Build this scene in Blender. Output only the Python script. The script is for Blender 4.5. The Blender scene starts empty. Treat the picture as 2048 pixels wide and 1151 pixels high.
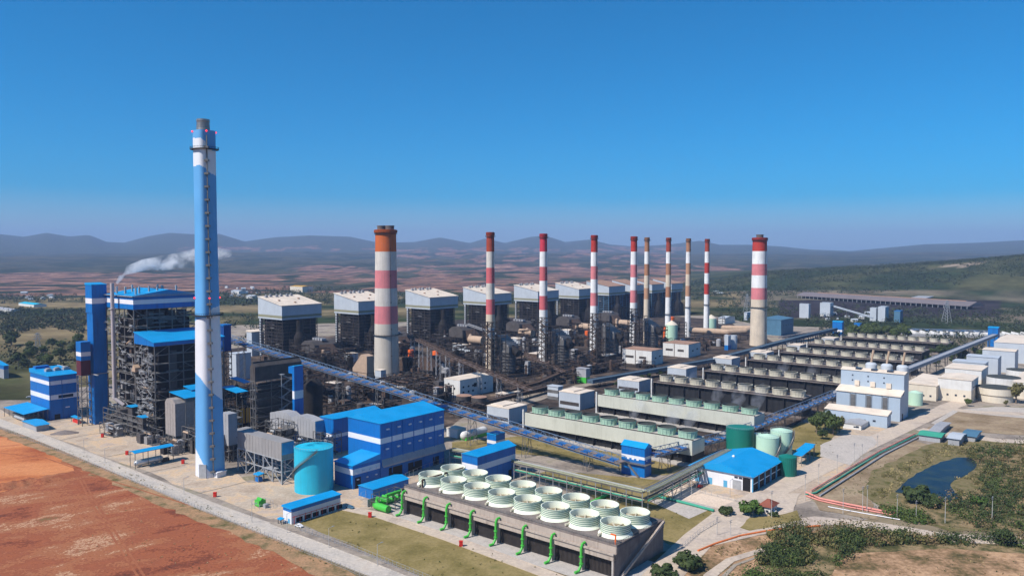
import bpy, math, random
from mathutils import Vector, Matrix
R = math.radians
rnd = random.Random(7)
sc = bpy.context.scene
C = sc.collection
# ---------------------------------------------------------------- camera, sky, sun, exposure
F, UH, CZ, PITCH = 1550.0, 503.0, 130.0, math.atan(72.5/1550.0)
cd = bpy.data.cameras.new('camera'); cam = bpy.data.objects.new('camera', cd); C.objects.link(cam)
cam.location = (0, 0, CZ); cam.rotation_euler = (R(90)-PITCH, 0, 0)
cd.sensor_width = 36; cd.lens = 36*F/2048; cd.clip_start = 1; cd.clip_end = 90000
sc.camera = cam
SUN_AZ, SUN_EL = 213.0, 48.0            # direction towards the sun, degrees from +X counter-clockwise
w = bpy.data.worlds.new('World'); sc.world = w; w.use_nodes = True
nt = w.node_tree; nt.nodes.clear()
sky = nt.nodes.new('ShaderNodeTexSky'); sky.sky_type = 'NISHITA'; sky.sun_disc = False
sky.sun_elevation = R(SUN_EL); sky.sun_rotation = R(90-SUN_AZ)
sky.altitude = 300; sky.air_density = 0.8; sky.dust_density = 1.0; sky.ozone_density = 6.0
hs = nt.nodes.new('ShaderNodeHueSaturation'); hs.inputs['Saturation'].default_value = 1.9
hs.inputs['Hue'].default_value = 0.493
bg = nt.nodes.new('ShaderNodeBackground'); bg.inputs[1].default_value = 0.113
wo = nt.nodes.new('ShaderNodeOutputWorld')
nt.links.new(sky.outputs[0], hs.inputs['Color']); nt.links.new(hs.outputs[0], bg.inputs[0]); nt.links.new(bg.outputs[0], wo.inputs[0])
sd = bpy.data.lights.new('sun', 'SUN'); sun = bpy.data.objects.new('sun', sd); C.objects.link(sun)
sd.energy = 5.0; sd.angle = R(0.5); sd.color = (1.0, 0.94, 0.86)
_sv = Vector((math.cos(R(SUN_AZ))*math.cos(R(SUN_EL)), math.sin(R(SUN_AZ))*math.cos(R(SUN_EL)), math.sin(R(SUN_EL))))
sun.rotation_euler = _sv.to_track_quat('Z', 'Y').to_euler()
sc.view_settings.view_transform = 'Standard'; sc.view_settings.look = 'None'
sc.view_settings.exposure = 0.30; sc.view_settings.gamma = 1.0
sc.cycles.max_bounces = 6; sc.cycles.diffuse_bounces = 3; sc.cycles.glossy_bounces = 2
sc.cycles.volume_bounces = 2; sc.cycles.transparent_max_bounces = 8
# ---------------------------------------------------------------- measuring helpers
cp, sp = math.cos(PITCH), math.sin(PITCH)
def ray(u, v):
    x, z = u-1024, -(v-575.5)
    return x, F*cp+z*sp, -F*sp+z*cp
def G(u, v, z=0.0):
    """ground point seen at photo pixel u, v"""
    dx, dy, dz = ray(u, v); t = (z-CZ)/dz
    return Vector((dx*t, dy*t, z))
def pix(p):
    x, y, z = p[0], p[1], p[2]-CZ
    d = y*cp - z*sp; h = y*sp + z*cp
    return 1024+F*x/d, 575.5-F*h/d
def zt(p, v):
    """height above point p that is seen at photo row v"""
    a = math.tan(math.atan((575.5-v)/F) - PITCH)
    # iterate: column of pixels is almost vertical
    lo, hi = -50.0, 900.0
    for _ in range(40):
        m = (lo+hi)/2
        if pix((p[0], p[1], m))[1] > v: lo = m
        else: hi = m
    return (lo+hi)/2
GA = R(-39.5)
EA = Vector((math.cos(GA), math.sin(GA), 0)); EB = Vector((-math.sin(GA), math.cos(GA), 0))
def along(p, d, u, z=0.0):
    lo, hi = 0.0, 2000.0
    s = 1 if pix(p+d*10)[0] > pix(p)[0] else -1
    for _ in range(45):
        m = (lo+hi)/2; q = p+d*m; q = Vector((q.x, q.y, z))
        if q.y < 5 or (pix(q)[0]-u)*s > 0: hi = m
        else: lo = m
    return (lo+hi)/2
def fit(uc, vc, uL, uR, vt, ang=None):
    """box whose nearest bottom corner is at (uc, vc): returns base centre, length, depth, height"""
    a, b = (EA, EB) if ang is None else (Vector((math.cos(R(ang)), math.sin(R(ang)), 0)), Vector((-math.sin(R(ang)), math.cos(R(ang)), 0)))
    p = G(uc, vc); H = zt(p, vt)
    La = along(Vector((p.x, p.y, H)), -a, uL, H); Lb = along(Vector((p.x, p.y, H)), b, uR, H)
    return p - a*(La/2) + b*(Lb/2), La, Lb, H
# ---------------------------------------------------------------- mesh builder
class MB:
    def __init__(s): s.v = []; s.f = []; s.m = []; s.s = []
    def add(s, vs, fs, mi=0, smooth=False):
        n = len(s.v); s.v.extend([tuple(p) for p in vs])
        for f in fs: s.f.append([n+i for i in f]); s.m.append(mi); s.s.append(smooth)
    def box(s, x0, x1, y0, y1, z0, z1, mi=0):
        s.add([(x0,y0,z0),(x1,y0,z0),(x1,y1,z0),(x0,y1,z0),(x0,y0,z1),(x1,y0,z1),(x1,y1,z1),(x0,y1,z1)],
              [(0,3,2,1),(4,5,6,7),(0,1,5,4),(1,2,6,5),(2,3,7,6),(3,0,4,7)], mi)
    def beam(s, p, q, w=0.3, mi=0, n=4, smooth=False):
        p, q = Vector(p), Vector(q); d = q-p
        if d.length < 1e-4: return
        d.normalize(); up = Vector((0,0,1)) if abs(d.z) < .9 else Vector((1,0,0))
        a = d.cross(up).normalized(); b = d.cross(a)
        vs = []
        for c in (p, q):
            for i in range(n):
                t = 2*math.pi*(i+.5)/n; vs.append(c + (a*math.cos(t)+b*math.sin(t))*(w*(.7071 if n == 4 else .5)))
        s.add(vs, [(i, (i+1)%n, n+(i+1)%n, n+i) for i in range(n)], mi, smooth)
        s.add(vs[:n], [tuple(range(n-1,-1,-1))], mi); s.add(vs[n:], [tuple(range(n))], mi)
    def tube(s, p, q, r, mi=0, n=10): s.beam(p, q, 2*r, mi, n, True)
    def pipe(s, pts, r, mi=0, n=10):
        for i in range(len(pts)-1): s.tube(pts[i], pts[i+1], r, mi, n)
        for p in pts[1:-1]: s.ball(p, r*1.02, mi, 8, 5)
    def ball(s, c, r, mi=0, n=10, k=6, sz=1.0):
        s.lathe([(r*math.sin(math.pi*i/k), c[2]-r*sz*math.cos(math.pi*i/k)) for i in range(k+1)], c[0], c[1], n, mi)
    def lathe(s, prof, cx=0, cy=0, n=24, mi=0, cap=False, mis=None):
        vs = []
        for r, z in prof:
            for i in range(n):
                t = 2*math.pi*i/n; vs.append((cx+r*math.cos(t), cy+r*math.sin(t), z))
        for k in range(len(prof)-1):
            base = len(s.v)
            s.add(vs[k*n:(k+2)*n], [(i, (i+1)%n, n+(i+1)%n, n+i) for i in range(n)], mis[k] if mis else mi, True)
        if cap:
            s.add(vs[-n:], [tuple(range(n))], mis[-1] if mis else mi)
            s.add(vs[:n], [tuple(range(n-1,-1,-1))], mis[0] if mis else mi)
    def prism(s, pts, y0, y1, mi=0, axis='y'):
        """polygon pts (a, z) extruded along the other axis"""
        n = len(pts)
        if axis == 'y': vs = [(a, y0, z) for a, z in pts]+[(a, y1, z) for a, z in pts]
        elif axis == 'x': vs = [(y0, a, z) for a, z in pts]+[(y1, a, z) for a, z in pts]
        else: vs = [(a, b, y0) for a, b in pts]+[(a, b, y1) for a, b in pts]
        s.add(vs, [tuple(range(n)), tuple(range(2*n-1, n-1, -1))]+[(i, n+i, n+(i+1)%n, (i+1)%n) for i in range(n)], mi)
    def lattice(s, x0, x1, y0, y1, z0, z1, nx, ny, nz, w=.5, inner=False, seed=1, diag=.35, floors=.0, mi=0):
        r = random.Random(seed)
        X = [x0+(x1-x0)*i/nx for i in range(nx+1)]; Y = [y0+(y1-y0)*i/ny for i in range(ny+1)]; Z = [z0+(z1-z0)*i/nz for i in range(nz+1)]
        for i, x in enumerate(X):
            for j, y in enumerate(Y):
                if inner or i in (0, nx) or j in (0, ny): s.beam((x,y,z0), (x,y,z1), w, mi)
        for z in Z[1:]:
            for j, y in enumerate(Y):
                if inner or j in (0, ny): s.beam((x0,y,z), (x1,y,z), w*.8, mi)
            for i, x in enumerate(X):
                if inner or i in (0, nx): s.beam((x,y0,z), (x,y1,z), w*.8, mi)
        for k in range(nz):
            for i in range(nx):
                for y in (y0, y1):
                    if r.random() < diag:
                        a, b = (Z[k], Z[k+1]) if r.random() < .5 else (Z[k+1], Z[k])
                        s.beam((X[i],y,a), (X[i+1],y,b), w*.55, mi)
            for j in range(ny):
                for x in (x0, x1):
                    if r.random() < diag:
                        a, b = (Z[k], Z[k+1]) if r.random() < .5 else (Z[k+1], Z[k])
                        s.beam((x,Y[j],a), (x,Y[j+1],b), w*.55, mi)
            if r.random() < floors:
                xa, xb = sorted((r.choice(X), r.choice(X)))
                if xb > xa: s.box(xa, xb, y0-.6, y0+(y1-y0)*.5, Z[k]-.12, Z[k]+.12, mi)
                ya, yb = sorted((r.choice(Y), r.choice(Y)))
                if yb > ya: s.box(x0+(x1-x0)*.5, x1+.6, ya, yb, Z[k]+.15, Z[k]+.35, mi)
    def build(s, name, mats, parent=None, loc=None, rz=None):
        me = bpy.data.meshes.new(name); me.from_pydata(s.v, [], s.f)
        if not isinstance(mats, (list, tuple)): mats = [mats]
        for m in mats: me.materials.append(m)
        me.polygons.foreach_set('material_index', s.m); me.polygons.foreach_set('use_smooth', s.s)
        me.update()
        o = bpy.data.objects.new(name, me); C.objects.link(o)
        if parent is not None: o.parent = parent
        if loc is not None: o.location = loc
        if rz is not None: o.rotation_euler = (0, 0, rz)
        return o
def tag(o, label, cat, group=None, kind=None):
    if label: o['label'] = label
    if cat: o['category'] = cat
    if group: o['group'] = group
    if kind: o['kind'] = kind
    return o
def thing(name, label, cat, loc=(0,0,0), rz=GA, group=None):
    o = bpy.data.objects.new(name, None); C.objects.link(o); o.empty_display_size = 1
    o.location = loc; o.rotation_euler = (0, 0, rz)
    return tag(o, label, cat, group)
def dup(root, loc, rz=None, label=None, scale=None):
    r = root.copy(); C.objects.link(r); r.location = loc
    if rz is not None: r.rotation_euler = (0, 0, rz)
    if label: r['label'] = label
    if scale: r.scale = scale if isinstance(scale, (tuple, list)) else (scale,)*3
    for ch in list(root.children):
        c = ch.copy(); C.objects.link(c); c.parent = r
        for g in list(ch.children):
            d = g.copy(); C.objects.link(d); d.parent = c
    return r
# ---------------------------------------------------------------- materials
def s2l(c): return tuple(((x/255+.055)/1.055)**2.4 if x/255 > .04045 else x/255/12.92 for x in c)
_mc = {}
def mat(name, col, rough=.6, var=.12, scale=.15, metal=0.0, dirt=0.0, dirtcol=(.10,.07,.05), streak=0.0, bump=0.0, corr=0.0, alpha=None, emit=None):
    if name in _mc: return _mc[name]
    m = bpy.data.materials.new(name); m.use_nodes = True; n = m.node_tree; b = n.nodes['Principled BSDF']; L = n.links
    geo = n.nodes.new('ShaderNodeNewGeometry')
    def noise(sc_, det=6, vec=None, ro=.6):
        t = n.nodes.new('ShaderNodeTexNoise'); t.inputs['Scale'].default_value = sc_; t.inputs['Detail'].default_value = det; t.inputs['Roughness'].default_value = ro
        L.new(vec or geo.outputs['Position'], t.inputs['Vector']); return t.outputs['Fac']
    def ramp(fac, a, b_):
        t = n.nodes.new('ShaderNodeMapRange'); t.inputs['From Min'].default_value = a; t.inputs['From Max'].default_value = b_; L.new(fac, t.inputs['Value']); return t.outputs[0]
    def mix(fac, a, b_):
        t = n.nodes.new('ShaderNodeMix'); t.data_type = 'RGBA'
        if hasattr(fac, 'links'): L.new(fac, t.inputs['Factor'])
        else: t.inputs['Factor'].default_value = fac
        for sock, val in ((t.inputs[6], a), (t.inputs[7], b_)):
            if hasattr(val, 'links'): L.new(val, sock)
            else: sock.default_value = (*val, 1)
        return t.outputs[2]
    lo = tuple(max(0, c*(1-var)) for c in col); hi = tuple(min(1, c*(1+var)) for c in col)
    out = mix(ramp(noise(scale), .3, .7), lo, hi)
    if streak or dirt or corr:
        mp = n.nodes.new('ShaderNodeMapping'); mp.inputs['Scale'].default_value = (1.0, 1.0, .06); L.new(geo.outputs['Position'], mp.inputs['Vector'])
    if streak:
        f = ramp(noise(.7, 5, mp.outputs[0]), .5, .75)
        mm = n.nodes.new('ShaderNodeMath'); mm.operation = 'MULTIPLY'; mm.inputs[1].default_value = streak; L.new(f, mm.inputs[0])
        out = mix(mm.outputs[0], out, dirtcol)
    if dirt:
        f = ramp(noise(.12, 8, None, .7), .5, .68)
        mm = n.nodes.new('ShaderNodeMath'); mm.operation = 'MULTIPLY'; mm.inputs[1].default_value = dirt; L.new(f, mm.inputs[0])
        out = mix(mm.outputs[0], out, dirtcol)
    L.new(out, b.inputs['Base Color'])
    b.inputs['Roughness'].default_value = rough; b.inputs['Metallic'].default_value = metal
    if rough < .5: b.inputs['Specular IOR Level'].default_value = .4
    else: b.inputs['Specular IOR Level'].default_value = .2
    if bump or corr:
        bp = n.nodes.new('ShaderNodeBump'); bp.inputs['Strength'].default_value = bump or .25; bp.inputs['Distance'].default_value = .3
        L.new(noise(1.3 if bump else 3.0, 4, None if bump else mp.outputs[0]), bp.inputs['Height']); L.new(bp.outputs[0], b.inputs['Normal'])
    if emit:
        b.inputs['Emission Color'].default_value = (*col, 1); b.inputs['Emission Strength'].default_value = emit
    _mc[name] = m
    return m
M = dict(
 blue=mat('blue_cladding', (.001,.14,.44), .45, .14, .12, streak=.5, dirt=.22, dirtcol=(.015,.05,.13), corr=.4),
 blueroof=mat('blue_roof_sheet', (.001,.27,.58), .45, .14, .12, dirt=.28, streak=.2, dirtcol=(.04,.2,.36)),
 white=mat('white_cladding', (.68,.68,.70), .5, .05, .1, streak=.12, dirtcol=(.35,.35,.37)),
 silver=mat('pale_blue_cladding', (.43,.465,.50), .5, .07, .1, streak=.25, dirtcol=(.28,.30,.33), corr=.2),
 silverd=mat('grey_cladding', (.33,.33,.34), .5, .10, .1, streak=.3, dirtcol=(.12,.11,.10), corr=.2),
 esp=mat('insulated_grey_casing', (.27,.26,.255), .55, .12, .1, streak=.4, dirtcol=(.13,.12,.11)),
 creamroof=mat('cream_roof_sheet', (.66,.56,.45), .7, .12, .08, dirt=.3, dirtcol=(.40,.31,.23)),
 brownroof=mat('rusty_roof_sheet', (.33,.20,.14), .8, .15, .1, dirt=.5, dirtcol=(.16,.09,.06)),
 olive=mat('olive_band', (.24,.23,.15), .6, .08),
 steel=mat('grey_steel', (.16,.155,.15), .5, .25, .4, metal=.2, dirt=.5, dirtcol=(.07,.05,.04)),
 steell=mat('pale_steel', (.36,.37,.38), .5, .15, .4, metal=.2),
 dsteel=mat('dark_steel', (.040,.034,.032), .7, .3, .4, dirt=.4, dirtcol=(.065,.042,.03)),
 black=mat('soot_and_shade_casing', (.016,.014,.014), .8, .3, .3, dirt=.5, dirtcol=(.04,.03,.025)),  # soot colour, also used to paint the shade in the boiler house frames
 soot=mat('soot_grey_casing', (.075,.066,.062), .7, .25, .2, dirt=.5, streak=.5, dirtcol=(.05,.042,.04)),
 rust=mat('rusted_brown_steel', (.085,.055,.04), .8, .25, .3, dirt=.5, dirtcol=(.08,.05,.035)),
 tan=mat('tan_lagging', (.42,.30,.21), .7, .12, .2, streak=.4, dirtcol=(.22,.15,.10)),
 conc=mat('weathered_concrete', (.42,.39,.35), .9, .12, .1, dirt=.3, streak=.35, dirtcol=(.22,.19,.16), bump=.2),
 concd=mat('stained_concrete', (.19,.16,.145), .9, .2, .15, dirt=.6, streak=.5, dirtcol=(.08,.06,.055), bump=.3),
 concp=mat('pinkish_concrete', (.43,.36,.30), .9, .15, .12, dirt=.6, streak=.5, dirtcol=(.16,.12,.10), bump=.3),
 cream=mat('cream_wall', (.62,.55,.44), .8, .08, .1, streak=.3, dirtcol=(.38,.29,.19)),
 offwhite=mat('off_white_wall', (.62,.61,.58), .8, .06, .1, streak=.35, dirt=.2, dirtcol=(.36,.32,.28)),
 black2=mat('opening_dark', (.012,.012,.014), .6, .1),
 louvre=mat('dark_louvre', (.06,.05,.045), .8, .2, .5, streak=.3, dirtcol=(.02,.02,.02)),
 fan=mat('pale_green_fibreglass', (.78,.81,.66), .5, .05, .2),
 fand=mat('fan_rib_green', (.14,.24,.17), .6, .1),
 fang=mat('green_fan_shroud', (.34,.50,.38), .55, .08, .2, streak=.35, dirtcol=(.50,.66,.52)),
 fanc=mat('cream_fan_shroud', (.50,.46,.36), .7, .12, .3, streak=.4, dirtcol=(.28,.25,.2)),
 fandark=mat('fan_shroud_inside', (.05,.055,.05), .8, .1),
 turq=mat('turquoise_paint', (.015,.42,.58), .45, .10, .12, streak=.45, dirt=.1, dirtcol=(.04,.28,.38)),
 green=mat('bright_green_pipe', (.06,.42,.05), .4, .08),
 dgreen=mat('dark_green_tank', (.006,.16,.12), .45, .08, .1, streak=.2, dirtcol=(.01,.1,.08)),
 lgreen=mat('pale_green_tank', (.46,.66,.50), .45, .06, .1, streak=.15, dirtcol=(.35,.5,.38)),
 yellow=mat('yellow_panel', (.50,.27,.02), .6, .12),
 orange=mat('orange_paint', (.75,.13,.02), .5, .1),
 red=mat('red_paint', (.55,.03,.02), .5, .1),
 pink=mat('pink_pipe_paint', (.62,.25,.20), .6, .12),
 pgreen=mat('green_pipe_paint', (.05,.30,.20), .6, .12),
 roofred=mat('red_brown_tiles', (.22,.07,.045), .8, .15),
 glass=mat('window_glass', (.03,.04,.06), .2, .1),
 belt=mat('conveyor_roof_sheet', (.22,.17,.15), .7, .2, .5),
 trussb=mat('blue_truss_paint', (.13,.19,.27), .5, .15, .6),
 pblue=mat('pale_blue_box', (.10,.35,.55), .5, .1),
 dblue=mat('slate_blue_cladding', (.07,.16,.24), .6, .1, streak=.3, dirtcol=(.04,.09,.13)),
 pole=mat('pole_concrete', (.45,.43,.40), .8, .1),
 carw=mat('white_car_paint', (.75,.75,.75), .3, .03),
 tyre=mat('rubber', (.02,.02,.02), .8, .1),
 chim=mat('chimney_concrete', (.50,.45,.38), .85, .10, .08, streak=.35, dirtcol=(.33,.28,.23)),
)
def paint(name, col, st=.55): return mat(name, col, .75, .10, .10, streak=st, dirt=.25, dirtcol=tuple(c*.5+.06 for c in col))
# ---------------------------------------------------------------- terrain
from mathutils import noise as N
from mathutils.geometry import tessellate_polygon
def lerp(tab, x):
    if x <= tab[0][0]: return tab[0][1]
    for (a, b), (c, d) in zip(tab, tab[1:]):
        if x <= c: return b+(d-b)*(x-a)/(c-a)
    return tab[-1][1]
def sst(x): x = max(0, min(1, x)); return x*x*(3-2*x)
RIDGE = [(-1500,480),(-600,470),(-200,480),(0,474),(50,478),(95,471),(140,477),(180,474),(215,486),(250,487),(300,475),(340,469),(385,471),(440,470),(490,484),(550,476),(620,472),(700,474),(760,486),(830,484),(880,475),(940,486),(970,477),(1010,486),(1060,474),(1090,471),(1130,484),(1180,479),(1220,489),(1270,493),(1340,489),(1400,482),(1440,490),(1500,490),(1560,493),(1620,499),(1700,502),(1760,497),(1850,490),(1950,488),(2048,484),(2500,488),(3500,480)]
HILL = [(1330,0),(1420,14),(1530,46),(1640,58),(1700,66),(1760,70),(1850,84),(1950,99),(2048,114),(2300,125),(3000,120)]
def fb(x, y, s, seed=0, o=4): return N.fractal(Vector((x*s+seed*7.3, y*s+seed*3.1, seed*1.7)), 1.0, 2.0, o)
def height(x, y):
    D = math.hypot(x, y)
    if y < 50 or D < 1500: return 0.0
    u = 1024+F*x/y; v = UH+CZ*F/y
    h = 0.0
    if D > 4200:
        k = sst((D-4200)/6500); h += k*(105+25*fb(x, y, .0006, 1)) + 14*sst((D-4200)/1500)*fb(x, y, .0016, 4)
        h += 10*sst((u-500)/120)*sst((1500-u)/120)*fb(x, y, .0011, 9)*sst((D-4500)/1500)
    if D > 10500:
        vr = lerp(RIDGE, u); Rz = CZ+(UH-vr)/F*16000
        k = sst((D-10500)/5500); k2 = 1-.75*sst((D-16300)/6000)
        h = h*(1-k)+ (Rz*k)*k2 + 16*k*k2*(fb(x, y, .0008, 3)-.6)*(1-sst((D-13500)/2500))
    if 2150 < D < 6500 and u > 1300:
        k = sst((D-2250)/850)*(1-sst((D-3300)/2600)*.9)
        h = max(h, lerp(HILL, u)*k*(1+.12*fb(x, y, .003, 5)*(k < .97)))
    return h
FOREST, MINE, FIELD, DIRT = (.026,.040,.018), (.40,.19,.11), (.20,.155,.085), (.13,.105,.085)
def mixc(a, b, t): t = max(0, min(1, t)); return tuple(p+(q-p)*t for p, q in zip(a, b))
MM = [0.0]
def cover(x, y, h):
    MM[0] = 0.0
    D = math.hypot(x, y)
    if y < 50: return FIELD
    u = 1024+F*x/y; v = UH+(CZ-h)*F/y
    n1 = fb(x, y, .0012, 11, 6); n2 = fb(x, y, .004, 12, 5); n3 = fb(x, y*.35, .0042, 13, 6)
    c = FOREST
    if D < 1250:
        c = DIRT if -900 < x < 900 and 380+max(0,-x*.3) < y else FIELD
        c = mixc(c, (.24,.20,.15), .5+n2*.8) if D > 900 or u > 1400 else c
        if u < 330 and v > 590: c = mixc(FIELD, (.06,.065,.03), .5+n2*1.6)
        return c
    if D < 2500:
        c = mixc(FIELD, FOREST, .55+n2*1.8)
        if u > 1480: c = mixc((.17,.14,.10), FOREST, .6+n2*1.6)
        if 1560 < u < 2000 and 600 < v < 635: c = (.035,.03,.035)
        return c
    if u > 1380 and D < 5200:
        c = mixc(FOREST, (.075,.075,.035), .35+n2*1.6)
        c = mixc(c, (.34,.27,.21), (fb(x, y, .0045, 31, 4)-.42)*8*sst((u-1750)/150))
        return c
    # mine pits
    wv = v+6*n1+3*fb(x, y, .003, 17)
    band = lambda lo, hi, soft: sst((wv-lo)/soft+.5)*sst((hi-wv)/soft+.5)
    L_ = sst((700-u)/260+.0); C_ = sst((u-520)/160)*sst((1640-u)/240)
    m = L_*band(546, 592, 7)*(.9+n2*1.2)
    m = max(m, C_*band(530, 588, 12)*(.62+n3*1.6))
    m = max(m, sst((u-330)/60)*sst((1500-u)/200)*band(494.5, 500.5, 2.5)*(.55+n3*1.6))
    m = max(m, sst((u-720)/80)*sst((1400-u)/80)*band(496, 524, 9)*(.15+n3*2.2))
    m = max(m, sst((u-560)/60)*sst((800-u)/90)*band(530, 545, 5)*(n2*3))
    mc = mixc(MINE, (.26,.13,.10), .5+n2*1.6); mc = mixc(mc, (.58,.40,.28), (fb(x, y, .006, 15, 3)-.22)*4)
    mc = mixc(mc, (.11,.08,.085), (fb(x, y*.5, .003, 16, 4)-.05)*3)
    c = mixc((.022,.034,.022), (.075,.07,.045), .45+n2*1.3); MM[0] = max(0, min(1, m))
    if D > 10500: c = mixc(c, (.045,.055,.035), sst((D-10500)/1500))
    return c
az = [R(a) for a in range(-180, -50, 6)]+[R(-50+100*i/460) for i in range(461)]+[R(a) for a in range(55, 180, 6)]
rr = [0]; d = 60.0
while d < 30000: rr.append(d); d *= 1.045 if d < 1400 else 1.0165
vs = [(0,0,0)]; cols = [FIELD]; mns = [0.0]
for r_ in rr[1:]:
    for a in az:
        x, y = r_*math.sin(a), r_*math.cos(a); h = height(x, y); vs.append((x, y, h)); cols.append(cover(x, y, h)); mns.append(MM[0])
na = len(az); fs = [(0, 1+(i+1)%na, 1+i) for i in range(na)]
for k in range(len(rr)-2):
    for i in range(na):
        j = (i+1)%na; fs.append((1+k*na+i, 1+k*na+j, 1+(k+1)*na+j, 1+(k+1)*na+i))
me = bpy.data.meshes.new('terrain'); me.from_pydata(vs, [], fs); me.polygons.foreach_set('use_smooth', [True]*len(fs))
ca = me.color_attributes.new('landcover', 'FLOAT_COLOR', 'POINT')
ca.data.foreach_set('color', [q for c, k in zip(cols, mns) for q in (*c, k)])
m = bpy.data.materials.new('land'); m.use_nodes = True; n_ = m.node_tree; b_ = n_.nodes['Principled BSDF']; b_.inputs['Roughness'].default_value = 1; b_.inputs['Specular IOR Level'].default_value = 0
at = n_.nodes.new('ShaderNodeVertexColor'); at.layer_name = 'landcover'
ge = n_.nodes.new('ShaderNodeNewGeometry')
def nz(s, det, ge=ge, n_=n_):
    t = n_.nodes.new('ShaderNodeTexNoise'); t.inputs['Scale'].default_value = s; t.inputs['Detail'].default_value = det; t.inputs['Roughness'].default_value = .7; n_.links.new(ge.outputs['Position'], t.inputs['Vector']); return t.outputs['Fac']
mr = n_.nodes.new('ShaderNodeMapRange'); mr.inputs['From Min'].default_value = .3; mr.inputs['From Max'].default_value = .7; mr.inputs['To Min'].default_value = .42; mr.inputs['To Max'].default_value = 1.5
n_.links.new(nz(.012, 12), mr.inputs['Value'])
mx = n_.nodes.new('ShaderNodeMix'); mx.data_type = 'RGBA'; mx.blend_type = 'MULTIPLY'; mx.inputs['Factor'].default_value = 1
cb = n_.nodes.new('ShaderNodeCombineColor')
for i in range(3): n_.links.new(mr.outputs[0], cb.inputs[i])
tm = n_.nodes.new('ShaderNodeTexNoise'); tm.inputs['Scale'].default_value = .0055; tm.inputs['Detail'].default_value = 14; tm.inputs['Roughness'].default_value = .68; tm.inputs['Distortion'].default_value = .5; n_.links.new(ge.outputs['Position'], tm.inputs['Vector'])
rm = n_.nodes.new('ShaderNodeValToRGB'); el = rm.color_ramp.elements; el[0].position = .36; el[0].color = (.045,.04,.04,1); el[1].position = .72; el[1].color = (.46,.33,.25,1)
for p_, c_ in ((.43,(.085,.06,.055)),(.48,(.17,.095,.07)),(.525,(.27,.145,.10)),(.56,(.12,.075,.065)),(.60,(.32,.18,.125))):
    e_ = el.new(p_); e_.color = (*c_, 1)
n_.links.new(tm.outputs['Fac'], rm.inputs[0])
ms = n_.nodes.new('ShaderNodeMapRange'); ms.inputs['From Min'].default_value = -.12; ms.inputs['From Max'].default_value = .12
sb = n_.nodes.new('ShaderNodeMath'); sb.operation = 'ADD'; n2_ = n_.nodes.new('ShaderNodeMath'); n2_.operation = 'MULTIPLY_ADD'; n2_.inputs[1].default_value = 1.6; n2_.inputs[2].default_value = -1.3
n_.links.new(nz(.006, 12), n2_.inputs[0]); n_.links.new(at.outputs['Alpha'], sb.inputs[0]); n_.links.new(n2_.outputs[0], sb.inputs[1]); n_.links.new(sb.outputs[0], ms.inputs['Value'])
mm_ = n_.nodes.new('ShaderNodeMix'); mm_.data_type = 'RGBA'; n_.links.new(ms.outputs[0], mm_.inputs['Factor']); n_.links.new(at.outputs['Color'], mm_.inputs[6]); n_.links.new(rm.outputs[0], mm_.inputs[7])
n_.links.new(mm_.outputs[2], mx.inputs[6]); n_.links.new(cb.outputs[0], mx.inputs[7]); n_.links.new(mx.outputs[2], b_.inputs['Base Color'])
me.materials.append(m); terr = bpy.data.objects.new('terrain', me); C.objects.link(terr); tag(terr, None, None, kind='structure')
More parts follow.
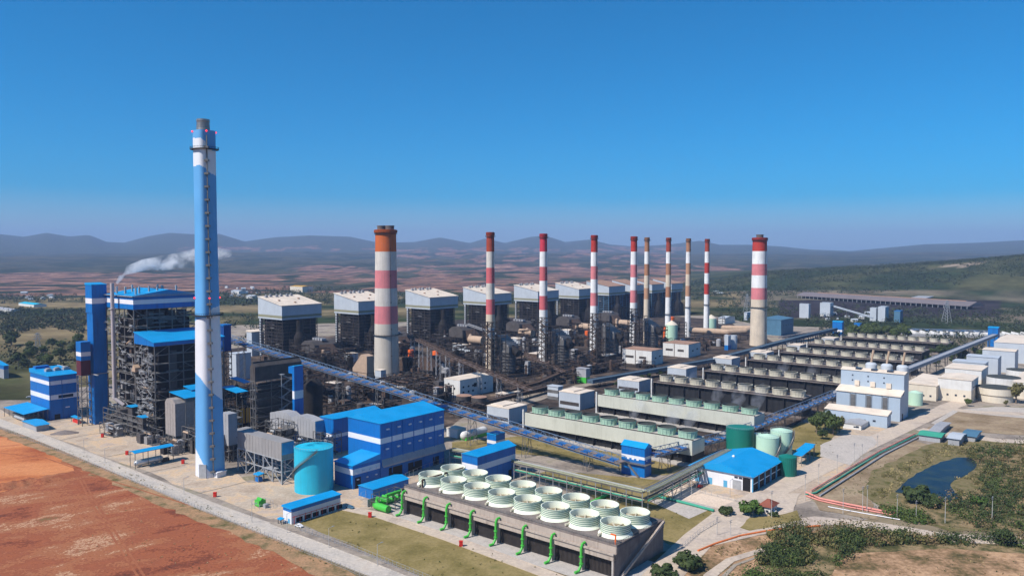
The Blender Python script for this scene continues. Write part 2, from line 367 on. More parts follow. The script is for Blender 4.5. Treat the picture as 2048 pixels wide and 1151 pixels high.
# ---------------------------------------------------------------- ground sheets
def gmat(name, stops, sc1=.05, sc2=.4, ang=0, stretch=1.0, rough=.95, dist=0.0, rag=.15):
    m = bpy.data.materials.new(name); m.use_nodes = True; n = m.node_tree; b = n.nodes['Principled BSDF']; L = n.links
    b.inputs['Roughness'].default_value = rough; b.inputs['Specular IOR Level'].default_value = .1
    g = n.nodes.new('ShaderNodeNewGeometry'); mp = n.nodes.new('ShaderNodeMapping'); mp.vector_type = 'TEXTURE'
    mp.inputs['Rotation'].default_value = (0, 0, R(ang)); mp.inputs['Scale'].default_value = (stretch, 1, 1); L.new(g.outputs['Position'], mp.inputs['Vector'])
    t1 = n.nodes.new('ShaderNodeTexNoise'); t1.inputs['Scale'].default_value = sc1; t1.inputs['Detail'].default_value = 10; t1.inputs['Roughness'].default_value = .62; t1.inputs['Distortion'].default_value = dist; L.new(mp.outputs[0], t1.inputs['Vector'])
    t2 = n.nodes.new('ShaderNodeTexNoise'); t2.inputs['Scale'].default_value = sc2; t2.inputs['Detail'].default_value = 8; t2.inputs['Roughness'].default_value = .7; L.new(g.outputs['Position'], t2.inputs['Vector'])
    cr = n.nodes.new('ShaderNodeValToRGB'); e = cr.color_ramp.elements
    while len(e) > 1: e.remove(e[-1])
    e[0].position = stops[0][0]; e[0].color = (*stops[0][1], 1)
    for p, c in stops[1:]:
        q = e.new(p); q.color = (*c, 1)
    ma = n.nodes.new('ShaderNodeMath'); ma.operation = 'MULTIPLY_ADD'; ma.inputs[1].default_value = rag; mb_ = n.nodes.new('ShaderNodeMath'); mb_.operation = 'SUBTRACT'; mb_.inputs[1].default_value = .5
    L.new(t2.outputs['Fac'], mb_.inputs[0]); L.new(mb_.outputs[0], ma.inputs[0]); L.new(t1.outputs['Fac'], ma.inputs[2]); L.new(ma.outputs[0], cr.inputs[0])
    mr = n.nodes.new('ShaderNodeMapRange'); mr.inputs['From Min'].default_value = .3; mr.inputs['From Max'].default_value = .7; mr.inputs['To Min'].default_value = .82; mr.inputs['To Max'].default_value = 1.18; L.new(t2.outputs['Fac'], mr.inputs['Value'])
    cb = n.nodes.new('ShaderNodeCombineColor')
    for i in range(3): L.new(mr.outputs[0], cb.inputs[i])
    mx = n.nodes.new('ShaderNodeMix'); mx.data_type = 'RGBA'; mx.blend_type = 'MULTIPLY'; mx.inputs['Factor'].default_value = 1
    L.new(cr.outputs[0], mx.inputs[6]); L.new(cb.outputs[0], mx.inputs[7]); L.new(mx.outputs[2], b.inputs['Base Color'])
    bp = n.nodes.new('ShaderNodeBump'); bp.inputs['Strength'].default_value = .4; bp.inputs['Distance'].default_value = .5; L.new(t2.outputs['Fac'], bp.inputs['Height']); L.new(bp.outputs[0], b.inputs['Normal'])
    return m
GM = dict(
 red=gmat('red_earth', [(.32,(.11,.04,.025)),(.39,(.20,.058,.030)),(.44,(.31,.10,.046)),(.49,(.24,.075,.038)),(.53,(.34,.13,.06)),(.57,(.26,.095,.046)),(.60,(.42,.22,.12)),(.612,(.54,.36,.23)),(.628,(.30,.12,.058)),(.66,(.25,.09,.045)),(.70,(.15,.12,.05))], .036, .8, 34, 2.0, dist=.3, rag=.32),
 redb=gmat('bright_orange_earth', [(.35,(.30,.085,.035)),(.45,(.46,.16,.06)),(.6,(.54,.22,.09)),(.7,(.34,.10,.045))], .03, .5, 25, 3.0, dist=.4),
 verge=gmat('dry_verge', [(.35,(.10,.09,.035)),(.48,(.26,.17,.09)),(.6,(.38,.22,.12)),(.7,(.16,.13,.06))], .12, .9),
 yard=gmat('pale_yard', [(.3,(.30,.235,.175)),(.42,(.40,.31,.23)),(.5,(.44,.36,.28)),(.56,(.53,.38,.24)),(.62,(.44,.35,.28)),(.72,(.29,.235,.19))], .045, .6),
 grey=gmat('grey_yard', [(.3,(.13,.11,.09)),(.45,(.24,.20,.165)),(.55,(.32,.27,.22)),(.66,(.20,.18,.11)),(.75,(.38,.32,.26))], .035, .5),
 dark=gmat('coal_dusted_yard', [(.3,(.018,.015,.014)),(.5,(.055,.042,.035)),(.60,(.11,.08,.06)),(.72,(.24,.18,.13))], .045, .4),
 road=gmat('concrete_road', [(.3,(.33,.30,.265)),(.45,(.43,.385,.335)),(.6,(.49,.43,.36)),(.7,(.42,.35,.29))], .06, .6),
 roadt=gmat('dusty_road', [(.3,(.34,.275,.22)),(.45,(.46,.38,.31)),(.55,(.50,.41,.32)),(.7,(.40,.33,.27))], .05, .5),
 lawn=gmat('dry_lawn', [(.3,(.115,.095,.03)),(.45,(.19,.15,.055)),(.6,(.26,.20,.085)),(.75,(.13,.12,.04))], .05, .7),
 field=gmat('brown_field', [(.3,(.17,.12,.065)),(.5,(.26,.19,.12)),(.6,(.33,.25,.16)),(.72,(.15,.13,.06))], .05, .5),
 gravel=gmat('grey_gravel', [(.3,(.36,.33,.30)),(.6,(.46,.42,.38)),(.75,(.38,.33,.28))], .3, 2.0),
 slab=gmat('pale_slab', [(.3,(.38,.34,.30)),(.6,(.46,.41,.36)),(.75,(.36,.31,.27))], .1, .8),
 bank=gmat('pale_bank', [(.3,(.58,.46,.35)),(.6,(.66,.53,.41)),(.75,(.50,.38,.27))], .1, .8),
 scrub=gmat('scrub_earth', [(.28,(.05,.05,.018)),(.40,(.12,.09,.04)),(.47,(.24,.15,.08)),(.53,(.34,.21,.12)),(.60,(.46,.29,.17)),(.66,(.30,.18,.09)),(.75,(.40,.27,.16))], .045, .5, rag=.3),
 track=gmat('wheel_rut', [(.3,(.25,.08,.04)),(.6,(.32,.115,.055)),(.75,(.40,.17,.08))], .2, 1.5),
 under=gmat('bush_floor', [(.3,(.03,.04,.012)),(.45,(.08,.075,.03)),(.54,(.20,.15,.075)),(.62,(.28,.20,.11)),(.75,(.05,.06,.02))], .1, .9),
 pondbank=gmat('reed_bank', [(.3,(.07,.075,.02)),(.45,(.14,.12,.05)),(.55,(.20,.155,.08)),(.7,(.10,.11,.035))], .15, .9),
)
def sheet(name, px, z, m, jit=0.0, sub=0):
    pts = [G(u, v) for u, v in px]
    if sub:
        o = []
        for a, b in zip(pts, pts[1:]+pts[:1]):
            k = max(1, int((b-a).length/sub))
            for i in range(k):
                q = a.lerp(b, i/k); o.append(q+Vector((N.noise(q*.12), N.noise(q*.12+Vector((9,9,9))), 0))*jit)
        pts = o
    pts = [Vector((p.x, p.y, z)) for p in pts]
    tr = tessellate_polygon([pts]); mb = MB()
    fs = []
    for t in tr:
        a, b, c = (pts[i] for i in t)
        fs.append(tuple(t) if (b-a).cross(c-a).z > 0 else tuple(reversed(t)))
    mb.add(pts, fs); return tag(mb.build(name, m), None, None, kind='structure')
def ribbon(name, px, wd, z, m, world=False, kind='structure', kerb=False):
    p = [Vector(q) for q in px] if world else [G(u, v) for u, v in px]; L_, R_ = [], []
    for i, q in enumerate(p):
        t = (p[min(i+1, len(p)-1)]-p[max(i-1, 0)]); t.z = 0; t.normalize(); nn = Vector((-t.y, t.x, 0))*(wd/2 if not isinstance(wd, list) else wd[i]/2)
        L_.append(Vector((q.x+nn.x, q.y+nn.y, z))); R_.append(Vector((q.x-nn.x, q.y-nn.y, z)))
    mb = MB(); n = len(p)
    mb.add(L_+R_, [(i, n+i, n+i+1, i+1) for i in range(n-1)])
    if kerb:
        for S in (L_, R_):
            for a, b in zip(S, S[1:]): mb.beam(a+Vector((0,0,.02)), b+Vector((0,0,.02)), .32)
    o = mb.build(name, m); return tag(o, None, None, kind=kind)
sheet('plant_yard', [(-120,800),(60,800),(160,775),(440,740),(460,650),(1000,640),(1420,630),(1520,650),(1680,655),(1700,682),(1900,686),(1960,720),(2000,684),(2250,690),(2500,760),(2400,900),(1700,1040),(1330,1100),(800,1160),(-250,770)], .02, GM['grey'], 6, 30)
sheet('coal_yard', [(330,760),(440,700),(900,640),(1250,625),(1450,640),(1560,690),(1300,740),(1000,800),(880,860),(640,850),(440,860)], .06, GM['dark'], 6, 20)
sheet('tan_yard', [(-60,790),(60,850),(160,835),(400,850),(620,860),(900,930),(840,1000),(660,1030),(545,1040),(300,945),(0,838),(-140,800)], .07, GM['yard'], 3, 15)
sheet('row_yard', [(1010,868),(980,830),(1180,770),(1440,715),(1640,685),(1880,690),(1830,730),(1690,800),(1520,880),(1400,930),(1230,900)], .10, GM['dark'], 3, 12)
sheet('duct_shade_sheet', [(320,890),(345,850),(440,850),(640,855),(670,905),(590,960),(500,965),(455,935),(420,915)], .12, GM['grey'], 3, 8)  # darker sheet, paints the shade under the ducts onto the ground
sheet('tank_yard', [(1300,1010),(1330,960),(1460,900),(1600,880),(1680,840),(1790,860),(1700,930),(1620,1000),(1500,1040),(1440,1050)], .08, GM['yard'], 2, 12)
sheet('red_field', [(-600,800),(-100,830),(0,862),(300,990),(560,1090),(820,1200),(900,1400),(-900,1400)], .05, GM['red'], 4, 12)
sheet('orange_field', [(-300,850),(0,872),(90,900),(160,945),(70,962),(0,985),(-350,1000)], .09, GM['redb'], 5, 8)
sheet('field_verge', [(-400,800),(0,856),(120,893),(300,965),(540,1072),(720,1151),(900,1240),(800,1260),(560,1110),(300,1000),(120,918),(0,870),(-400,820)], .11, GM['verge'], 3, 6)
ribbon('perimeter_road', [(-250,775),(-60,823),(60,866),(180,914),(300,964),(420,1014),(545,1062),(640,1098),(760,1145),(900,1204),(1050,1270)], 9.5, .15, GM['road'], kerb=True)
sheet('lawn', [(600,1045),(705,1014),(800,1040),(1000,1105),(1150,1158),(1230,1200),(1000,1215),(840,1151),(700,1090)], .13, GM['lawn'], 1, 6)
ribbon('tower_road', [(655,1008),(760,1030),(900,1076),(1100,1150),(1230,1202)], 6.5, .17, GM['roadt'], kerb=True)
sheet('gravel_strip', [(760,985),(840,985),(1330,1130),(1280,1190),(1200,1172),(1000,1106),(790,1035)], .14, GM['gravel'])
sheet('pad', [(1295,1000),(1370,993),(1438,1010),(1378,1037)], .16, GM['slab'])
sheet('tower_lawn', [(1100,940),(1330,960),(1420,1020),(1440,1042),(1390,1075),(1340,1090),(1180,990),(1060,950)], .12, GM['lawn'], 2, 8)
sheet('row_lawn', [(900,905),(905,884),(1035,872),(1230,905),(1390,938),(1330,950),(1250,940),(1100,912),(1000,905)], .12, GM['lawn'], 2, 8)
sheet('pale_bank', [(1312,985),(1340,965),(1480,1000),(1462,1022)], .18, GM['bank'])
ribbon('main_road', [(1230,1260),(1340,1135),(1400,1075),(1470,1020),(1600,955),(1720,895),(1820,848),(1900,812),(1960,790)], 15, .2, GM['roadt'])
ribbon('gate_road', [(1400,1085),(1500,1062),(1640,1040),(1760,1052),(1900,1075),(2200,1090)], 11, .22, GM['roadt'])
sheet('road_junction', [(1380,1090),(1450,1020),(1520,990),(1600,985),(1580,1040),(1600,1050),(1480,1066)], .24, GM['roadt'], 1, 6)
ribbon('cross_road', [(1880,816),(1960,825),(2060,828),(2200,840)], 14, .26, GM['roadt'])
ribbon('field_road', [(1840,858),(1900,868),(1990,880),(2060,884),(2200,900)], 12, .21, GM['roadt'])
sheet('loading_slab', [(1640,890),(1690,868),(1745,872),(1755,885),(1700,930),(1640,912)], .23, GM['slab'], 1, 6)
sheet('tree_grass', [(1560,862),(1600,845),(1690,850),(1660,880),(1690,905),(1640,915),(1580,900)], .19, GM['lawn'], 2, 6)
sheet('east_field', [(1850,858),(1915,822),(2048,835),(2250,860),(2200,880),(2048,870)], .17, GM['field'], 1, 8)
sheet('pipe_field', [(1620,985),(1700,940),(1830,880),(1880,895),(1790,950),(1740,1000),(1760,1040),(1640,1020)], .18, GM['field'], 2, 6)
sheet('pond_shore', [(1720,985),(1750,940),(1850,890),(1920,878),(2020,880),(2250,900),(2500,1000),(2300,1080),(1900,1060),(1780,1030)], .2, GM['pondbank'], 3, 6)
sheet('scrub_slope', [(1375,1110),(1480,1075),(1620,1060),(1800,1065),(2048,1085),(2500,1100),(2900,1500),(1100,1500),(1290,1200)], .1, GM['scrub'], 3, 8)
ribbon('drain_path', [(1380,1240),(1420,1151),(1460,1120),(1540,1095),(1570,1098)], [7,5,4,3.5,2], .28, GM['roadt'])
ribbon('drain_channel', [(1430,1170),(1470,1130),(1540,1105)], [2,1.6,1.2], .3, GM['grey'])
sheet('guard_grass', [(1480,1055),(1500,1035),(1560,1030),(1595,1020),(1600,1040),(1500,1062)], .27, GM['lawn'], .8, 4)
sheet('field_slab', [(1925,818),(1990,813),(2200,822),(2200,842),(2048,836),(1960,828)], .19, GM['slab'])
sheet('field_strip', [(1862,846),(1872,850),(1916,823),(1906,820)], .3, GM['slab'])
for i, q_ in enumerate([[(214,913),(255,905),(300,894)],[(283,946),(330,938),(384,926)],[(398,986),(460,971),(522,955)],[(120,880),(180,868),(250,860)]]): ribbon('drain_channel', q_, .7, .2, GM['grey'])
ribbon('kerb_strip', [(60,860),(180,907),(300,956),(420,1005),(540,1047)], 1.0, .19, GM['slab'], kerb=True)
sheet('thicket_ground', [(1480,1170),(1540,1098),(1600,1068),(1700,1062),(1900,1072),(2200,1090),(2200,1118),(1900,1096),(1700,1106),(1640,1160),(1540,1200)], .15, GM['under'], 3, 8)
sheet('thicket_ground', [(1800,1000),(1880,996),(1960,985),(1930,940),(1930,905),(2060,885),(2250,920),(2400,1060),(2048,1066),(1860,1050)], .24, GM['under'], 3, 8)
for i, q_ in enumerate([[(40,960),(150,940),(180,1000),(230,1080),(300,1190)],[(52,962),(158,944),(190,1002),(242,1080),(314,1190)],[(0,905),(90,915),(220,960),(380,1010)]]): ribbon('wheel_track', q_, 1.0, .12+.004*i, GM['track'])
mbk = MB(); rk_ = random.Random(8); pa_, pb_ = G(-60,985), G(165,945); dd = pb_-pa_; n1_ = 60; nn_ = Vector((-dd.y, dd.x, 0)).normalized(); rows_ = []
for i in range(n1_+1):
    q_ = pa_+dd*(i/n1_)+nn_*(5*N.noise(Vector((i*.15, 3, 0)))); hgt = 2.2*math.sin(math.pi*min(1, i/n1_*1.0)**.6)*(1+.4*N.noise(Vector((i*.4, 1, 1))))
    rows_.append([q_+nn_*(k-3)*2.6+Vector((0,0,.08+max(0, hgt*(1-abs(k-3)/3.2)**1.2 if k != 0 and k != 6 else -.1)+rk_.uniform(0,.15)*(0<k<6))) for k in range(7)])
mbk.add([v for rw in rows_ for v in rw], [(i*7+k, (i+1)*7+k, (i+1)*7+k+1, i*7+k+1) for i in range(n1_) for k in range(6)][::1], 0, True)
o_ = mbk.build('earth_ridge', GM['red']); tag(o_, None, None, kind='structure')
wm = bpy.data.materials.new('pond_water'); wm.use_nodes = True; b_ = wm.node_tree.nodes['Principled BSDF']
b_.inputs['Base Color'].default_value = (.004,.012,.02,1); b_.inputs['Roughness'].default_value = .18; b_.inputs['Specular IOR Level'].default_value = .09
t_ = wm.node_tree.nodes.new('ShaderNodeTexNoise'); t_.inputs['Scale'].default_value = 1.2; t_.inputs['Detail'].default_value = 4
g_ = wm.node_tree.nodes.new('ShaderNodeNewGeometry'); wm.node_tree.links.new(g_.outputs['Position'], t_.inputs['Vector'])
bp_ = wm.node_tree.nodes.new('ShaderNodeBump'); bp_.inputs['Strength'].default_value = .25; bp_.inputs['Distance'].default_value = .2
r_w = wm.node_tree.nodes.new('ShaderNodeValToRGB'); r_w.color_ramp.elements[0].position = .45; r_w.color_ramp.elements[0].color = (.010,.018,.024,1); r_w.color_ramp.elements[1].position = .72; r_w.color_ramp.elements[1].color = (.03,.04,.018,1)
t2_ = wm.node_tree.nodes.new('ShaderNodeTexNoise'); t2_.inputs['Scale'].default_value = .12; t2_.inputs['Detail'].default_value = 8; wm.node_tree.links.new(g_.outputs['Position'], t2_.inputs['Vector']); wm.node_tree.links.new(t2_.outputs['Fac'], r_w.inputs[0]); wm.node_tree.links.new(r_w.outputs[0], b_.inputs['Base Color'])
wm.node_tree.links.new(t_.outputs['Fac'], bp_.inputs['Height']); wm.node_tree.links.new(bp_.outputs[0], b_.inputs['Normal'])
sheet('water', [(1790,984),(1812,962),(1840,944),(1880,924),(1915,915),(1938,915),(1955,926),(1948,940),(1930,952),(1908,960),(1902,972),(1908,985),(1930,1003),(1900,1006),(1860,1000),(1830,992)], .33, wm, 1.2, 4)
# haze: one closed box round everything
hm = bpy.data.materials.new('haze_air'); hm.use_nodes = True; hn = hm.node_tree; hn.nodes.clear()
ho = hn.nodes.new('ShaderNodeOutputMaterial'); hv = hn.nodes.new('ShaderNodeVolumePrincipled')
hv.inputs['Density'].default_value = 6.2e-5; hv.inputs['Color'].default_value = (.38,.54,.84,1); hv.inputs['Anisotropy'].default_value = .0
hn.links.new(hv.outputs[0], ho.inputs['Volume'])
mb = MB(); mb.box(-31000, 31000, -31000, 31000, -3, 900)
hz = mb.build('haze', hm); tag(hz, None, None, kind='stuff')
# ---------------------------------------------------------------- chimneys
ORD = ['first','second','third','fourth','fifth','sixth','seventh','eighth','ninth','tenth','eleventh','twelfth']
RED1, RED2, RED3, PNK, PNK2 = (.50,.055,.02), (.55,.05,.07), (.34,.05,.03), (.60,.17,.17), (.62,.24,.25)
def chimney(u, vb, vtop, w_top, w_bot, bands, label, ring=None, flues=0, orange=False, duct=False):
    p = G(u, vb); D = p.y; H = zt(p, vtop)
    r0, r1 = w_bot/2*D/F, w_top/2*D/F
    c = p
    t = thing('striped_chimney', label, 'chimney', c, 0, 'tall chimneys of the power plant')
    mats = []; prof = []; mis = []
    segs = []; prev = H
    for v, m in bands:
        z = zt(p, v) if v is not None else 0.0
        segs.append((max(z, 0), prev, m)); prev = z
    segs.reverse()
    rad = lambda z: r0+(r1-r0)*min(1, z/H)**.8
    for z0, z1, m in segs:
        if m not in mats: mats.append(m)
        k = max(1, int((z1-z0)/6))
        for i in range(k):
            za = z0+(z1-z0)*i/k; prof.append((rad(za), za)); mis.append(mats.index(m))
    prof.append((rad(H), H)); mb = MB(); mb.lathe(prof, n=32, mis=mis)
    # stiffening rings of the shaft and open top
    mb.lathe([(r1, H), (r1*.82, H), (r1*.82, H-6)], n=32, mi=mis[-1])
    for k in range(2): mb.lathe([(r1*1.0, H-3.4), (r1*1.13, H-3.2), (r1*1.13, H-.4), (r1*1.0, H-.2)], n=32, mi=mis[-1])
    mb.build('shaft', [CH[m] for m in mats], t)
    def ringp(z, wd=1.3):
        q = MB(); r = rad(z)
        q.lathe([(r, z), (r+wd, z), (r+wd, z+.35), (r, z+.35)], n=28)
        for i in range(28):
            a = 2*math.pi*i/28; q.beam(((r+wd)*math.cos(a), (r+wd)*math.sin(a), z), ((r+wd)*math.cos(a), (r+wd)*math.sin(a), z+1.5), .12)
        q.lathe([(r+wd, z+1.4), (r+wd+.05, z+1.55)], n=28)
        q.build('platform', M['dsteel'], t)
    ringp(H-5, 1.0)
    for v in (ring or []): ringp(zt(p, v), 1.6)
    q = MB(); a = R(-58)                                        # ladder run with small landings
    for i in range(int(H/7)):
        z0, z1 = i*7, min(i*7+7, H-5); r = rad(z0)+.35
        q.beam((r*math.cos(a), r*math.sin(a), z0), ((rad(z1)+.35)*math.cos(a), (rad(z1)+.35)*math.sin(a), z1), .28)
        if i % 4 == 3: q.beam((rad(z0)*math.cos(a), rad(z0)*math.sin(a), z0), ((r+1.0)*math.cos(a), (r+1.0)*math.sin(a), z0), .8)
    q.build('ladder', M['dsteel'], t)
    if flues:
        for k in range(flues):
            q = MB(); x = 0 if flues == 1 else (-.42+.84*k)*r1; rf = r1*(.5 if flues == 1 else .42)
            q.lathe([(rf, H-4), (rf, H+3.2), (rf*1.06, H+3.3), (rf*1.06, H+4.2), (rf*.9, H+4.2), (rf*.9, H)], cx=x, cy=-x*.3, n=20)
            q.build('flue', paint('flue_soot', (.13,.10,.085)), t)
    return t, c, r0, H
CH = dict(o=paint('chimney_orange', (.52,.115,.025)), r1=paint('chimney_red', (.42,.035,.022)), r2=paint('chimney_crimson', (.50,.035,.06)), r3=paint('chimney_brown_red', (.33,.05,.022)),
 p1=paint('chimney_rose', (.56,.12,.13)), p2=paint('chimney_pale_rose', (.60,.19,.20)), w=paint('chimney_white', (.74,.73,.71)), wg=paint('chimney_grey_white', (.58,.53,.47)),
 c=M['chim'], cr=paint('chimney_cream', (.60,.50,.38)), b=paint('chimney_faded_brown', (.36,.17,.09)), b2=paint('chimney_faded_tan', (.44,.24,.14)))
chimney(773.5, 748, 459, 41, 51, [(503,'o'),(540,'wg'),(575.5,'p2'),(611,'wg'),(646,'p2'),(None,'c')], 'thick orange-topped chimney with two dark flues and bare concrete foot, nearest of the striped chimneys', [669], 2)
chimney(981, 748, 464, 15.5, 20, [(503,'r3'),(535,'wg'),(566,'p1'),(598,'wg'),(628,'p1'),(None,'cr')], 'slim chimney with rusty brown-red top, left of the crimson-topped one')
chimney(1086.5, 731, 467, 14.5, 18.5, [(503,'r2'),(533,'w'),(561,'p1'),(591,'w'),(619,'p1'),(None,'w')], 'slim chimney with a crimson pink top band and clean white bands')
chimney(1187.5, 716, 470, 13, 17, [(504,'r1'),(532,'w'),(558,'p2'),(585,'w'),(611,'p2'),(None,'w')], 'slim red-topped chimney with pale rose bands, next right of the crimson-topped one')
chimney(1266.5, 700, 472.5, 12.5, 15.5, [(503,'r1'),(529,'w'),(554,'p2'),(580,'w'),(604.5,'p2'),(None,'w')], 'slim red-topped chimney standing directly left of the faded brown one')
chimney(1292.5, 690, 474.5, 9.5, 12.5, [(503,'b'),(527.6,'w'),(550.6,'b'),(575.5,'cr'),(597.7,'b2'),(None,'cr')], 'thin chimney with faded brown bands, close behind a red and white one')
chimney(1335.5, 680, 475, 9.5, 12, [(503.5,'r3'),(526.6,'w'),(549.4,'b'),(573,'cr'),(594,'b'),(None,'w')], 'thin chimney with peeling brown bands above the pale green vessel', [628])
chimney(1375, 673, 476.5, 9, 11.5, [(503.5,'b'),(526,'w'),(548,'b2'),(571,'cr'),(592,'b2'),(None,'w')], 'thin cream and tan banded chimney, the palest of the four thin ones', [614])
chimney(1412.5, 666, 477.5, 9, 11.5, [(503,'r3'),(525,'w'),(546,'r1'),(567,'w'),(588,'r1'),(None,'w')], 'thin chimney with strong red and white bands, farthest right of the thin ones', [609])
chimney(1516.5, 690, 475, 27.5, 34, [(502,'r1'),(527.5,'w'),(550,'p2'),(575,'w'),(598,'p2'),(None,'cr')], 'thick red and white chimney with cream foot, standing alone at the right', [614], 1)
# ---------------------------------------------------------------- blue and white stack
def big_stack():
    p = G(396, 955); w0 = 62*p.y/F; c = p+Vector((.36,.93,0))*w0*.5+EA*1.5; D = c.y
    H = zt(c, 262)
    t = thing('blue_chimney', 'tall rounded-square chimney painted in light blue and white waves, nearest and tallest', 'chimney', c, 0, 'tall chimneys of the power plant')
    n, m = 120, 380; hw0, hw1 = 60/2*D/F/1.22, 45/2*D/F/1.22
    view = math.atan2(-c.y, -c.x)                                # from the stack towards the camera
    right = Vector((-math.sin(view), math.cos(view)))            # image right, seen from the camera
    if right.x < 0: right = -right
    def rr_(th, z):
        h = hw0+(hw1-hw0)*min(1, z/(H*.72))**.9; a = th-GA; k = 3.6
        return h/((abs(math.cos(a))**k+abs(math.sin(a))**k)**(1/k))
    def bounds(s):
        b1 = lerp([(0,277),(.35,279),(.55,286),(.64,300),(1,303)], s); b2 = lerp([(0,334),(.25,331),(.5,337),(.7,346),(1,352)], s)
        b3 = lerp([(0,640),(.25,634),(.5,632),(.6,622),(.72,614),(1,611)], s); b4 = lerp([(0,743),(.2,752),(.45,770),(.7,785),(1,799)], s)
        b5 = lerp([(0,893),(.1,903),(.3,923),(.5,936),(.62,944),(.7,949),(1,990)], s)
        return b1, b2, b3, b4, b5
    zrow = {}
    def zv(v):
        k = round(v)
        if k not in zrow: zrow[k] = zt(c, k)
        return zrow[k]
    mb = MB(); vs = []; fs = []; mi = []
    for k in range(m+1):
        z = H*k/m
        for i in range(n):
            th = 2*math.pi*i/n; r = rr_(th, z); vs.append((r*math.cos(th), r*math.sin(th), z))
    ext = max(abs(v[0]*right.x+v[1]*right.y) for v in vs[:n])
    for k in range(m):
        z = H*(k+.5)/m; e = ext*(1+(hw1/hw0-1)*min(1, z/(H*.72))**.9)
        for i in range(n):
            j = (i+1) % n; fs.append((k*n+i, k*n+j, (k+1)*n+j, (k+1)*n+i))
            a, b = vs[k*n+i], vs[k*n+j]; s = .5+.5*((a[0]+b[0])/2*right.x+(a[1]+b[1])/2*right.y)/e
            b1, b2, b3, b4, b5 = (zv(q) for q in bounds(max(0, min(1, s))))
            mi.append(0 if z > b1 else 1 if z > b2 else 0 if z > b3 else 1 if z > b4 else 0 if z > b5 else 1)
    mb.v = vs; mb.f = fs; mb.m = mi; mb.s = [True]*len(fs)
    top = vs[-n:]; mb.add(top, [tuple(range(n))], 2)
    mb.build('shaft', [mat('stack_light_blue', (.115,.34,.62), .5, .06, .08, streak=.10, dirtcol=(.10,.30,.6)), mat('stack_white', (.66,.67,.70), .5, .04, .1, streak=.12, dirtcol=(.5,.5,.5)), M['conc']], t)
    q = MB(); rf = 12.5*D/F; HF = zt(c, 239)
    q.lathe([(rf*1.05, H-1), (rf*.93, HF-1.5), (rf*1.0, HF-1.2), (rf*1.0, HF), (rf*.85, HF), (rf*.85, HF-6)], n=28, cx=-.5)
    for k in range(4): q.lathe([(rf*1.0, H+1.2*k+1), (rf*1.04, H+1.2*k+1.1), (rf*1.0, H+1.2*k+1.2)], n=28, cx=-.5)
    q.build('flue', mat('flue_steel', (.30,.29,.28), .4, .15, .4, metal=.5, streak=.4, dirtcol=(.12,.10,.09)), t)
    for v, wd in ((300, 1.7), (630, 1.9)):
        z = zt(c, v); q = MB(); N_ = 48; pts = [(rr_(2*math.pi*i/N_, z), 2*math.pi*i/N_) for i in range(N_)]
        inn = [(r*math.cos(a), r*math.sin(a)) for r, a in pts]; ou = [((r+wd)*math.cos(a), (r+wd)*math.sin(a)) for r, a in pts]
        for i in range(N_):
            j = (i+1) % N_; q.add([(*inn[i], z), (*ou[i], z), (*ou[j], z), (*inn[j], z), (*inn[i], z+.4), (*ou[i], z+.4), (*ou[j], z+.4), (*inn[j], z+.4)], [(0,3,2,1),(4,5,6,7),(1,2,6,5)])
            q.beam((*ou[i], z), (*ou[i], z+1.5), .1); q.beam((*ou[i], z+1.5), (*ou[j], z+1.5), .12)
        q.build('platform', M['dsteel'], t)
    q = MB(); a0 = view+R(12)                                    # ladder with cage landings
    for k in range(26):
        z0, z1 = 3+k*(H-6)/26, 3+(k+1)*(H-6)/26
        r = rr_(a0, z0)+.5; r_1 = rr_(a0, z1)+.5
        q.beam((r*math.cos(a0), r*math.sin(a0), z0), (r_1*math.cos(a0), r_1*math.sin(a0), z1), .5)
        q.box(r*math.cos(a0)-1.2, r*math.cos(a0)+1.2, r*math.sin(a0)-1.6, r*math.sin(a0)+.3, z0, z0+1.1)
    q.build('ladder', M['steel'], t)
    for s_, zz in ((-1, 0), (0, .3), (1, 0)):
        q = MB(); a = math.atan2(right.y, right.x) if s_ > 0 else math.atan2(-right.y, -right.x) if s_ < 0 else a0
        for z in (H-.6, zt(c, 595)):
            q = MB(); r = rr_(a, z)+.4; q.ball((r*math.cos(a), r*math.sin(a), z), .55); q.build('warning_light', mat('red_lamp', (.9,.04,.06), emit=1.5), t)
    q = MB(); a = view-R(30); r = rr_(a, 2)*1.0
    q.box(-.2, .5, -2.2, 2.2, 0, 8); d = q.build('door', M['steell'], t); d.location = (r*math.cos(a), r*math.sin(a), 0); d.rotation_euler = (0, 0, a)
    q = MB(); a = view+R(38); r = rr_(a, 2); q.box(0, 3, -3.5, 3.5, 2.6, 3.2); q.box(.2, 2.8, -3.2, 3.2, 0, 2.6)
    d = q.build('entrance', M['white'], t); d.location = (r*math.cos(a), r*math.sin(a), 0); d.rotation_euler = (0, 0, a)
big_stack()
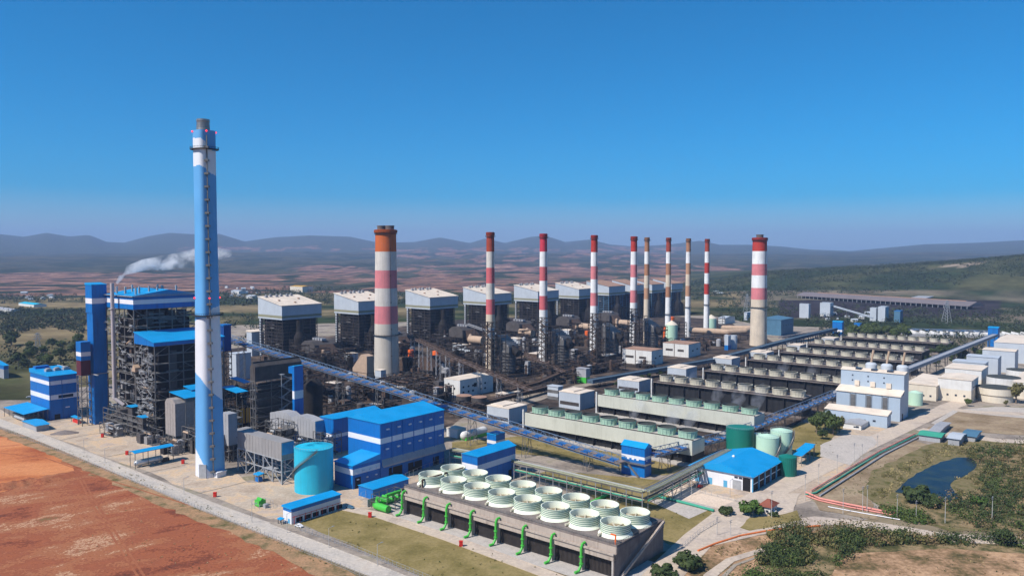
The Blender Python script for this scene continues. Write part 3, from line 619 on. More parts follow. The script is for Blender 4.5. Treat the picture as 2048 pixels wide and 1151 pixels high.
# ---------------------------------------------------------------- generic building
WINS = {}
def walls(mb, L, W, H, bands, mis, gx=None, gy=None):
    """stacked band boxes; bands = [(f0, f1, mat index)]"""
    for f0, f1, mi in bands: mb.box(-L/2, L/2, -W/2, W/2, H*f0, H*f1, mi)
def bldg(name, label, cat, fitargs, bands=((0,1,0),), wm=('blue','white'), roof='flat', rise=2.0, rm='blueroof', over=.5, group=None, ang=None, extra=None, ridge=.5, low=0):
    c, L, W, H = fit(*fitargs, ang=ang)
    t = thing(name, label, cat, c, GA if ang is None else R(ang), group)
    mb = MB(); walls(mb, L, W, H-low, bands, None); mb.build('wall', [M[k] for k in wm], t)
    q = MB(); x0, x1, y0, y1 = -L/2-over, L/2+over, -W/2-over, W/2+over
    H2 = H+.02
    if roof == 'flat': q.box(x0, x1, y0, y1, H2, H2+.5)
    elif roof == 'gx':                                            # ridge runs along x (gable seen on the A side)
        q.prism([(y0,H2),(y1,H2),(y0+(y1-y0)*ridge,H2+rise)], x0, x1, axis='x')
    elif roof == 'gy':                                            # ridge runs along y (gable on the -B side)
        q.prism([(x0,H2),(x1,H2),(x0+(x1-x0)*ridge,H2+rise)], y0, y1, axis='y')
    elif roof == 'sx': q.prism([(x0,H2),(x1,H2),(x1,H2+.4),(x0,H2+rise)], y0, y1, axis='y')
    elif roof == 'sy': q.prism([(y0,H2),(y1,H2),(y1,H2+rise),(y0,H2+.4)], x0, x1, axis='x')
    q.build('roof', M[rm], t)
    if extra: extra(t, L, W, H)
    return t, c, L, W, H
def rects(t, name, m, face, items, L, W, depth=.12, each=True):
    """small panels on a face: items (a, z, w, h) with a along the face from the near corner"""
    for a, z, w_, h_ in items:
        q = MB()
        if face == 'F': x = L/2-a; q.box(x-w_/2, x+w_/2, -W/2-depth, -W/2-.003, z, z+h_)
        else: y = -W/2+a; q.box(L/2+.003, L/2+depth, y-w_/2, y+w_/2, z, z+h_)
        q.build(name, m if not isinstance(m, str) else M[m], t)
# big blue hall
def ex(t, L, W, H):
    n = 6
    q = MB()
    for k in range(1, n): y = -W/2+W*k/n; q.box(L/2+.01, L/2+.3, y-.18, y+.18, H*.1, H*.97)
    q.build('downpipe', M['blue'], t)
    for k in range(n):
        y = W*(k+.5)/n
        rects(t, 'wall_lamp', 'white', 'R', [(y+1, H*.87, 2.0, .8), (y+.5, H*.53, 2.0, .8)], L, W, .8)
    q = MB(); q.prism([(L/2+.01, H*.37), (L/2+.01, H*.27), (L/2+1.5, H*.24), (L/2+1.5, H*.27)], -W/2+1, W/2, axis='y'); q.build('canopy', M['silverd'], t)
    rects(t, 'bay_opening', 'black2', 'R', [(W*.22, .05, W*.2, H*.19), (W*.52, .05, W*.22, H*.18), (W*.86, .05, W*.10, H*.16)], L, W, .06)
hall = bldg('blue_hall', 'large blue hall with a white stripe, lamp rows and a grey canopy along its side', 'building', (761.5,962,696,888,847), ((0,.645,0),(.645,.74,1),(.74,1,0)), roof='gy', rise=3.2, ridge=.35, extra=ex)
# annex in front
pa = G(706,978); pm = G(761.5,962); LbA = (pm-pa).dot(EB)-.05; LaA = along(Vector((pa.x,pa.y,zt(pa,932))), -EA, 669, zt(pa,932)); HA = zt(pa,932)
t = thing('blue_annex', 'low blue annex with white upper band in front of the large blue hall', 'building', pa-EA*LaA/2+EB*LbA/2)
mb = MB(); walls(mb, LaA, LbA, HA, ((0,.6,0),(.6,.85,1),(.85,1,0)), None); mb.build('wall', [M['blue'],M['white']], t)
q = MB(); q.prism([(-LbA/2-.4,HA+.02),(LbA/2,HA+.02),(LbA/2,HA+3.2),(-LbA/2-.4,HA+.4)], -LaA/2-.4, LaA/2+.4, axis='x'); q.build('roof', M['blueroof'], t)
rects(t, 'wall_lamp', 'white', 'R', [(LbA*(k+.5)/4, HA*.66, 1.3, .6) for k in range(4)]+[(LbA*(k+.5)/3, HA*.36, 1.3, .6) for k in range(3)], LaA, LbA, .7)
rects(t, 'door', 'black2', 'R', [(3.5, .05, 4.0, 6)], LaA, LbA, .06)
bldg('blue_wing', 'shaded blue wing with white stripe behind the large blue hall', 'building', (668,906,640,762,838), ((0,.45,0),(.45,.55,1),(.55,1,0)), roof='gy', rise=2)
bldg('tunnel_shed', 'long low plain blue shed between blue annex and fan deck', 'shed', (746,999,717,817,978), roof='gy', rise=1.3)
def ex(t, L, W, H):
    n = 6
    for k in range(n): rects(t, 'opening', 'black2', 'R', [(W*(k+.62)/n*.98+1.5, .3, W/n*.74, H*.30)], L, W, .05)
    q = MB()
    for k in range(9): y = -W/2+W*(k+.3)/9; q.beam((L/2+.9,y,0), (L/2+.9,y,H*.55), .15)
    q.beam((L/2+.9,-W/2,H*.5), (L/2+.9,W/2,H*.5), .18); q.build('red_rail', M['red'], t)
    rects(t, 'door', 'pblue', 'F', [(L*.3, .2, 1.6, H*.3)], L, W, .08)
bldg('switchgear_shed', 'long narrow white shed with blue roof edge beside the perimeter road', 'shed', (583,1048,566,681,1018), ((0,.78,1),(.78,1,0)), roof='sx', rise=.9, extra=ex)
def ex(t, L, W, H):
    rects(t, 'door', 'black2', 'R', [(W*.85, .1, 3, 4)], L, W)
bldg('blue_box_building', 'smaller blue gabled building with slanting white stripe behind fan deck', 'building', (955,975,924,1031,913), ((0,.53,0),(.53,.72,1),(.72,1,0)), roof='gy', rise=2.2, extra=ex)
# transfer tower
def ex(t, L, W, H):
    rects(t, 'window', 'white', 'F', [(L*(.3+.2*k), H*.55, L*.10, H*.05) for k in range(3)], L, W)
    rects(t, 'window', 'white', 'R', [(W*.3, H*.54, W*.14, H*.05), (W*.6, H*.6, W*.2, H*.06)], L, W)
    q = MB(); q.box(-L/2-1.2, L/2+1.8, -W/2-1.6, W/2+1.2, H*.42, H*.45)
    for k in range(9):
        q.beam((-L/2-1.2+(L+3)*k/8, -W/2-1.6, H*.45), (-L/2-1.2+(L+3)*k/8, -W/2-1.6, H*.50), .12)
    q.beam((-L/2-1.2, -W/2-1.6, H*.50), (L/2+1.8, -W/2-1.6, H*.50), .14); q.beam((L/2+1.8,-W/2-1.6,H*.5), (L/2+1.8,W/2+1.2,H*.5), .14)
    q.build('gallery', M['steel'], t)
    q = MB()
    q.beam((-L*.1,-W/2-2.4,H*.4), (L*.35,-W/2-2.4,.3), .9); q.beam((-L/2-2,-W/2-1,H*.42), (-L/2-.5,-W/2-1,.3), .3); q.build('stair', M['steel'], t)
bldg('transfer_tower', 'blue gabled tower with white stripe where the blue conveyors meet', 'tower', (1289,955,1243,1303,897), ((0,.60,0),(.60,.70,1),(.70,1,0)), roof='gx', rise=2.5, extra=ex)
# warehouse
def ex(t, L, W, H):
    rects(t, 'door', 'pblue', 'F', [(L*.42, .1, 2.2, 3.6), (L*.67, .1, 2.6, 3.6), (L*.88, .1, 2.6, 3.6)], L, W)
    rects(t, 'shutter', 'steell', 'F', [(L*.235, .1, 5.0, 5)], L, W)
    rects(t, 'window', 'glass', 'F', [(L*.25, H*.72, 2, 1.0), (L*.18, H*.72, 2, 1.0)], L, W)
    rects(t, 'gable_band', 'white', 'F', [(L*.5, H+.3, L*.96, .3)], L, W, .04)
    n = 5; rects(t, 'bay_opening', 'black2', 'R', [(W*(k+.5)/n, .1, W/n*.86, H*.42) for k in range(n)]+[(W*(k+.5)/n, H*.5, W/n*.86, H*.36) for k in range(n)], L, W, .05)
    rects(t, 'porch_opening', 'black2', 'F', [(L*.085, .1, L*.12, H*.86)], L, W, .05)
    for k in range(n+1): y = -W/2+W*k/n; q = MB(); q.box(L/2+.1, L/2+.6, y-.45, y+.45, 0, H); q.build('column', M['pblue'], t)
    q = MB(); q.ball((L*.0, -W*.1, H+4.6), .9); q.box(-.1, .1, -W*.1-.1, -W*.1+.1, H+2, H+4.4); q.build('dish', M['white'], t)
bldg('warehouse', 'white warehouse with wide bright blue roof and blue doors', 'warehouse', (1504,984,1381,1563,953), ((0,1,1),), roof='gy', rise=4.6, over=1.2, extra=ex)
# ---------------------------------------------------------------- tanks
def tank(name, label, u, vb, w_, vt, m, cone=.14, ribs=0, stair=0, rings=0, group=None, vribs=0, rail=True, cat='tank', conem=None, bandz=None, z=0):
    f = G(u, vb); D = f.y; r = w_/2*D/F; dirn = Vector((f.x, f.y, 0)).normalized(); c = f+dirn*r; H = zt(f, vt)
    t = thing(name, label, cat, c, 0, group)
    q = MB(); prof = [(r, 0), (r, H)]
    if bandz: prof = [(r*.93,0),(r*.93,H*bandz),(r,H*(bandz+.08)),(r,H)]
    q.lathe(prof, n=48)
    for k in range(rings): zz = H*(k+1)/(rings+1); q.lathe([(r,zz-.12),(r+.15,zz),(r,zz+.12)], n=48)
    for k in range(vribs):
        a = 2*math.pi*k/vribs; q.beam((r*math.cos(a), r*math.sin(a), 0), (r*math.cos(a), r*math.sin(a), H), .35)
    q.build('shell', m if not isinstance(m, str) else M[m], t)
    q = MB(); q.lathe([(r*1.01, H), (r*1.01, H+.12), (r*.5, H+r*cone*.6), (.05, H+r*cone)], n=48)
    for k in range(ribs): a = 2*math.pi*k/ribs; q.beam((r*math.cos(a), r*math.sin(a), H+.15), (.4*math.cos(a), .4*math.sin(a), H+r*cone+.1), .12)
    q.build('roof', conem or (m if not isinstance(m, str) else M[m]), t)
    if rail:
        q = MB(); n = 40
        for k in range(n):
            a, b = 2*math.pi*k/n, 2*math.pi*(k+1)/n
            q.beam((r*math.cos(a), r*math.sin(a), H), (r*math.cos(a), r*math.sin(a), H+1.2), .09); q.beam((r*math.cos(a), r*math.sin(a), H+1.2), (r*math.cos(b), r*math.sin(b), H+1.2), .1)
        q.build('railing', M['steell'], t)
    if stair:
        q = MB(); n = 26; a0, a1 = stair if isinstance(stair, tuple) else (R(200), R(300))
        for k in range(n):
            a, b = a0+(a1-a0)*k/n, a0+(a1-a0)*(k+1)/n; z0, z1 = .3+(H-.3)*k/n, .3+(H-.3)*(k+1)/n
            for rr2, zz, ww in ((r+.5, 0, .5), (r+1.15, 0, .4), (r+1.15, .6, .2), (r+1.15, 1.2, .2)): q.beam((rr2*math.cos(a), rr2*math.sin(a), z0+zz), (rr2*math.cos(b), rr2*math.sin(b), z1+zz), ww)
            q.beam(((r)*math.cos(a), r*math.sin(a), z0), ((r+1.2)*math.cos(a), (r+1.2)*math.sin(a), z0), .3)
        q.build('stair', M['steel'], t)
    return t, c, r, H
tank('water_tank', 'large turquoise tank with a spiral stair, ribbed cone roof beside the duct houses', 628.5, 989, 79, 902, 'turq', .16, ribs=36, stair=(R(140), R(294)))
tank('water_tank', 'wide dark green tank behind the blue-roofed warehouse', 1479.5, 912, 56, 860, 'dgreen', .14)
tank('water_tank', 'pale green domed tank left of its taller twin behind the warehouse', 1534.5, 925, 45, 877, 'lgreen', .26, stair=(R(270), R(360)))
tank('water_tank', 'pale green domed tank with spiral stair, right of its twin', 1562, 916, 43, 865, 'lgreen', .26, stair=(R(250), R(350)))
tank('water_tank', 'small pale green tank half hidden beside the wide dark green tank', 1514, 905, 16, 868, 'lgreen', .2, rail=False)
tank('ribbed_tank', 'dark green tank with vertical ribs beside blue canopy', 1575, 953.5, 34, 916, 'dgreen', .3, vribs=28, rail=False)
tank('water_tank', 'pale green cone-roofed tank right of the tall pale blue building', 1830, 811, 28, 787, 'lgreen', .35)
tank('clarifier_tank', 'round cream concrete basin with overhanging rim beside cream building', 1990.5, 806, 67, 778, 'cream', .04, rail=False, bandz=.45, conem=M['fandark'])
tank('clarifier_tank', 'round white concrete basin behind the cream one', 2006, 790, 60, 757, 'offwhite', .03, rail=False, conem=M['fandark'])
# ---------------------------------------------------------------- front cooling tower
def front_tower():
    c, L, W, H = fit(1233,1158,808,1327,1090)
    t = thing('cooling_tower', 'long concrete cooling tower with sixteen ribbed pale green fan stacks and green riser pipes', 'cooling tower', c)
    x0, x1, y0, y1 = -L/2, L/2, -W/2, W/2
    q = MB(); q.box(x0, x1, y0, y1, H-.8, H); q.build('deck', M['concd'], t)
    q = MB(); q.box(x0+1, x1-.6, y0+3.0, y1-1, 0, H-.8); q.build('core', M['louvre'], t)
    q = MB(); q.box(x0, x1, y0-.3, y0+1, H-3.4, H-.81); q.box(x0, x1, y0-1.9, y0+.5, H-5.9, H-3.45); q.box(x0, x1, y0-2.5, y0-1.5, H-3.6, H-2.9); q.build('fascia', M['concp'], t)
    q = MB(); q.box(x1-.5, x1, y0-1.9, y1, 0, H-3.5); q.box(x1-.3, x1+.2, y0, y1, H-3.49, H-.81)
    q.build('end_wall', M['concd'], t)
    q = MB(); q.box(x0, x0+.5, y0-1.9, y1, 0, H-.81); q.build('end_wall', M['concd'], t)
    q = MB(); q.beam((x1+1.3, y0+2, 1), (x1+1.3, y1-2, H), 1.0); q.beam((x1+1.6, y0+2, 2.2), (x1+1.6, y1-2, H+1.2), .12)
    q.build('stair', M['concp'], t)
    nb = 8
    for k in range(nb+1):
        x = x1-.7-(L-1.4)*k/nb
        q = MB(); q.prism([(x-.55, 0), (x+.55, 0), (x+.55, H-5.9), (x-.55, H-5.9)], y0-1.7, y0+3, axis='y'); q.build('pier', M['conc'], t)
    for k in range(nb):
        xa = x1-.7-(L-1.4)*(k+1)/nb+.56; xb = x1-.7-(L-1.4)*k/nb-.56; q = MB()
        q.box(xa, xb, y0+1.0, y0+1.2, .3, H-5.9)
        n = 22
        for i in range(n): x = xa+(xb-xa)*(i+.5)/n; q.box(x-.16, x+.16, y0+.55, y0+1.0, .3, H-5.9)
        q.build('louvre_bay', [M['louvre']], t)
    for k in range(nb):                                           # riser pipes
        x = x1-.7-(L-1.4)*(k+.93)/nb; q = MB(); r = .55; yp = y0-3.0
        q.pipe([(x-.8, y0-6.4, .7), (x-.2, y0-4.6, .9), (x, yp, 3.0), (x, yp, H-3.8), (x+.15, yp+.5, H-2.2), (x+.3, y0-.8, H-1.9)], r, n=12)
        for z in (3.4, H*.45): q.lathe([(r, z), (r+.35, z+.02), (r+.35, z+.4), (r, z+.42)], cx=x, cy=yp, n=12)
        q.build('riser_pipe', M['green'], t)
    q = MB()
    for k in range(70):
        x = x0+L*k/69; q.beam((x, y0+.2, H), (x, y0+.2, H+1.1), .09)
    for z in (.6, 1.1): q.beam((x0, y0+.2, H+z), (x1, y0+.2, H+z), .1)
    for k in range(30):
        y = y0+W*k/29; q.beam((x1-.1, y, H), (x1-.1, y, H+1.1), .09)
    q.beam((x1-.1, y0, H+1.1), (x1-.1, y1, H+1.1), .1); q.build('railing', M['steel'], t)
    q = MB(); q.beam((x1-1.2, y0+1.0, H), (x1-1.2, y0+1.0, H+3.8), .45); q.beam((x1-1.2, y0+1.0, H+3.6), (x1-3.4, y0+1.0, H+3.6), .5); q.build('davit', M['orange'], t)
    q = MB(); q.pipe([(x0+9.0, y0+4, H+.2), (x0+9.0, y0+4, H+3.6), (x0+9.6, y1-4, H+3.6)], .5, n=8); q.build('deck_pipe', M['rust'], t)
    # one fan stack, then copies
    R0 = L/nb*.415
    hh = 5.0
    rad = lambda z: R0*(1.13-.13*min(1, z/1.3)**.5)*(1-.02*math.sin(z/hh*3.14))
    prof = []; mis = []
    prof.append((rad(0), 0)); mis.append(0); prof.append((rad(.9), .9)); mis.append(0)
    for k in range(5):
        za = .9+(hh-.9)*k/5; zb = .9+(hh-.9)*(k+1)/5
        prof += [(rad(zb), zb-.26), (rad(zb)+.12, zb-.25), (rad(zb)+.12, zb-.02), (rad(zb), zb)]; mis += [0, 0, 1, 0]
        mis[-4:] = [0, 1, 1, 0]
    prof += [(rad(hh)*.95, hh), (rad(hh)*.95, 1.0)]; mis += [0, 0]
    mis = mis[:len(prof)-1]+[0]*(len(prof)-1-len(mis))
    def fan_stack(x, y):
        q = MB(); q.lathe(prof, n=40, mis=mis)
        o = q.build('fan_stack', [M['fan'], M['fand']], t); o.location = (x, y, H)
        q = MB(); q.lathe([(R0*.96, 1.9), (.1, 1.9)], n=32); q.build('fan_screen', mat('fan_screen', (.24,.20,.13), .8, .2, .5), o)
        q = MB(); q.lathe([(.9, 1.92), (.9, 2.6), (.05, 2.8)], n=14)
        for k in range(8): a = 2*math.pi*k/8; q.beam((.8*math.cos(a), .8*math.sin(a), 2.3), (R0*.9*math.cos(a), R0*.9*math.sin(a), 2.25), .5)
        q.build('fan', M['fanc'], o)
        q = MB(); q.pipe([(-.5*R0, -R0*1.25, .7), (-.5*R0, -R0*.8, .7)], .55, n=8); q.build('motor_cowl', M['fanc'], o)
        return o
    first = None
    for j in range(2):
        for k in range(nb):
            x = x1-L/nb*(k+.5); y = y0+W*(.30+.41*j)
            if first is None: first = fan_stack(x, y)
            else:
                o = first.copy(); C.objects.link(o); o.parent = t; o.location = (x, y, H); o.rotation_euler = (0, 0, .1*(k-3.5))
                for g in first.children: d = g.copy(); C.objects.link(d); d.parent = o
front_tower()
# ---------------------------------------------------------------- big blue boiler building (left)
def boiler_building():
    P = G(312, 875); zl0, zl1 = zt(P, 693), zt(P, 686)
    La = along(Vector((P.x, P.y, zl1)), -EA, 268, zl1); Lb = along(Vector((P.x, P.y, zl1)), EB, 448, zl1)
    Q = P-EA*La; H = zt(Q, 592); Hb = zt(Q, 619); s0, s1 = zt(Q, 609), zt(Q, 600)
    Lh = along(Vector((Q.x, Q.y, H)), -EA, 210, H); Lbh = along(Vector((Q.x, Q.y, H)), EB, 393, H)
    t = thing('boiler_building', 'huge open steel boiler building with blue roofs and white stripe, behind the blue chimney', 'power plant building', Q)
    # local frame: x along EA, y along EB, origin at the high block's near corner
    q = MB()
    for z0, z1, mi in ((Hb, s0, 0), (s0, s1, 1), (s1, H, 0)): q.box(-Lh, 0, 0, Lbh, z0, z1, mi)
    q.build('wall', [M['blue'], M['white']], t)
    q = MB(); q.prism([(-.6, H+.02), (Lbh+.6, H+.02), (Lbh*.55, H+4.0)], -Lh-.6, .6, axis='x')
    rf = q.build('roof', M['blueroof'], t)
    for k in range(14):
        q = MB(); a = rnd.random(); x = -Lh*rnd.uniform(.1, .9); y = Lbh*(.05+.9*a); h = rnd.uniform(4, 7); q.tube((x, y, H), (x, y, H+3+h*.6), .7, n=8); q.build('roof_vent', M['steell'], rf)
    q = MB(); q.box(-Lh-1.2, 1.2, -1.4, 0.0, H-.5, H-.1); q.box(.6, 1.4, -1, Lbh, H-.5, H-.1)
    for k in range(40): q.beam((1.3, Lbh*k/39, H-.1), (1.3, Lbh*k/39, H+1), .12)
    q.beam((1.3,0,H+1),(1.3,Lbh,H+1),.14); q.build('gutter_walkway', M['steell'], t)
    q = MB(); q.lattice(-Lh+.5, -.5, .5, Lbh-.5, 0, Hb-.02, 3, 5, 13, .6, seed=3, diag=.3, floors=.95, inner=False); q.build('steel_frame', M['steel'], t)
    q = MB(); q.box(-Lh*.8, -4, 5, Lbh-4, 0, Hb-8); q.box(-Lh*.6, -6, 8, Lbh*.6, Hb-8, Hb-.05); q.build('boiler_casing', M['black'], t)
    r = random.Random(5)
    for k in range(20):
        x = -Lh+2+r.random()*(Lh-4); z = r.uniform(6, Hb-8); q = MB(); q.tube((x, 1.6, z), (x+r.uniform(-14, 14), 1.6, z+r.choice((0, 0, 4))), r.uniform(.3, .9), n=6); q.build('pipe', M[r.choice(['steel','steell','tan'])], t)
    for k in range(20):
        y = 2+r.random()*(Lbh-14); z = r.uniform(Hb-24, Hb-3); q = MB(); q.tube((-1.6, y, z), (-1.6, y+r.uniform(5, 14), z), r.uniform(.3, .8), n=6); q.build('pipe', M['steel'], t)
    for k in range(4):
        q = MB(); y = Lbh*(.28+.17*k); q.tube((-4.5, y, Hb-12), (-4.5, y, Hb-2), 3.2, n=14); q.build('silo', M['soot'], t)
    # thin exhaust pipe on the left face
    q = MB(); xp = -Lh*.53; yp = -4.0; hp = H+9
    q.pipe([(xp+6, 0, 17), (xp, yp, 22), (xp, yp, hp)], 1.35, n=12); q.lathe([(1.35, hp), (1.1, hp), (1.1, hp-3)], cx=xp, cy=yp, n=12)
    q.box(xp-2.5, xp+2.5, yp-2, yp+3.5, s0-4, s0-3.6); q.build('exhaust_pipe', mat('exhaust_pipe_steel', (.42,.38,.38), .5, .1, .3, streak=.4, dirtcol=(.25,.2,.18)), t)
    # low block
    q = MB(); drop = 0
    hh = zt(Q+EB*0, 664)
    q.prism([(0.3, zl0), (La, zl0), (La, zl1), (0.3, hh)], 0, Lb, axis='y'); q.build('lower_fascia', M['blue'], t)
    q = MB(); q.prism([(0.3, hh+.03), (La+.6, zl1+.03), (La+.6, zl1+.4), (0.3, hh+.45)], -.6, Lb+.6, axis='y'); q.build('lower_roof', M['blueroof'], t)
    q = MB(); q.lattice(.8, La-.5, .5, Lb-.5, 0, zl0-.02, 3, 5, 10, .6, seed=8, diag=.4, floors=.95); q.build('steel_frame', M['steel'], t)
    q = MB(); q.box(3, La-4, 5, Lb-4, 0, zl0-.05); q.box(3.1, La-2.2, 14, Lb-14, 26, zl0-1.0); q.build('boiler_casing', M['black'], t)
    for (y, w_, z0, z1) in ((Lb*.2, 6, 26, zl0-4), (Lb*.42, 9, 10, 24), (Lb*.7, 8, 26, 40)):
        q = MB(); q.box(La-1.5, La-.9, y, y+w_, z0, z1); q.build('panel', M['soot'], t)
    r = random.Random(6)
    for k in range(24):
        x = 1+r.random()*(La-3); z = r.uniform(5, zl0-4); q = MB(); q.tube((x, .9, z), (x+r.uniform(-9, 9), .9, z+r.choice((0, 0, 3))), r.uniform(.25, .7), n=6); q.build('pipe', M[r.choice(['steel','steell','tan','rust'])], t)
    for k in range(20):
        y = 2+r.random()*(Lb-14); z = r.uniform(5, zl0-4); q = MB(); q.tube((La-.9, y, z), (La-.9, y+r.uniform(3, 14), z), r.uniform(.25, .7), n=6); q.build('pipe', M[r.choice(['steel','soot'])], t)
    for k in range(14):
        x = r.uniform(3, La-8); z = r.uniform(8, zl0-8); q = MB(); s_ = r.uniform(2, 5); q.box(x, x+s_, 2, 4.9, z, z+r.uniform(2, 6)); q.build('casing_panel', M[r.choice(['soot','esp','tan','rust','silverd'])], t)
    for k in range(10):
        x = -r.uniform(4, Lh-4); z = r.uniform(12, Hb-8); q = MB(); s_ = r.uniform(2, 5); q.box(x, x+s_, 2, 4.9, z, z+r.uniform(2, 6)); q.build('casing_panel', M[r.choice(['soot','esp','silverd','rust'])], t)
    for (xa, xb, za, zb_, yy, nn2) in ((-Lh+1, -1, 4, Hb-2, -.4, 90), (1.5, La-1, 4, zl0-2, -.4, 120)):
        q = MB()
        for k in range(nn2):
            x = r.uniform(xa, xb); z = r.uniform(za, zb_); l = r.uniform(2, 8); x2 = min(xb, x+l)
            if k % 4 == 0: q.beam((x, yy, z), (x2, yy-.2, z+r.choice((-3, 3))), .28)
            elif k % 7 == 0: q.beam((x, yy, z), (x, yy, min(zb_, z+6)), .3)
            else: q.box(x, x2, yy-r.uniform(.3, 1.6), yy, z, z+.22); q.beam((x, yy-1, z+1.1), (x2, yy-1, z+1.1), .12)
        tag(q.build('platforms', M['steell'], t), None, None, kind='stuff')
    # foot of the frame: bunkers and platforms in front
    q = MB(); q.lattice(-Lh*.7, La, -9, -1, 0, 15, 8, 2, 4, .45, seed=12, diag=.5, floors=.7)
    q.build('front_platforms', M['steel'], t)
    q = MB(); q.prism([(-16, 8), (-4, 8), (-7, 16), (-13, 16)], -8, -1, axis='y'); q.box(-30, -22, -8, -1.2, 0, 9); q.box(6, 12, -8, -1.2, 2, 10); q.build('hopper', M['soot'], t)
    q = MB(); q.prism([(-1, 44), (5, 44), (5, 47), (2, 49)], -2, 2, axis='y'); q.build('hood', M['tan'], t)
    return t, P, Q, La, Lb, Lh, H
BB = boiler_building()
def small_bunker(u, vb, uL, uR, vt, label):
    c, L, W, H = fit(u, vb, uL, uR, vt); t = thing('ash_bunker', label, 'bunker', c)
    q = MB(); q.lattice(-L/2, L/2, -W/2, W/2, 0, H*.5, 1, 1, 2, .35, seed=4, diag=.8); q.build('frame', M['steel'], t)
    q = MB(); q.box(-L/2+.3, L/2-.3, -W/2+.3, W/2-.3, H*.42, H-.3); q.build('casing', M['soot'], t)
    q = MB(); q.prism([(-L/2-.8, H-.28), (L/2+.8, H-.28), (0, H+.9)], -W/2-.8, W/2+.8, axis='y'); q.build('roof', M['blueroof'], t)
    q = MB(); q.box(-L*.3, L*.3, -W/2-1.2, -W/2+.2, .5, 3.2); q.build('machine', M['blue'], t)
small_bunker(265, 866, 254, 275, 813, 'grey bunker with small blue roof, taller and further left of the two')
small_bunker(287, 880, 275, 294, 834, 'grey bunker with small blue roof, nearer one beside the steel frame')
# elevator tower
def ex(t, L, W, H):
    q = MB(); q.box(-L/2+.01, -L/2+3, -W/2-.12, -W/2-.003, 2.2, 3.4); q.build('sign_plate', M['white'], t)
    hz = H*.70
c, L, W, H = fit(190, 849, 170, 213, 570)
t = thing('elevator_tower', 'tall narrow blue tower with white stripe near its top, left of the boiler building', 'tower', c)
hz = H*.80; fs_, fe = H*.867, H*.905
q = MB(); q.box(-L/2+.5, L/2-.4, -W/2+.5, W/2-.4, 0, hz); q.build('wall', M['blue'], t)
q = MB()
for z0, z1, mi in ((hz+.01, fs_, 0), (fs_, fe, 1), (fe, H, 0)): q.box(-L/2, L/2, -W/2, W/2, z0, z1, mi)
q.build('head', [M['blue'], M['white']], t)
q = MB(); q.prism([(-L/2-.3, H+.02), (L/2+.3, H+.02), (L/2+.3, H+.5), (-L/2-.3, H+1.6)], -W/2-.3, W/2+.3, axis='y'); q.build('roof', M['blueroof'], t)
q = MB(); q.box(-L/2+1.2, -L/2+3.8, -W/2+.38, -W/2+.497, 2.2, 3.2); q.build('sign_plate', M['white'], t)
q = MB(); q.box(-L/2-.9, L/2+8, -W/2-.5, -W/2+.45, 38, 38.5); q.box(L/2-.35, L/2+.4, -W/2+.5, W/2, 38, 38.5); q.build('walkway', M['steell'], t)
# far side hoist house
c, L, W, H = fit(165, 852, 152, 180, 684)
t = thing('hoist_house', 'small blue box with white stripe on a steel trestle behind the elevator tower', 'hoist house', c)
q = MB(); q.lattice(-L/2, L/2, -W/2, W/2, 0, H*.6, 1, 1, 6, .5, seed=9, diag=.7); q.build('frame', M['steel'], t)
q = MB()
for a, b, mi in ((.78,.83,0),(.83,.88,1),(.88,1,0)): q.box(-L/2-.5, L/2+.5, -W/2, W/2, H*a, H*b, mi)
q.build('wall', [M['blue'], M['white']], t)
q = MB(); q.prism([(-L/2, H*.6), (L/2, H*.6), (L/2, H*.777), (-L/2-.4, H*.777)], -W/2, W/2, axis='y'); q.build('chute', mat('maroon_cladding', (.09,.02,.03), .6, .1), t)
# blue striped building far left
def ex(t, L, W, H):
    for k in range(3):
        q = MB(); x = -L*.0; y = -W*.2+W*.3*k; q.box(x-2.2, x+2.2, y-2.2, y+2.2, H+1.2, H+3.4); q.tube((x, y, H+3.4), (x, y, H+4.2), 1.7, n=12); q.build('roof_fan', M['silverd'], t)
    q = MB(); q.box(-L/2+.5, -L/2+6, -W/2+2, -W/2+12, H+.5, H+4.5); q.build('penthouse', M['blue'], t)
    q = MB(); q.box(-L/2-8, -L/2-.2, -W/2-2, -W/2+6, 0, 0.01); 
    rects(t, 'window_band', 'glass', 'R', [(W*.55, H*.48, W*.5, H*.07)], L, W)
    rects(t, 'downpipe', 'blue', 'R', [(W*.42, .2, .35, H*.95), (W*.03, .2, .35, H*.95)], L, W, .3)
    rects(t, 'sign_plate', 'white', 'R', [(W*.6, H*.24, 3, .8)], L, W)
    rects(t, 'door', 'black2', 'R', [(W*.25, .05, 4, 4)], L, W)
bldg('filter_building', 'blue building with two white stripes and three grey roof fans at the far left', 'building', (100,840,60,157,753), ((0,.46,0),(.46,.57,1),(.57,.80,0),(.80,.89,1),(.89,1,0)), roof='sx', rise=3.0, extra=ex)
def canopy(name, label, fa, posts=3, rise=1.2, cat='shelter', inner=None, roofk='sy', th=.35):
    c, L, W, H = fit(*fa); t = thing(name, label, cat, c)
    q = MB(); x0, x1, y0, y1 = -L/2, L/2, -W/2, W/2
    if roofk == 'sy': q.prism([(y0,H),(y1,H+rise),(y1,H+rise+th),(y0,H+th)], x0, x1, axis='x')
    elif roofk == 'sx': q.prism([(x0,H+rise),(x1,H),(x1,H+th),(x0,H+rise+th)], y0, y1, axis='y')
    else: q.prism([(x0-.2,H),(0,H+rise),(x1+.2,H),(x1+.2,H+th),(0,H+rise+th),(x0-.2,H+th)], y0, y1, axis='y')
    q.build('roof', M['blueroof'], t)
    for k in range(posts+1):
        for x in (x0+.4, x1-.4):
            y = y0+.4+(W-.8)*k/posts; zz = H+(rise*(y-y0)/W if roofk == 'sy' else rise if roofk == 'sx' and x < 0 else .0)
            q = MB(); q.beam((x, y, 0), (x, y, zz), .3); q.build('post', M['steel'], t)
    if inner: inner(t, L, W, H)
    return t
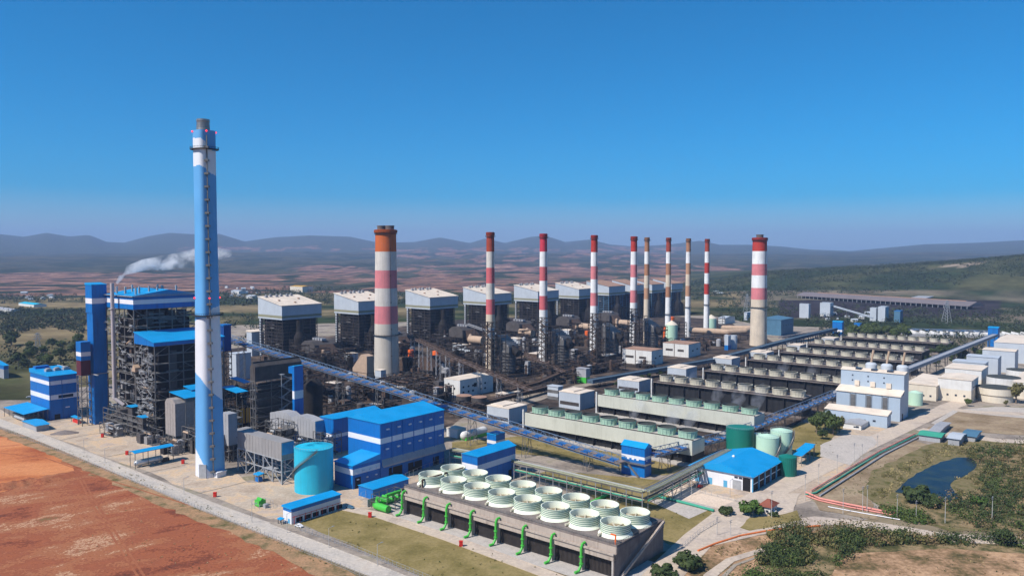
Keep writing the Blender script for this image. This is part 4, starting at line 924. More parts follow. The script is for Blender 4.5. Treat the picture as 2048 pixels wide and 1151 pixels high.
def inn(t, L, W, H):
    q = MB(); q.box(-L*.3, L*.3, -W*.3, W*.35, 0, H*.55); q.build('machinery', M['steel'], t)
    q = MB(); q.tube((-L*.1,-W*.35,H*.3),(L*.4,-W*.35,H*.3),H*.15,n=10); q.build('vessel', M['steell'], t)
canopy('open_shelter', 'wide blue sloping roof on steel posts at the far left edge of the yard', (48,848,7,97,829), 5, 1.6, inner=inn)
bldg('pump_hut', 'little hut with blue gabled roof beside the perimeter road, far left', 'hut', (73,863,45,98,851), ((0,1,0),), wm=('silverd',), roof='gy', rise=1.4, over=.8)
canopy('open_shelter', 'tiny blue roof over a red machine between tower and striped blue building', (158,848,141,166,838), 1, .5, inner=lambda t, L, W, H: MB.build((lambda q: (q.box(-L*.35,L*.35,-W*.35,W*.35,0,H*.6), q)[1])(MB()), 'machine', M['red'], t))
bldg('workshop', 'building with blue roof cut by the left picture edge', 'building', (8,757,-34,17,731), ((0,.72,0),(.72,1,1)), wm=('silverd','blue'), roof='gy', rise=3.5)
def inn(t, L, W, H):
    q = MB(); r = 1.9; q.tube((0,-W*.38,2.6),(0,W*.2,2.6),r,n=16); q.ball((0,-W*.38,2.6),r,n=16,k=8); q.ball((0,W*.2,2.6),r,n=16,k=8); q.build('gas_vessel', mat('bare_steel_vessel',(.62,.60,.57),.35,.1,.5,metal=.6), t)
    for y in (-W*.3, 0, W*.12):
        q = MB(); q.box(-1.6,1.6,y-.4,y+.4,0,1.4); q.build('saddle', M['conc'], t)
    q = MB(); q.box(-1.5,1.5,W*.25,W*.42,0,2.2); q.build('pump_skid', M['rust'], t)
canopy('tank_shelter', 'double blue roof on posts over a shiny horizontal gas vessel', (270,938,258,348,907), 3, .8, inner=inn, roofk='g')
# ---------------------------------------------------------------- precipitator and duct houses
def ductbox(name, label, fa, f0, cat='duct house', m='esp', hump=0, endm=None, fr='steel', legs=(6,1,2), seed=1, cham=0, w=.45, hop=True):
    c, L, W, H = fit(*fa); t = thing(name, label, cat, c); zb = H*f0
    q = MB()
    if hump:
        q.prism([(-L/2,zb),(L/2,zb),(L/2,H-hump*.6),(L*.25,H),(L*.12,H),(0,H-hump),(-L*.12,H),(-L*.3,H),(-L/2,H-hump)], -W/2, W/2, axis='y')
    elif cham: q.prism([(-L/2,zb),(L/2,zb),(L/2,H-cham),(L/2-cham,H),(-L/2+cham,H),(-L/2,H-cham)], -W/2, W/2, axis='y')
    else: q.box(-L/2, L/2, -W/2, W/2, zb, H)
    q.build('casing', M[m], t)
    if endm:
        q = MB(); q.box(L/2+.01, L/2+.3, -W/2+.2, W/2-.2, zb+(H-zb)*.3, H-hump*.6-.5); q.build('end_panel', M[endm], t)
    q = MB(); n = max(3, int(L/3))
    for k in range(n+1):
        x = -L/2+L*k/n; q.box(x-.07, x+.07, -W/2-.1, -W/2, zb, H-(hump or cham)-.1)
    q.build('stiffeners', M[m], t)
    if f0 > .05:
        q = MB(); q.lattice(-L/2, L/2, -W/2, W/2, 0, zb-.02, *legs, w, seed=seed, diag=.7, floors=.5); q.build('frame', M[fr], t)
        for k in range(max(2, legs[0]-1) if hop else 0):
            x = -L/2+L*(k+.5)/max(2, legs[0]-1); w2 = L/legs[0]*.42
            q = MB(); vs = [(x-w2,-W*.4,zb),(x+w2,-W*.4,zb),(x+w2,W*.4,zb),(x-w2,W*.4,zb),(x-.5,-.5,zb*.35),(x+.5,-.5,zb*.35),(x+.5,.5,zb*.35),(x-.5,.5,zb*.35)]
            q.add(vs, [(4,7,6,5),(0,1,5,4),(1,2,6,5),(2,3,7,6),(3,0,4,7)]); q.build('hopper', M['soot'], t)
    return t, L, W, H
pb = mat('blue_reflective_panel', (.05,.28,.50), .3, .25, .15)
M['bluepanel'] = pb
M['espc'] = mat('corrugated_casing', (.30,.27,.25), .55, .12, .6, streak=.5, dirtcol=(.16,.14,.13))
ductbox('duct_house', 'grey box duct house with blue end panel on trussed legs left of the turquoise tank', (564,969,475,588,885), .58, m='esp', endm='bluepanel', legs=(5,1,2), seed=3, fr='steell', hop=False, w=.6)
t_, L_, W_, H_ = ductbox('duct_house', 'grey duct house with humped roof and blue end, behind the turquoise tank', (631,905,540,650,838), .42, m='silverd', hump=2.2, endm='bluepanel', legs=(6,1,2), seed=5, fr='steell', hop=False)
ductbox('filter_house', 'ribbed grey filter casing with hoppers, immediately left of the blue chimney', (352,893,330,420,800), .22, m='espc', cham=2.5, legs=(3,4,3), seed=7)
ductbox('fan_house', 'grey casing on a dark base directly right of the blue chimney', (458,925,441,474,828), .35, m='silverd', legs=(2,2,3), seed=8)
ductbox('precipitator', 'dark tall precipitator with faceted cap and stepped ribs, left of the narrow blue elevator', (512,872,500,603,724), .74, m='soot', cham=3.5, fr='steel', legs=(2,3,6), seed=9, w=.5, hop=False)
c, L, W, H = fit(514, 871, 503, 600, 760); t = thing('absorber_core', 'dark ribbed vessel stack inside the precipitator frame beside yellow panels', 'vessel', c)
q = MB(); nl = 7
for k in range(nl):
    z = H*.93*k/nl; h_ = H*.93/nl; q.box(-L/2+1.5, L/2-1.2, -W/2+1.5, W/2-1.5, z, z+h_*.74); q.box(-L/2+3, L/2-2.6, -W/2+3, W/2-3, z+h_*.74, z+h_)
q.build('vessel', M['soot'], t)
for k in range(nl):
    z = H*.93*(k+.74)/nl; q = MB(); q.box(-L/2+1.0, L/2-.7, -W/2+1.0, W/2-1.0, z-.35, z); q.build('rib', M['steel'], t)
q = MB(); r = random.Random(4)
for k in range(9):
    z = 4+k*4.2; s = 1 if k % 2 else -1
    q.beam((L/2+3, -4*s+4, z), (L/2+3, 4*s+4, z+4.2), .7); q.box(L/2+1, L/2+5, 4*s+3, 4*s+6, z+4.1, z+4.4)
for y in (-1, 9): q.beam((L/2+5, y, 0), (L/2+5, y, 42), .4)
q.build('stair', M['steell'], t)
def ex(t, L, W, H):
    q = MB(); q.box(-L/2-5, -L/2-.01, -W/2+.5, W/2-.5, H*.90, H-.4); q.build('head', M['blue'], t)
bldg('elevator_shaft', 'narrow blue elevator shaft with one white band, rising beside the dark round vessel', 'tower', (590,880,584,606,733), ((0,.56,0),(.56,.67,1),(.67,1,0)), roof='flat', over=.1, extra=ex)
t, c, r_, H_ = tank('round_vessel', 'dark round-topped vessel right of the narrow blue elevator shaft', 627, 872, 38, 772, 'black', .75, rings=9, rail=False, cat='vessel')
c, L, W, H = fit(478, 858, 470, 502, 815); t = thing('bag_filter', 'filter with two tall yellow panels right of the blue chimney', 'filter', c)
q = MB(); q.lattice(-L/2, L/2, -W/2, W/2, 0, H+1, 1, 2, 2, .5, seed=2, diag=.2); q.build('frame', M['dsteel'], t)
for k in range(2):
    q = MB(); q.box(L/2+.1, L/2+.5, -W/2+.6+W/2*k, -W/2+W/2*(k+1)-.5, 4, H-1); q.build('yellow_panel', M['yellow'], t)
q = MB(); q.box(-L/2+.6, L/2-.6, -W/2+.6, W/2-.6, 0, H); q.build('casing', M['black'], t)
canopy('high_canopy', 'two-step blue canopy roof on legs, left of the blue chimney', (372,893,338,425,797), 3, 2.0, roofk='sx')
canopy('high_canopy', 'upper small blue canopy close against the left of the blue chimney', (385,880,366,430,780), 2, 1.5, roofk='sx')
canopy('high_canopy', 'wide blue canopy roof on legs, right of the blue chimney', (474,862,441,497,786), 2, 2.0, roofk='sx')
canopy('high_canopy', 'blue canopy with white edge above the wide canopy, right of blue chimney', (489,846,458,503,766), 2, 1.8, roofk='sx')
# link duct from the filter house to the blue chimney and duct houses
def duct(name, label, p, q_, w_, h_, z0, m='esp', cat='duct', legs=0):
    a, b = Vector(p), Vector(q_); d = b-a; Ld = d.length; t = thing(name, label, cat, a, math.atan2(d.y, d.x))
    q = MB(); q.box(0, Ld, -w_/2, w_/2, z0, z0+h_)
    for k in range(int(Ld/4)+1): q.box(k*4, k*4+.25, -w_/2-.15, w_/2+.15, z0-.1, z0+h_+.15)
    q.build('casing', M[m], t)
    for k in range(legs+1):
        for s in (-1, 1):
            x = .5+(Ld-1)*k/max(1, legs); q = MB(); q.beam((x, s*w_*.4, 0), (x, s*w_*.4, z0), .5); q.build('leg', M['steel'], t)
    return t
duct('flue_duct', 'grey rectangular flue duct entering the back of the blue chimney', G(430,925), G(500,905), 6, 8, 9, 'esp', legs=2)
# big light building behind conveyor start
bldg('service_building', 'pale grey block building under the start of the blue conveyor', 'building', (473,760,458,502,708), ((0,1,0),), wm=('silver',), roof='flat', rm='silver')
bldg('service_building', 'small pale grey block behind the conveyor, left of the first grey boiler house', 'building', (504,712,493,528,664), ((0,1,0),), wm=('silver',), roof='sx', rm='creamroof')
# conveyor head house
c, L, W, H = fit(450, 800, 436, 462, 652); t = thing('conveyor_head_house', 'blue box house on a lattice tower where the blue conveyor ends', 'conveyor house', c)
q = MB(); q.lattice(-L/2, L/2, -W/2, W/2, 0, H*.66, 1, 1, 8, .55, seed=9, diag=1); q.build('frame', M['dsteel'], t)
q = MB(); q.box(-L/2, L/2, -W/2, W/2, H*.66, H); q.build('wall', mat('deep_blue_cladding', (.01,.06,.24), .5, .1), t)
q = MB(); q.box(-L/2-.5, L/2+.5, -W/2-.5, W/2+.5, H+.01, H+1.2); q.build('roof', M['blue'], t)

def duct_rack(label, u, v, L, W, H, seed):
    r = random.Random(seed); t = thing('pipe_rack', label, 'pipe rack', G(u, v), GA)
    q = MB(); q.lattice(-L/2, L/2, -W/2, W/2, 0, H, max(2, int(L/6)), 2, max(2, int(H/4)), .35, seed=seed, diag=.5, floors=.6); q.build('frame', M['steel'], t)
    for k in range(9):
        y = r.uniform(-W/2, W/2); z = r.uniform(1, H); x = r.uniform(-L/2, 0); q = MB(); q.tube((x, y, z), (x+r.uniform(4, L*.6), y, z), r.uniform(.25, .9), n=8); q.build('pipe', M[r.choice(['steel','steell','rust','tan','dsteel'])], t)
    for k in range(5):
        x, y, s_, h = r.uniform(-L/2+2, L/2-2), r.uniform(-W/2, W/2), r.uniform(1.2, 2.6), r.uniform(3, H); q = MB(); q.box(x-s_, x+s_, y-s_, y+s_, 0, h); q.build('casing', M[r.choice(['soot','esp','black','silverd'])], t)
for i, (u, v, L, W, H, lab) in enumerate([(345,905,16,8,8,'pipes and frame at the foot of the ribbed filter casing'),(392,900,16,10,16,'steel frame and ducts hidden behind the blue chimney base'),(478,915,18,10,15,'steel frame and ducts right behind the blue chimney base'),(520,930,20,10,9,'pipework beneath the grey duct house with blue end'),(600,915,20,10,12,'frame and pipes between humped duct house and turquoise tank'),(655,905,16,10,14,'frame and pipes between turquoise tank and blue wing'),(455,885,18,12,22,'tall frame between fan house and yellow panels'),(560,895,18,10,18,'tall frame between precipitator and humped duct house'),(300,884,22,8,9,'low frame and pipes in front of the boiler building corner'),(225,868,22,8,8,'low frame and pipes at the foot of the thin exhaust pipe')]): duct_rack(lab, u, v, L, W, H, 500+i)
# ---------------------------------------------------------------- grey boiler houses (one built, the others copied)
ZB, ZR, ZL = 47.9, 64.7, 74.3
P1, P6 = G(564, 640, ZB), G(1158, 597.7, ZB)
def boiler_house(prim, roofm, frame, fd):
    La, Lb = (along(Vector((P1.x,P1.y,ZR)), -EA, 516, ZR), along(Vector((P1.x,P1.y,ZR)), EB, 643, ZR))
    t = thing('boiler_house', prim, 'boiler house', (0,0,0), GA, 'grey boiler houses in a row')
    # origin: nearest corner of the upper box
    q = MB()
    def slab(z0, z1l, z1r, e, mi): q.prism([(-La-e, z0), (e, z0), (e, z1r), (-La-e, z1l)], -e, Lb+e, mi, 'y')
    slab(ZB, ZB+2, ZB+2, 0, 0); slab(ZB+2.01, ZB+5, ZB+5, .05, 1); slab(ZB+5.01, ZL, ZR, 0, 0)
    q.build('wall', [M['silver'], M['olive']], t)
    q = MB(); q.prism([(-La-.8, ZL+.02), (.8, ZR+.02), (.8, ZR+.6), (-La-.8, ZL+.6)], -.8, Lb+.8, axis='y'); q.build('roof', M[roofm], t)
    sl = lambda x: ZR+(ZL-ZR)*(-x/La)+.6
    if fd:
        for k in range(6):
            q = MB(); x, y = -La*.86-(k % 2)*2, Lb*(.12+.13*k); z = sl(x); q.box(x-1.6, x+1.6, y-1.8, y+1.8, z-.5, z+1.8); q.tube((x, y, z+1.8), (x, y, z+3.2), 1.3, n=10); q.build('roof_vent', M['silverd'], t)
        for x, y in ((-La*.45, Lb*.2), (-La*.2, Lb*.45), (-La*.55, Lb*.75)):
            q = MB(); z = sl(x); q.box(x-1.1, x+1.1, y-1.1, y+1.1, z-.5, z+1.3); q.build('roof_hatch', M['brownroof'], t)
    fx0, fx1, fy0, fy1 = -La+5, -1.5, 1.5, Lb-6
    q = MB(); q.lattice(fx0, fx1, fy0, fy1, 0, ZB-.02, 4, 5, 12, .8, seed=21, diag=.35, floors=.9); q.build('steel_frame', M[frame], t)
    q = MB(); q.box(fx0+3, fx1-.9, fy0+2.5, fy1-1, 0, ZB-.05); q.build('boiler_casing', M['black'], t)  # black and close behind the frame, so that side's shade is painted in
    q = MB(); q.box(fx0-3.2, fx0-.6, fy0-1, fy0+2, 0, ZB-.02)
    for k in range(14): q.box(fx0-3.4, fx0-.4, fy0-1.3, fy0-.99, 3.2*k+1, 3.2*k+2.4, 1)
    q.build('stair_tower', [M['silver'], M['steel']], t)
    r = random.Random(31)
    for k in range(12):
        y = fy0+r.random()*(fy1-fy0-8); z = r.uniform(3, ZB-5); q = MB(); q.tube((fx1+.8, y, z), (fx1+.8, y+r.uniform(3, 12), z), r.uniform(.3, .9), n=6); q.build('pipe', M[r.choice(['dsteel','soot','steel'])], t)
    for k in range(9):
        x = fx0+r.random()*(fx1-fx0-6); z = r.uniform(3, ZB-5); q = MB(); q.tube((x, fy0-.6, z), (x+r.uniform(3, 8), fy0-.6, z), r.uniform(.25, .6), n=6); q.build('pipe', M['steel'], t)
    q = MB(); q.lathe([(7, 8), (7, 26), (4, 33), (4, ZB-1)], cx=6.5, cy=Lb*.35, n=18); q.build('coal_silo', M['black'], t)
    q = MB(); q.tube((6.5, Lb*.35, 30), (6.5, Lb*.75, 22), 2.6, n=12); q.tube((6.5, Lb*.75, 22), (6.5, Lb*.75, 4), 2.6, n=12); q.build('flue_duct', M['black'], t)
    q = MB(); q.lattice(1, 14, Lb*.15, Lb*.85, 0, 24, 2, 4, 6, .5, seed=22, diag=.5, floors=.6); q.build('side_frame', M['dsteel'], t)
    return t, La, Lb
UNITS = [564, 717, 860, 975, 1076, 1158]
words_bh = ['nearest grey boiler house, left of the thick orange-topped chimney', 'grey boiler house half hidden behind the thick orange-topped chimney', 'grey boiler house right of thick orange-topped chimney, standing clear of any chimney',
 'grey boiler house behind the slim chimney with rusty brown-red top', 'grey boiler house behind the slim chimney with crimson top', 'farthest of the cream-roofed boiler houses, behind the pale rose banded chimney']
d_ = (P6-P1); 
def on_row(u):
    lo, hi = -.3, 1.6
    for _ in range(40):
        m_ = (lo+hi)/2
        if pix(P1+d_*m_)[0] < u: lo = m_
        else: hi = m_
    return P1+d_*lo
bh, LaH, LbH = boiler_house(words_bh[0], 'creamroof', 'dsteel', True)
bh.location = (P1.x, P1.y, 0)
for k, u in enumerate(UNITS):
    p = on_row(u)
    if k: dup(bh, (p.x, p.y, 0), label=words_bh[k])
M['bluesteel'] = mat('slate_blue_steel', (.07,.15,.24), .6, .2, .4)
bb_, _, _ = boiler_house('brown-roofed boiler house with slate blue frame, nearest of four beyond the cream-roofed ones', 'brownroof', 'bluesteel', False)
bb_['group'] = 'brown roofed boiler houses in a row'
for k, (u, v, lab) in enumerate([(1218,591,None),(1262,588,'brown-roofed boiler house seen between the red and the thin faded chimneys'),(1304,586,'brown-roofed boiler house directly right of the thin faded brown chimney'),(1343,584,'brown-roofed boiler house farthest right, behind the peeling thin chimney')]):
    p = G(u, v, ZB)
    if k == 0: bb_.location = (p.x, p.y, 0)
    else: dup(bb_, (p.x, p.y, 0), label=lab, scale=(.85,.85,1))
# ---------------------------------------------------------------- dark absorbers with slanted fluted hood
M['absg'] = mat('absorber_grey', (.115,.112,.112), .6, .2, .3, streak=.5, dirtcol=(.05,.045,.04))
def absorber(label):
    t = thing('absorber', label, 'absorber', (0,0,0), GA, 'dark ribbed absorbers in front of the slim chimneys')
    r = 9.3; H = 26
    prof = [(r*.9, 0), (r*.9, 3)]
    for k in range(7): z = 3+k*3.2; prof += [(r*.9, z), (r*1.04, z+.3), (r*1.0, z+.9), (r*.93, z+2.6)]
    q = MB(); q.lathe(prof+[(r*.9, H)], n=32); q.build('vessel', M['absg'], t)
    q = MB(); q.prism([(-8.2, H-3), (8.8, H-3), (8.8, H+3.5), (-8.2, H+14)], -8, 8, axis='y'); q.build('hood', M['absg'], t)
    for k in range(7):
        q = MB(); x0 = -8.0+k*2.4; z = H+14-10.5*(k*2.4)/17
        q.box(x0, x0+1.3, -8.3, 8.3, z-1.8, z+.6); q.build('rib', M['esp'], t)
    q = MB(); q.tube((6, 0, H+1), (15, 0, H-4), 4.4, n=16); q.build('outlet_duct', M['black'], t)
    q = MB(); q.lattice(-11, 11, -11, 11, 0, H-3, 1, 1, 5, .5, seed=41, diag=.5); q.build('frame', M['dsteel'], t)
    return t
AB = [(1015,748),(1123,730),(1223,713.5),(1302,698)]
labs = ['dark ribbed absorber with slanted hood, nearest of the four', 'dark ribbed absorber with slanted hood in front of crimson-topped chimney', 'dark ribbed absorber with slanted hood left of the coal-stained white blocks', 'dark ribbed absorber with slanted hood next to the pale green vessel']
ab = absorber(labs[0])
for k, (u, v) in enumerate(AB):
    f = G(u, v); p = f+Vector((f.x, f.y, 0)).normalized()*9
    if k == 0: ab.location = p
    else: dup(ab, p, label=labs[k])
# lattice stair towers standing at the feet of the slim chimneys
def lattower(label, H=58):
    t = thing('lattice_tower', label, 'tower', (0,0,0), GA, 'dark lattice towers around chimney feet')
    q = MB(); q.lattice(-7, 5, -4, 4, 0, H, 2, 1, 13, .6, seed=51, diag=.75, floors=.3); q.lattice(5.5, 17, -4, 4, 0, H*.86, 1, 1, 8, .5, seed=52, diag=.4); q.build('frame', M['dsteel'], t)
    q = MB()
    for k in range(14): s = 1 if k % 2 else -1; q.beam((-4*s, -4.6, k*4.1), (4*s, -4.6, k*4.1+4.1), .7)
    q.build('stair', M['rust'], t)
    q = MB(); q.box(-2.5, 2.5, -3, 3, H*.72, H*.9); q.build('cabin', M['silver'], t)
    q = MB(); q.tube((1, 2, 0), (1, 2, H*.7), 1.8, n=12); q.build('riser_duct', M['black'], t)
    return t
labs = ['dark lattice tower wrapped round the foot of the rusty brown-topped slim chimney', 'dark lattice tower wrapped round the foot of the crimson-topped chimney', 'dark lattice tower before the pale rose banded chimney', 'dark lattice tower before the red chimney next to the faded brown one']
lt = lattower(labs[0])
for k, (u, v) in enumerate([(981,757),(1089,741),(1190,726),(1268,709)]):
    p = G(u, v)
    if k == 0: lt.location = p
    else: dup(lt, p, label=labs[k])
# precipitators between boiler houses and chimneys
def precip(label):
    t = thing('precipitator', label, 'precipitator', (0,0,0), GA, 'sooty precipitators at the foot of the boiler houses')
    q = MB(); q.prism([(-13,12),(13,12),(13,22),(7,26),(-7,26),(-13,22)], -16, 16, axis='y'); q.build('casing', M['soot'], t)
    for k in range(3):
        y = -10.5+k*10.5; q = MB(); q.add([(-12,y-5,12),(12,y-5,12),(12,y+5,12),(-12,y+5,12),(-1,y-1,4),(1,y-1,4),(1,y+1,4),(-1,y+1,4)], [(4,7,6,5),(0,1,5,4),(1,2,6,5),(2,3,7,6),(3,0,4,7)]); q.build('hopper', M['black'], t)
    q = MB(); q.lattice(-14, 14, -17, 17, 0, 12, 3, 4, 3, .5, seed=61, diag=.5); q.build('frame', M['dsteel'], t)
    q = MB(); q.prism([(13,10),(24,4),(24,12),(13,22)], -10, 10, axis='y'); q.build('outlet_hood', M['rust'], t)
    for k in range(4):
        q = MB(); q.box(-9+5*k, -6+5*k, -3, 3, 26, 28.5); q.build('transformer', M['silverd'], t)
    q = MB(); q.pipe([(20,-6,10),(26,-14,16),(26,-14,4)], 2.2, n=12); q.build('duct', M['tan'], t)
    return t
labs = ['sooty precipitator with hoppers in front of the nearest grey boiler house', 'sooty precipitator left behind the thick orange-topped chimney', 'sooty precipitator between thick chimney and rusty brown-topped slim chimney', 'sooty precipitator behind the nearest dark absorber', 'sooty precipitator behind the second dark absorber', 'sooty precipitator behind the third dark absorber']
pc = precip(labs[0])
for k, u in enumerate(UNITS):
    p = on_row(u); p = Vector((p.x, p.y, 0))+EA*48+EB*18
    if k == 0: pc.location = p
    else: dup(pc, p, label=labs[k])
# wedge-shaped fan inlet hoods near the thick chimney
def wedge(label, fa, m='rust', flip=False):
    c, L, W, H = fit(*fa); t = thing('inlet_hood', label, 'duct hood', c)
    q = MB(); pts = [(-L/2, H*.3), (L/2, H*.3), (L/2, H*.5), (0, H), (-L/2, H)] if flip else [(-L/2, 0), (L/2, 0), (L/2, H*.95), (L*.1, H), (-L/2, H*.45)]
    q.prism(pts, -W/2, W/2, axis='y'); q.build('casing', M[m], t)
    q = MB(); q.lattice(-L/2, L/2, -W/2, W/2, 0, H*.3, 1, 1, 1, .5); q.build('frame', M['dsteel'], t)
wedge('tan-faced wedge hood just left of the thick chimney foot', (734,762,705,748,710), 'tan')
wedge('brown wedge hood with slanted back right of the thick chimney', (866,752,840,900,717), 'rust', True)
wedge('brown boxy duct hood immediately right of the thick chimney foot', (812,742,795,826,715), 'rust')
# pale little houses above the dark yard
k = 0
for fa, lab in [((640,717,619,661,703), 'small pale box house above the belt, before the second boiler house'), ((940,705,905,943,690), 'small pale box house left of the rusty brown-topped chimney foot'),
                ((1040,690,1016,1052,678), 'small pale box house between the first two slim chimneys'), ((1140,675,1120,1152,661), 'small pale box house between the crimson and rose banded chimneys'),
                ((585,668,574,612,655),'pale box house tucked at the right of the nearest boiler house'),((700,725,688,716,708),'low pale box at the foot of the second boiler house'),((762,770,750,772,741),'pale narrow tower block left of the thick chimney foot')]:
    bldg('equipment_house', lab, 'equipment house', fa, ((0,1,0),), wm=('silver',), roof='flat', rm='creamroof', over=.3)
# orange cylinders
for u, vb, w_, vt, lab in [(873,722,16,703,'orange cylinder among dark ducts right of thick chimney'), (1174,686,9,662,'orange cylinder at the foot of the rose banded chimney'), (1343,650,12,634,'orange drum by the thin peeling chimney'), (822,714,12,700,'orange rounded housing right of the thick chimney shaft')]:
    tank('orange_vessel', lab, u, vb, w_, vt, 'orange', .2, rail=False, cat='vessel')
# pale green vessels with cones
for u, vb, w_, vt, lab in [(1343,684,24,650,'pale green banded vessel with cream cone left of its twin'), (1422,663,21,637,'pale green banded vessel with cream cone, right one of the pair')]:
    t, c, r, H = tank('conical_vessel', lab, u, vb, w_, vt, 'lgreen', .75, rings=6, rail=False, cat='vessel', conem=M['cream'])
    q = MB(); q.pipe([(-r-2, 0, 2), (-r-2, 0, H*.5), (-r-1, -1, H*.9)], 1.6, n=10); q.build('riser_pipe', M['orange'], t)
    q = MB(); q.lattice(r+1, r+12, -6, 6, 0, H*1.15, 1, 1, 6, .6, seed=3, diag=.5); q.build('side_frame', M['dsteel'], t)
# long tan ducts
def tpipe(name, label, pts, r, m='tan', cat='pipe', sup=18, sm='dsteel', base=0, world=False, group=None):
    pts = [Vector(p) for p in pts]; t = thing(name, label, cat, (pts[0].x, pts[0].y, 0), 0, group)
    o = Vector((pts[0].x, pts[0].y, 0)); q = MB(); q.pipe([p-o for p in pts], r, n=14); q.build('pipe', M[m] if isinstance(m, str) else m, t)
    if sup:
        for a, b in zip(pts, pts[1:]):
            d = (b-a); n = max(1, int(d.length/sup))
            for k in range(n+1):
                p = a.lerp(b, (k+.5)/(n+1))-o
                if p.z-r > .6:
                    q = MB(); q.beam((p.x, p.y, 0), (p.x, p.y, p.z-r*.9), .5 if r > 1 else .3); q.build('support', M[sm], t)
    return t
def GP(u, v, z): p = G(u, v, z); return p
tpipe('flue_gas_duct', 'long tan duct running to the foot of the thick red and white chimney', [GP(1380,660,12), GP(1455,664,12), GP(1490,662,13), GP(1512,655,16)], 4.6)
tpipe('flue_gas_duct', 'upper tan duct behind, joining the cream foot of the thick red and white chimney', [GP(1440,655,10), GP(1503,656,12)], 3.8)
for k, (u, v, lab) in enumerate([(955,678,'tan round duct stub left of the rusty brown-topped chimney'),(1055,664,'tan round duct stub left of the crimson-topped chimney'),(1176,652,'tan round duct stub left of the rose banded chimney'),(1255,645,'tan round duct stub left of the red chimney before the faded one')]):
    a = G(u-15, v, 20); tpipe('flue_gas_duct', lab, [a, a+EA*22], 5.0, sup=10)
def ex(t, L, W, H): rects(t, 'window', 'glass', 'R', [(W*(.2+.2*k), H*.6, 2, 1.2) for k in range(4)], L, W)
bldg('turbine_hall', 'slate blue clad hall with pale end wall right of the thick red and white chimney', 'building', (1562,671,1530,1587,640), ((0,1,0),), wm=('dblue',), roof='sx', rise=3, rm='dblue', extra=ex)
bldg('switch_house', 'white-sided slate house behind the thin red and white chimney', 'building', (1494,640,1488,1530,625), ((0,1,0),), wm=('silver',), roof='flat', rm='silver')
tank('water_tank', 'pale blue tank under the long tan duct', 1467, 698, 14, 671, 'silver', .1, rail=False)
bldg('pump_box', 'small bright blue box with pale top beside the pale blue tank', 'pump house', (1456,700,1449,1462,672), ((0,.35,0),(.35,1,1)), wm=('blue','silver'), roof='flat', rm='silver', over=.1)
# coal yard buildings
def ex(t, L, W, H):
    rects(t, 'window', 'black2', 'R', [(W*.35, H*.42, W*.12, H*.10), (W*.72, H*.5, W*.12, H*.10)], L, W)
    rects(t, 'louvre', 'louvre', 'F', [(L*.3, H*.42, L*.24, H*.16), (L*.75, H*.42, L*.28, H*.16)], L, W)
    rects(t, 'stain', 'rust', 'F', [(L*.55, H*.02, L*.02, H*.95)], L, W, .2)
bldg('coal_block', 'white stained concrete block with brown roof, nearer of the pair by the dark gallery', 'building', (1303,731,1245,1326,702), ((0,1,0),), wm=('offwhite',), roof='flat', rm='brownroof', over=.2, extra=ex)
bldg('coal_block', 'white stained concrete block with brown roof, farther of the pair by the dark gallery', 'building', (1377,715,1326,1401,689), ((0,1,0),), wm=('offwhite',), roof='flat', rm='brownroof', over=.2, extra=ex)
def ex(t, L, W, H):
    rects(t, 'window', 'black2', 'R', [(W*x, H*z, W*.05, H*.10) for x in (.1,.25,.38,.75,.62) for z in (.25,.55)]+[(W*.45, H*.5, W*.09, H*.22)], L, W)
    rects(t, 'window', 'black2', 'F', [(L*.35, H*.45, L*.1, H*.12), (L*.7, H*.7, L*.1, H*.08)], L, W)
bldg('crusher_house', 'white plaster building with tan roof and small square windows, right of the thick chimney', 'building', (920,796,888,986,761), ((0,1,0),), wm=('offwhite',), roof='flat', rm='creamroof', over=.1, extra=ex)
# dark clutter: pipe racks with ducts, vessels, frames (each one thing)
def rack(label, p, L, W, H, seed, m='dsteel', ang=GA, group=None, name='pipe_rack', cat='pipe rack'):
    r = random.Random(seed); t = thing(name, label, cat, p, ang, group)
    q = MB(); q.lattice(-L/2, L/2, -W/2, W/2, 0, H, max(2, int(L/9)), max(1, int(W/9)), max(2, int(H/5)), .42, seed=seed, diag=.4, floors=.5); q.build('frame', M[m], t)
    q = MB()
    for k in range(int(L/3)+6):
        y = r.uniform(-W/2, W/2); z = r.uniform(1, H+1); x = r.uniform(-L/2, L/2); l = r.uniform(5, L*.6); q.tube((x, y, z), (min(L/2+3, x+l), y, z), r.uniform(.2, .9), mi=r.choice((0,0,1)), n=6)
        x = r.uniform(-L/2, L/2); q.tube((x, -W/2-1, z), (x, W/2+1, z), r.uniform(.2, .7), mi=r.choice((0,1)), n=6)
    tag(q.build('pipes', [M['dsteel'], M['rust']], t), None, None, kind='stuff')
    for k in range(int(L/7)+2):
        q = MB(); x, y, s = r.uniform(-L/2, L/2), r.uniform(-W/2, W/2), r.uniform(1.5, 3.8); h = r.uniform(4, H+3)
        if r.random() < .55: q.lathe([(s, 0), (s, h), (s*.5, h+1), (.05, h+1.4)], cx=x, cy=y, n=14); q.build('vessel', M[r.choice(['soot','black','silverd','rust'])], t)
        else: q.box(x-s, x+s, y-s, y+s, 0, h); q.build('casing', M[r.choice(['soot','black','rust','silverd'])], t)
    return t
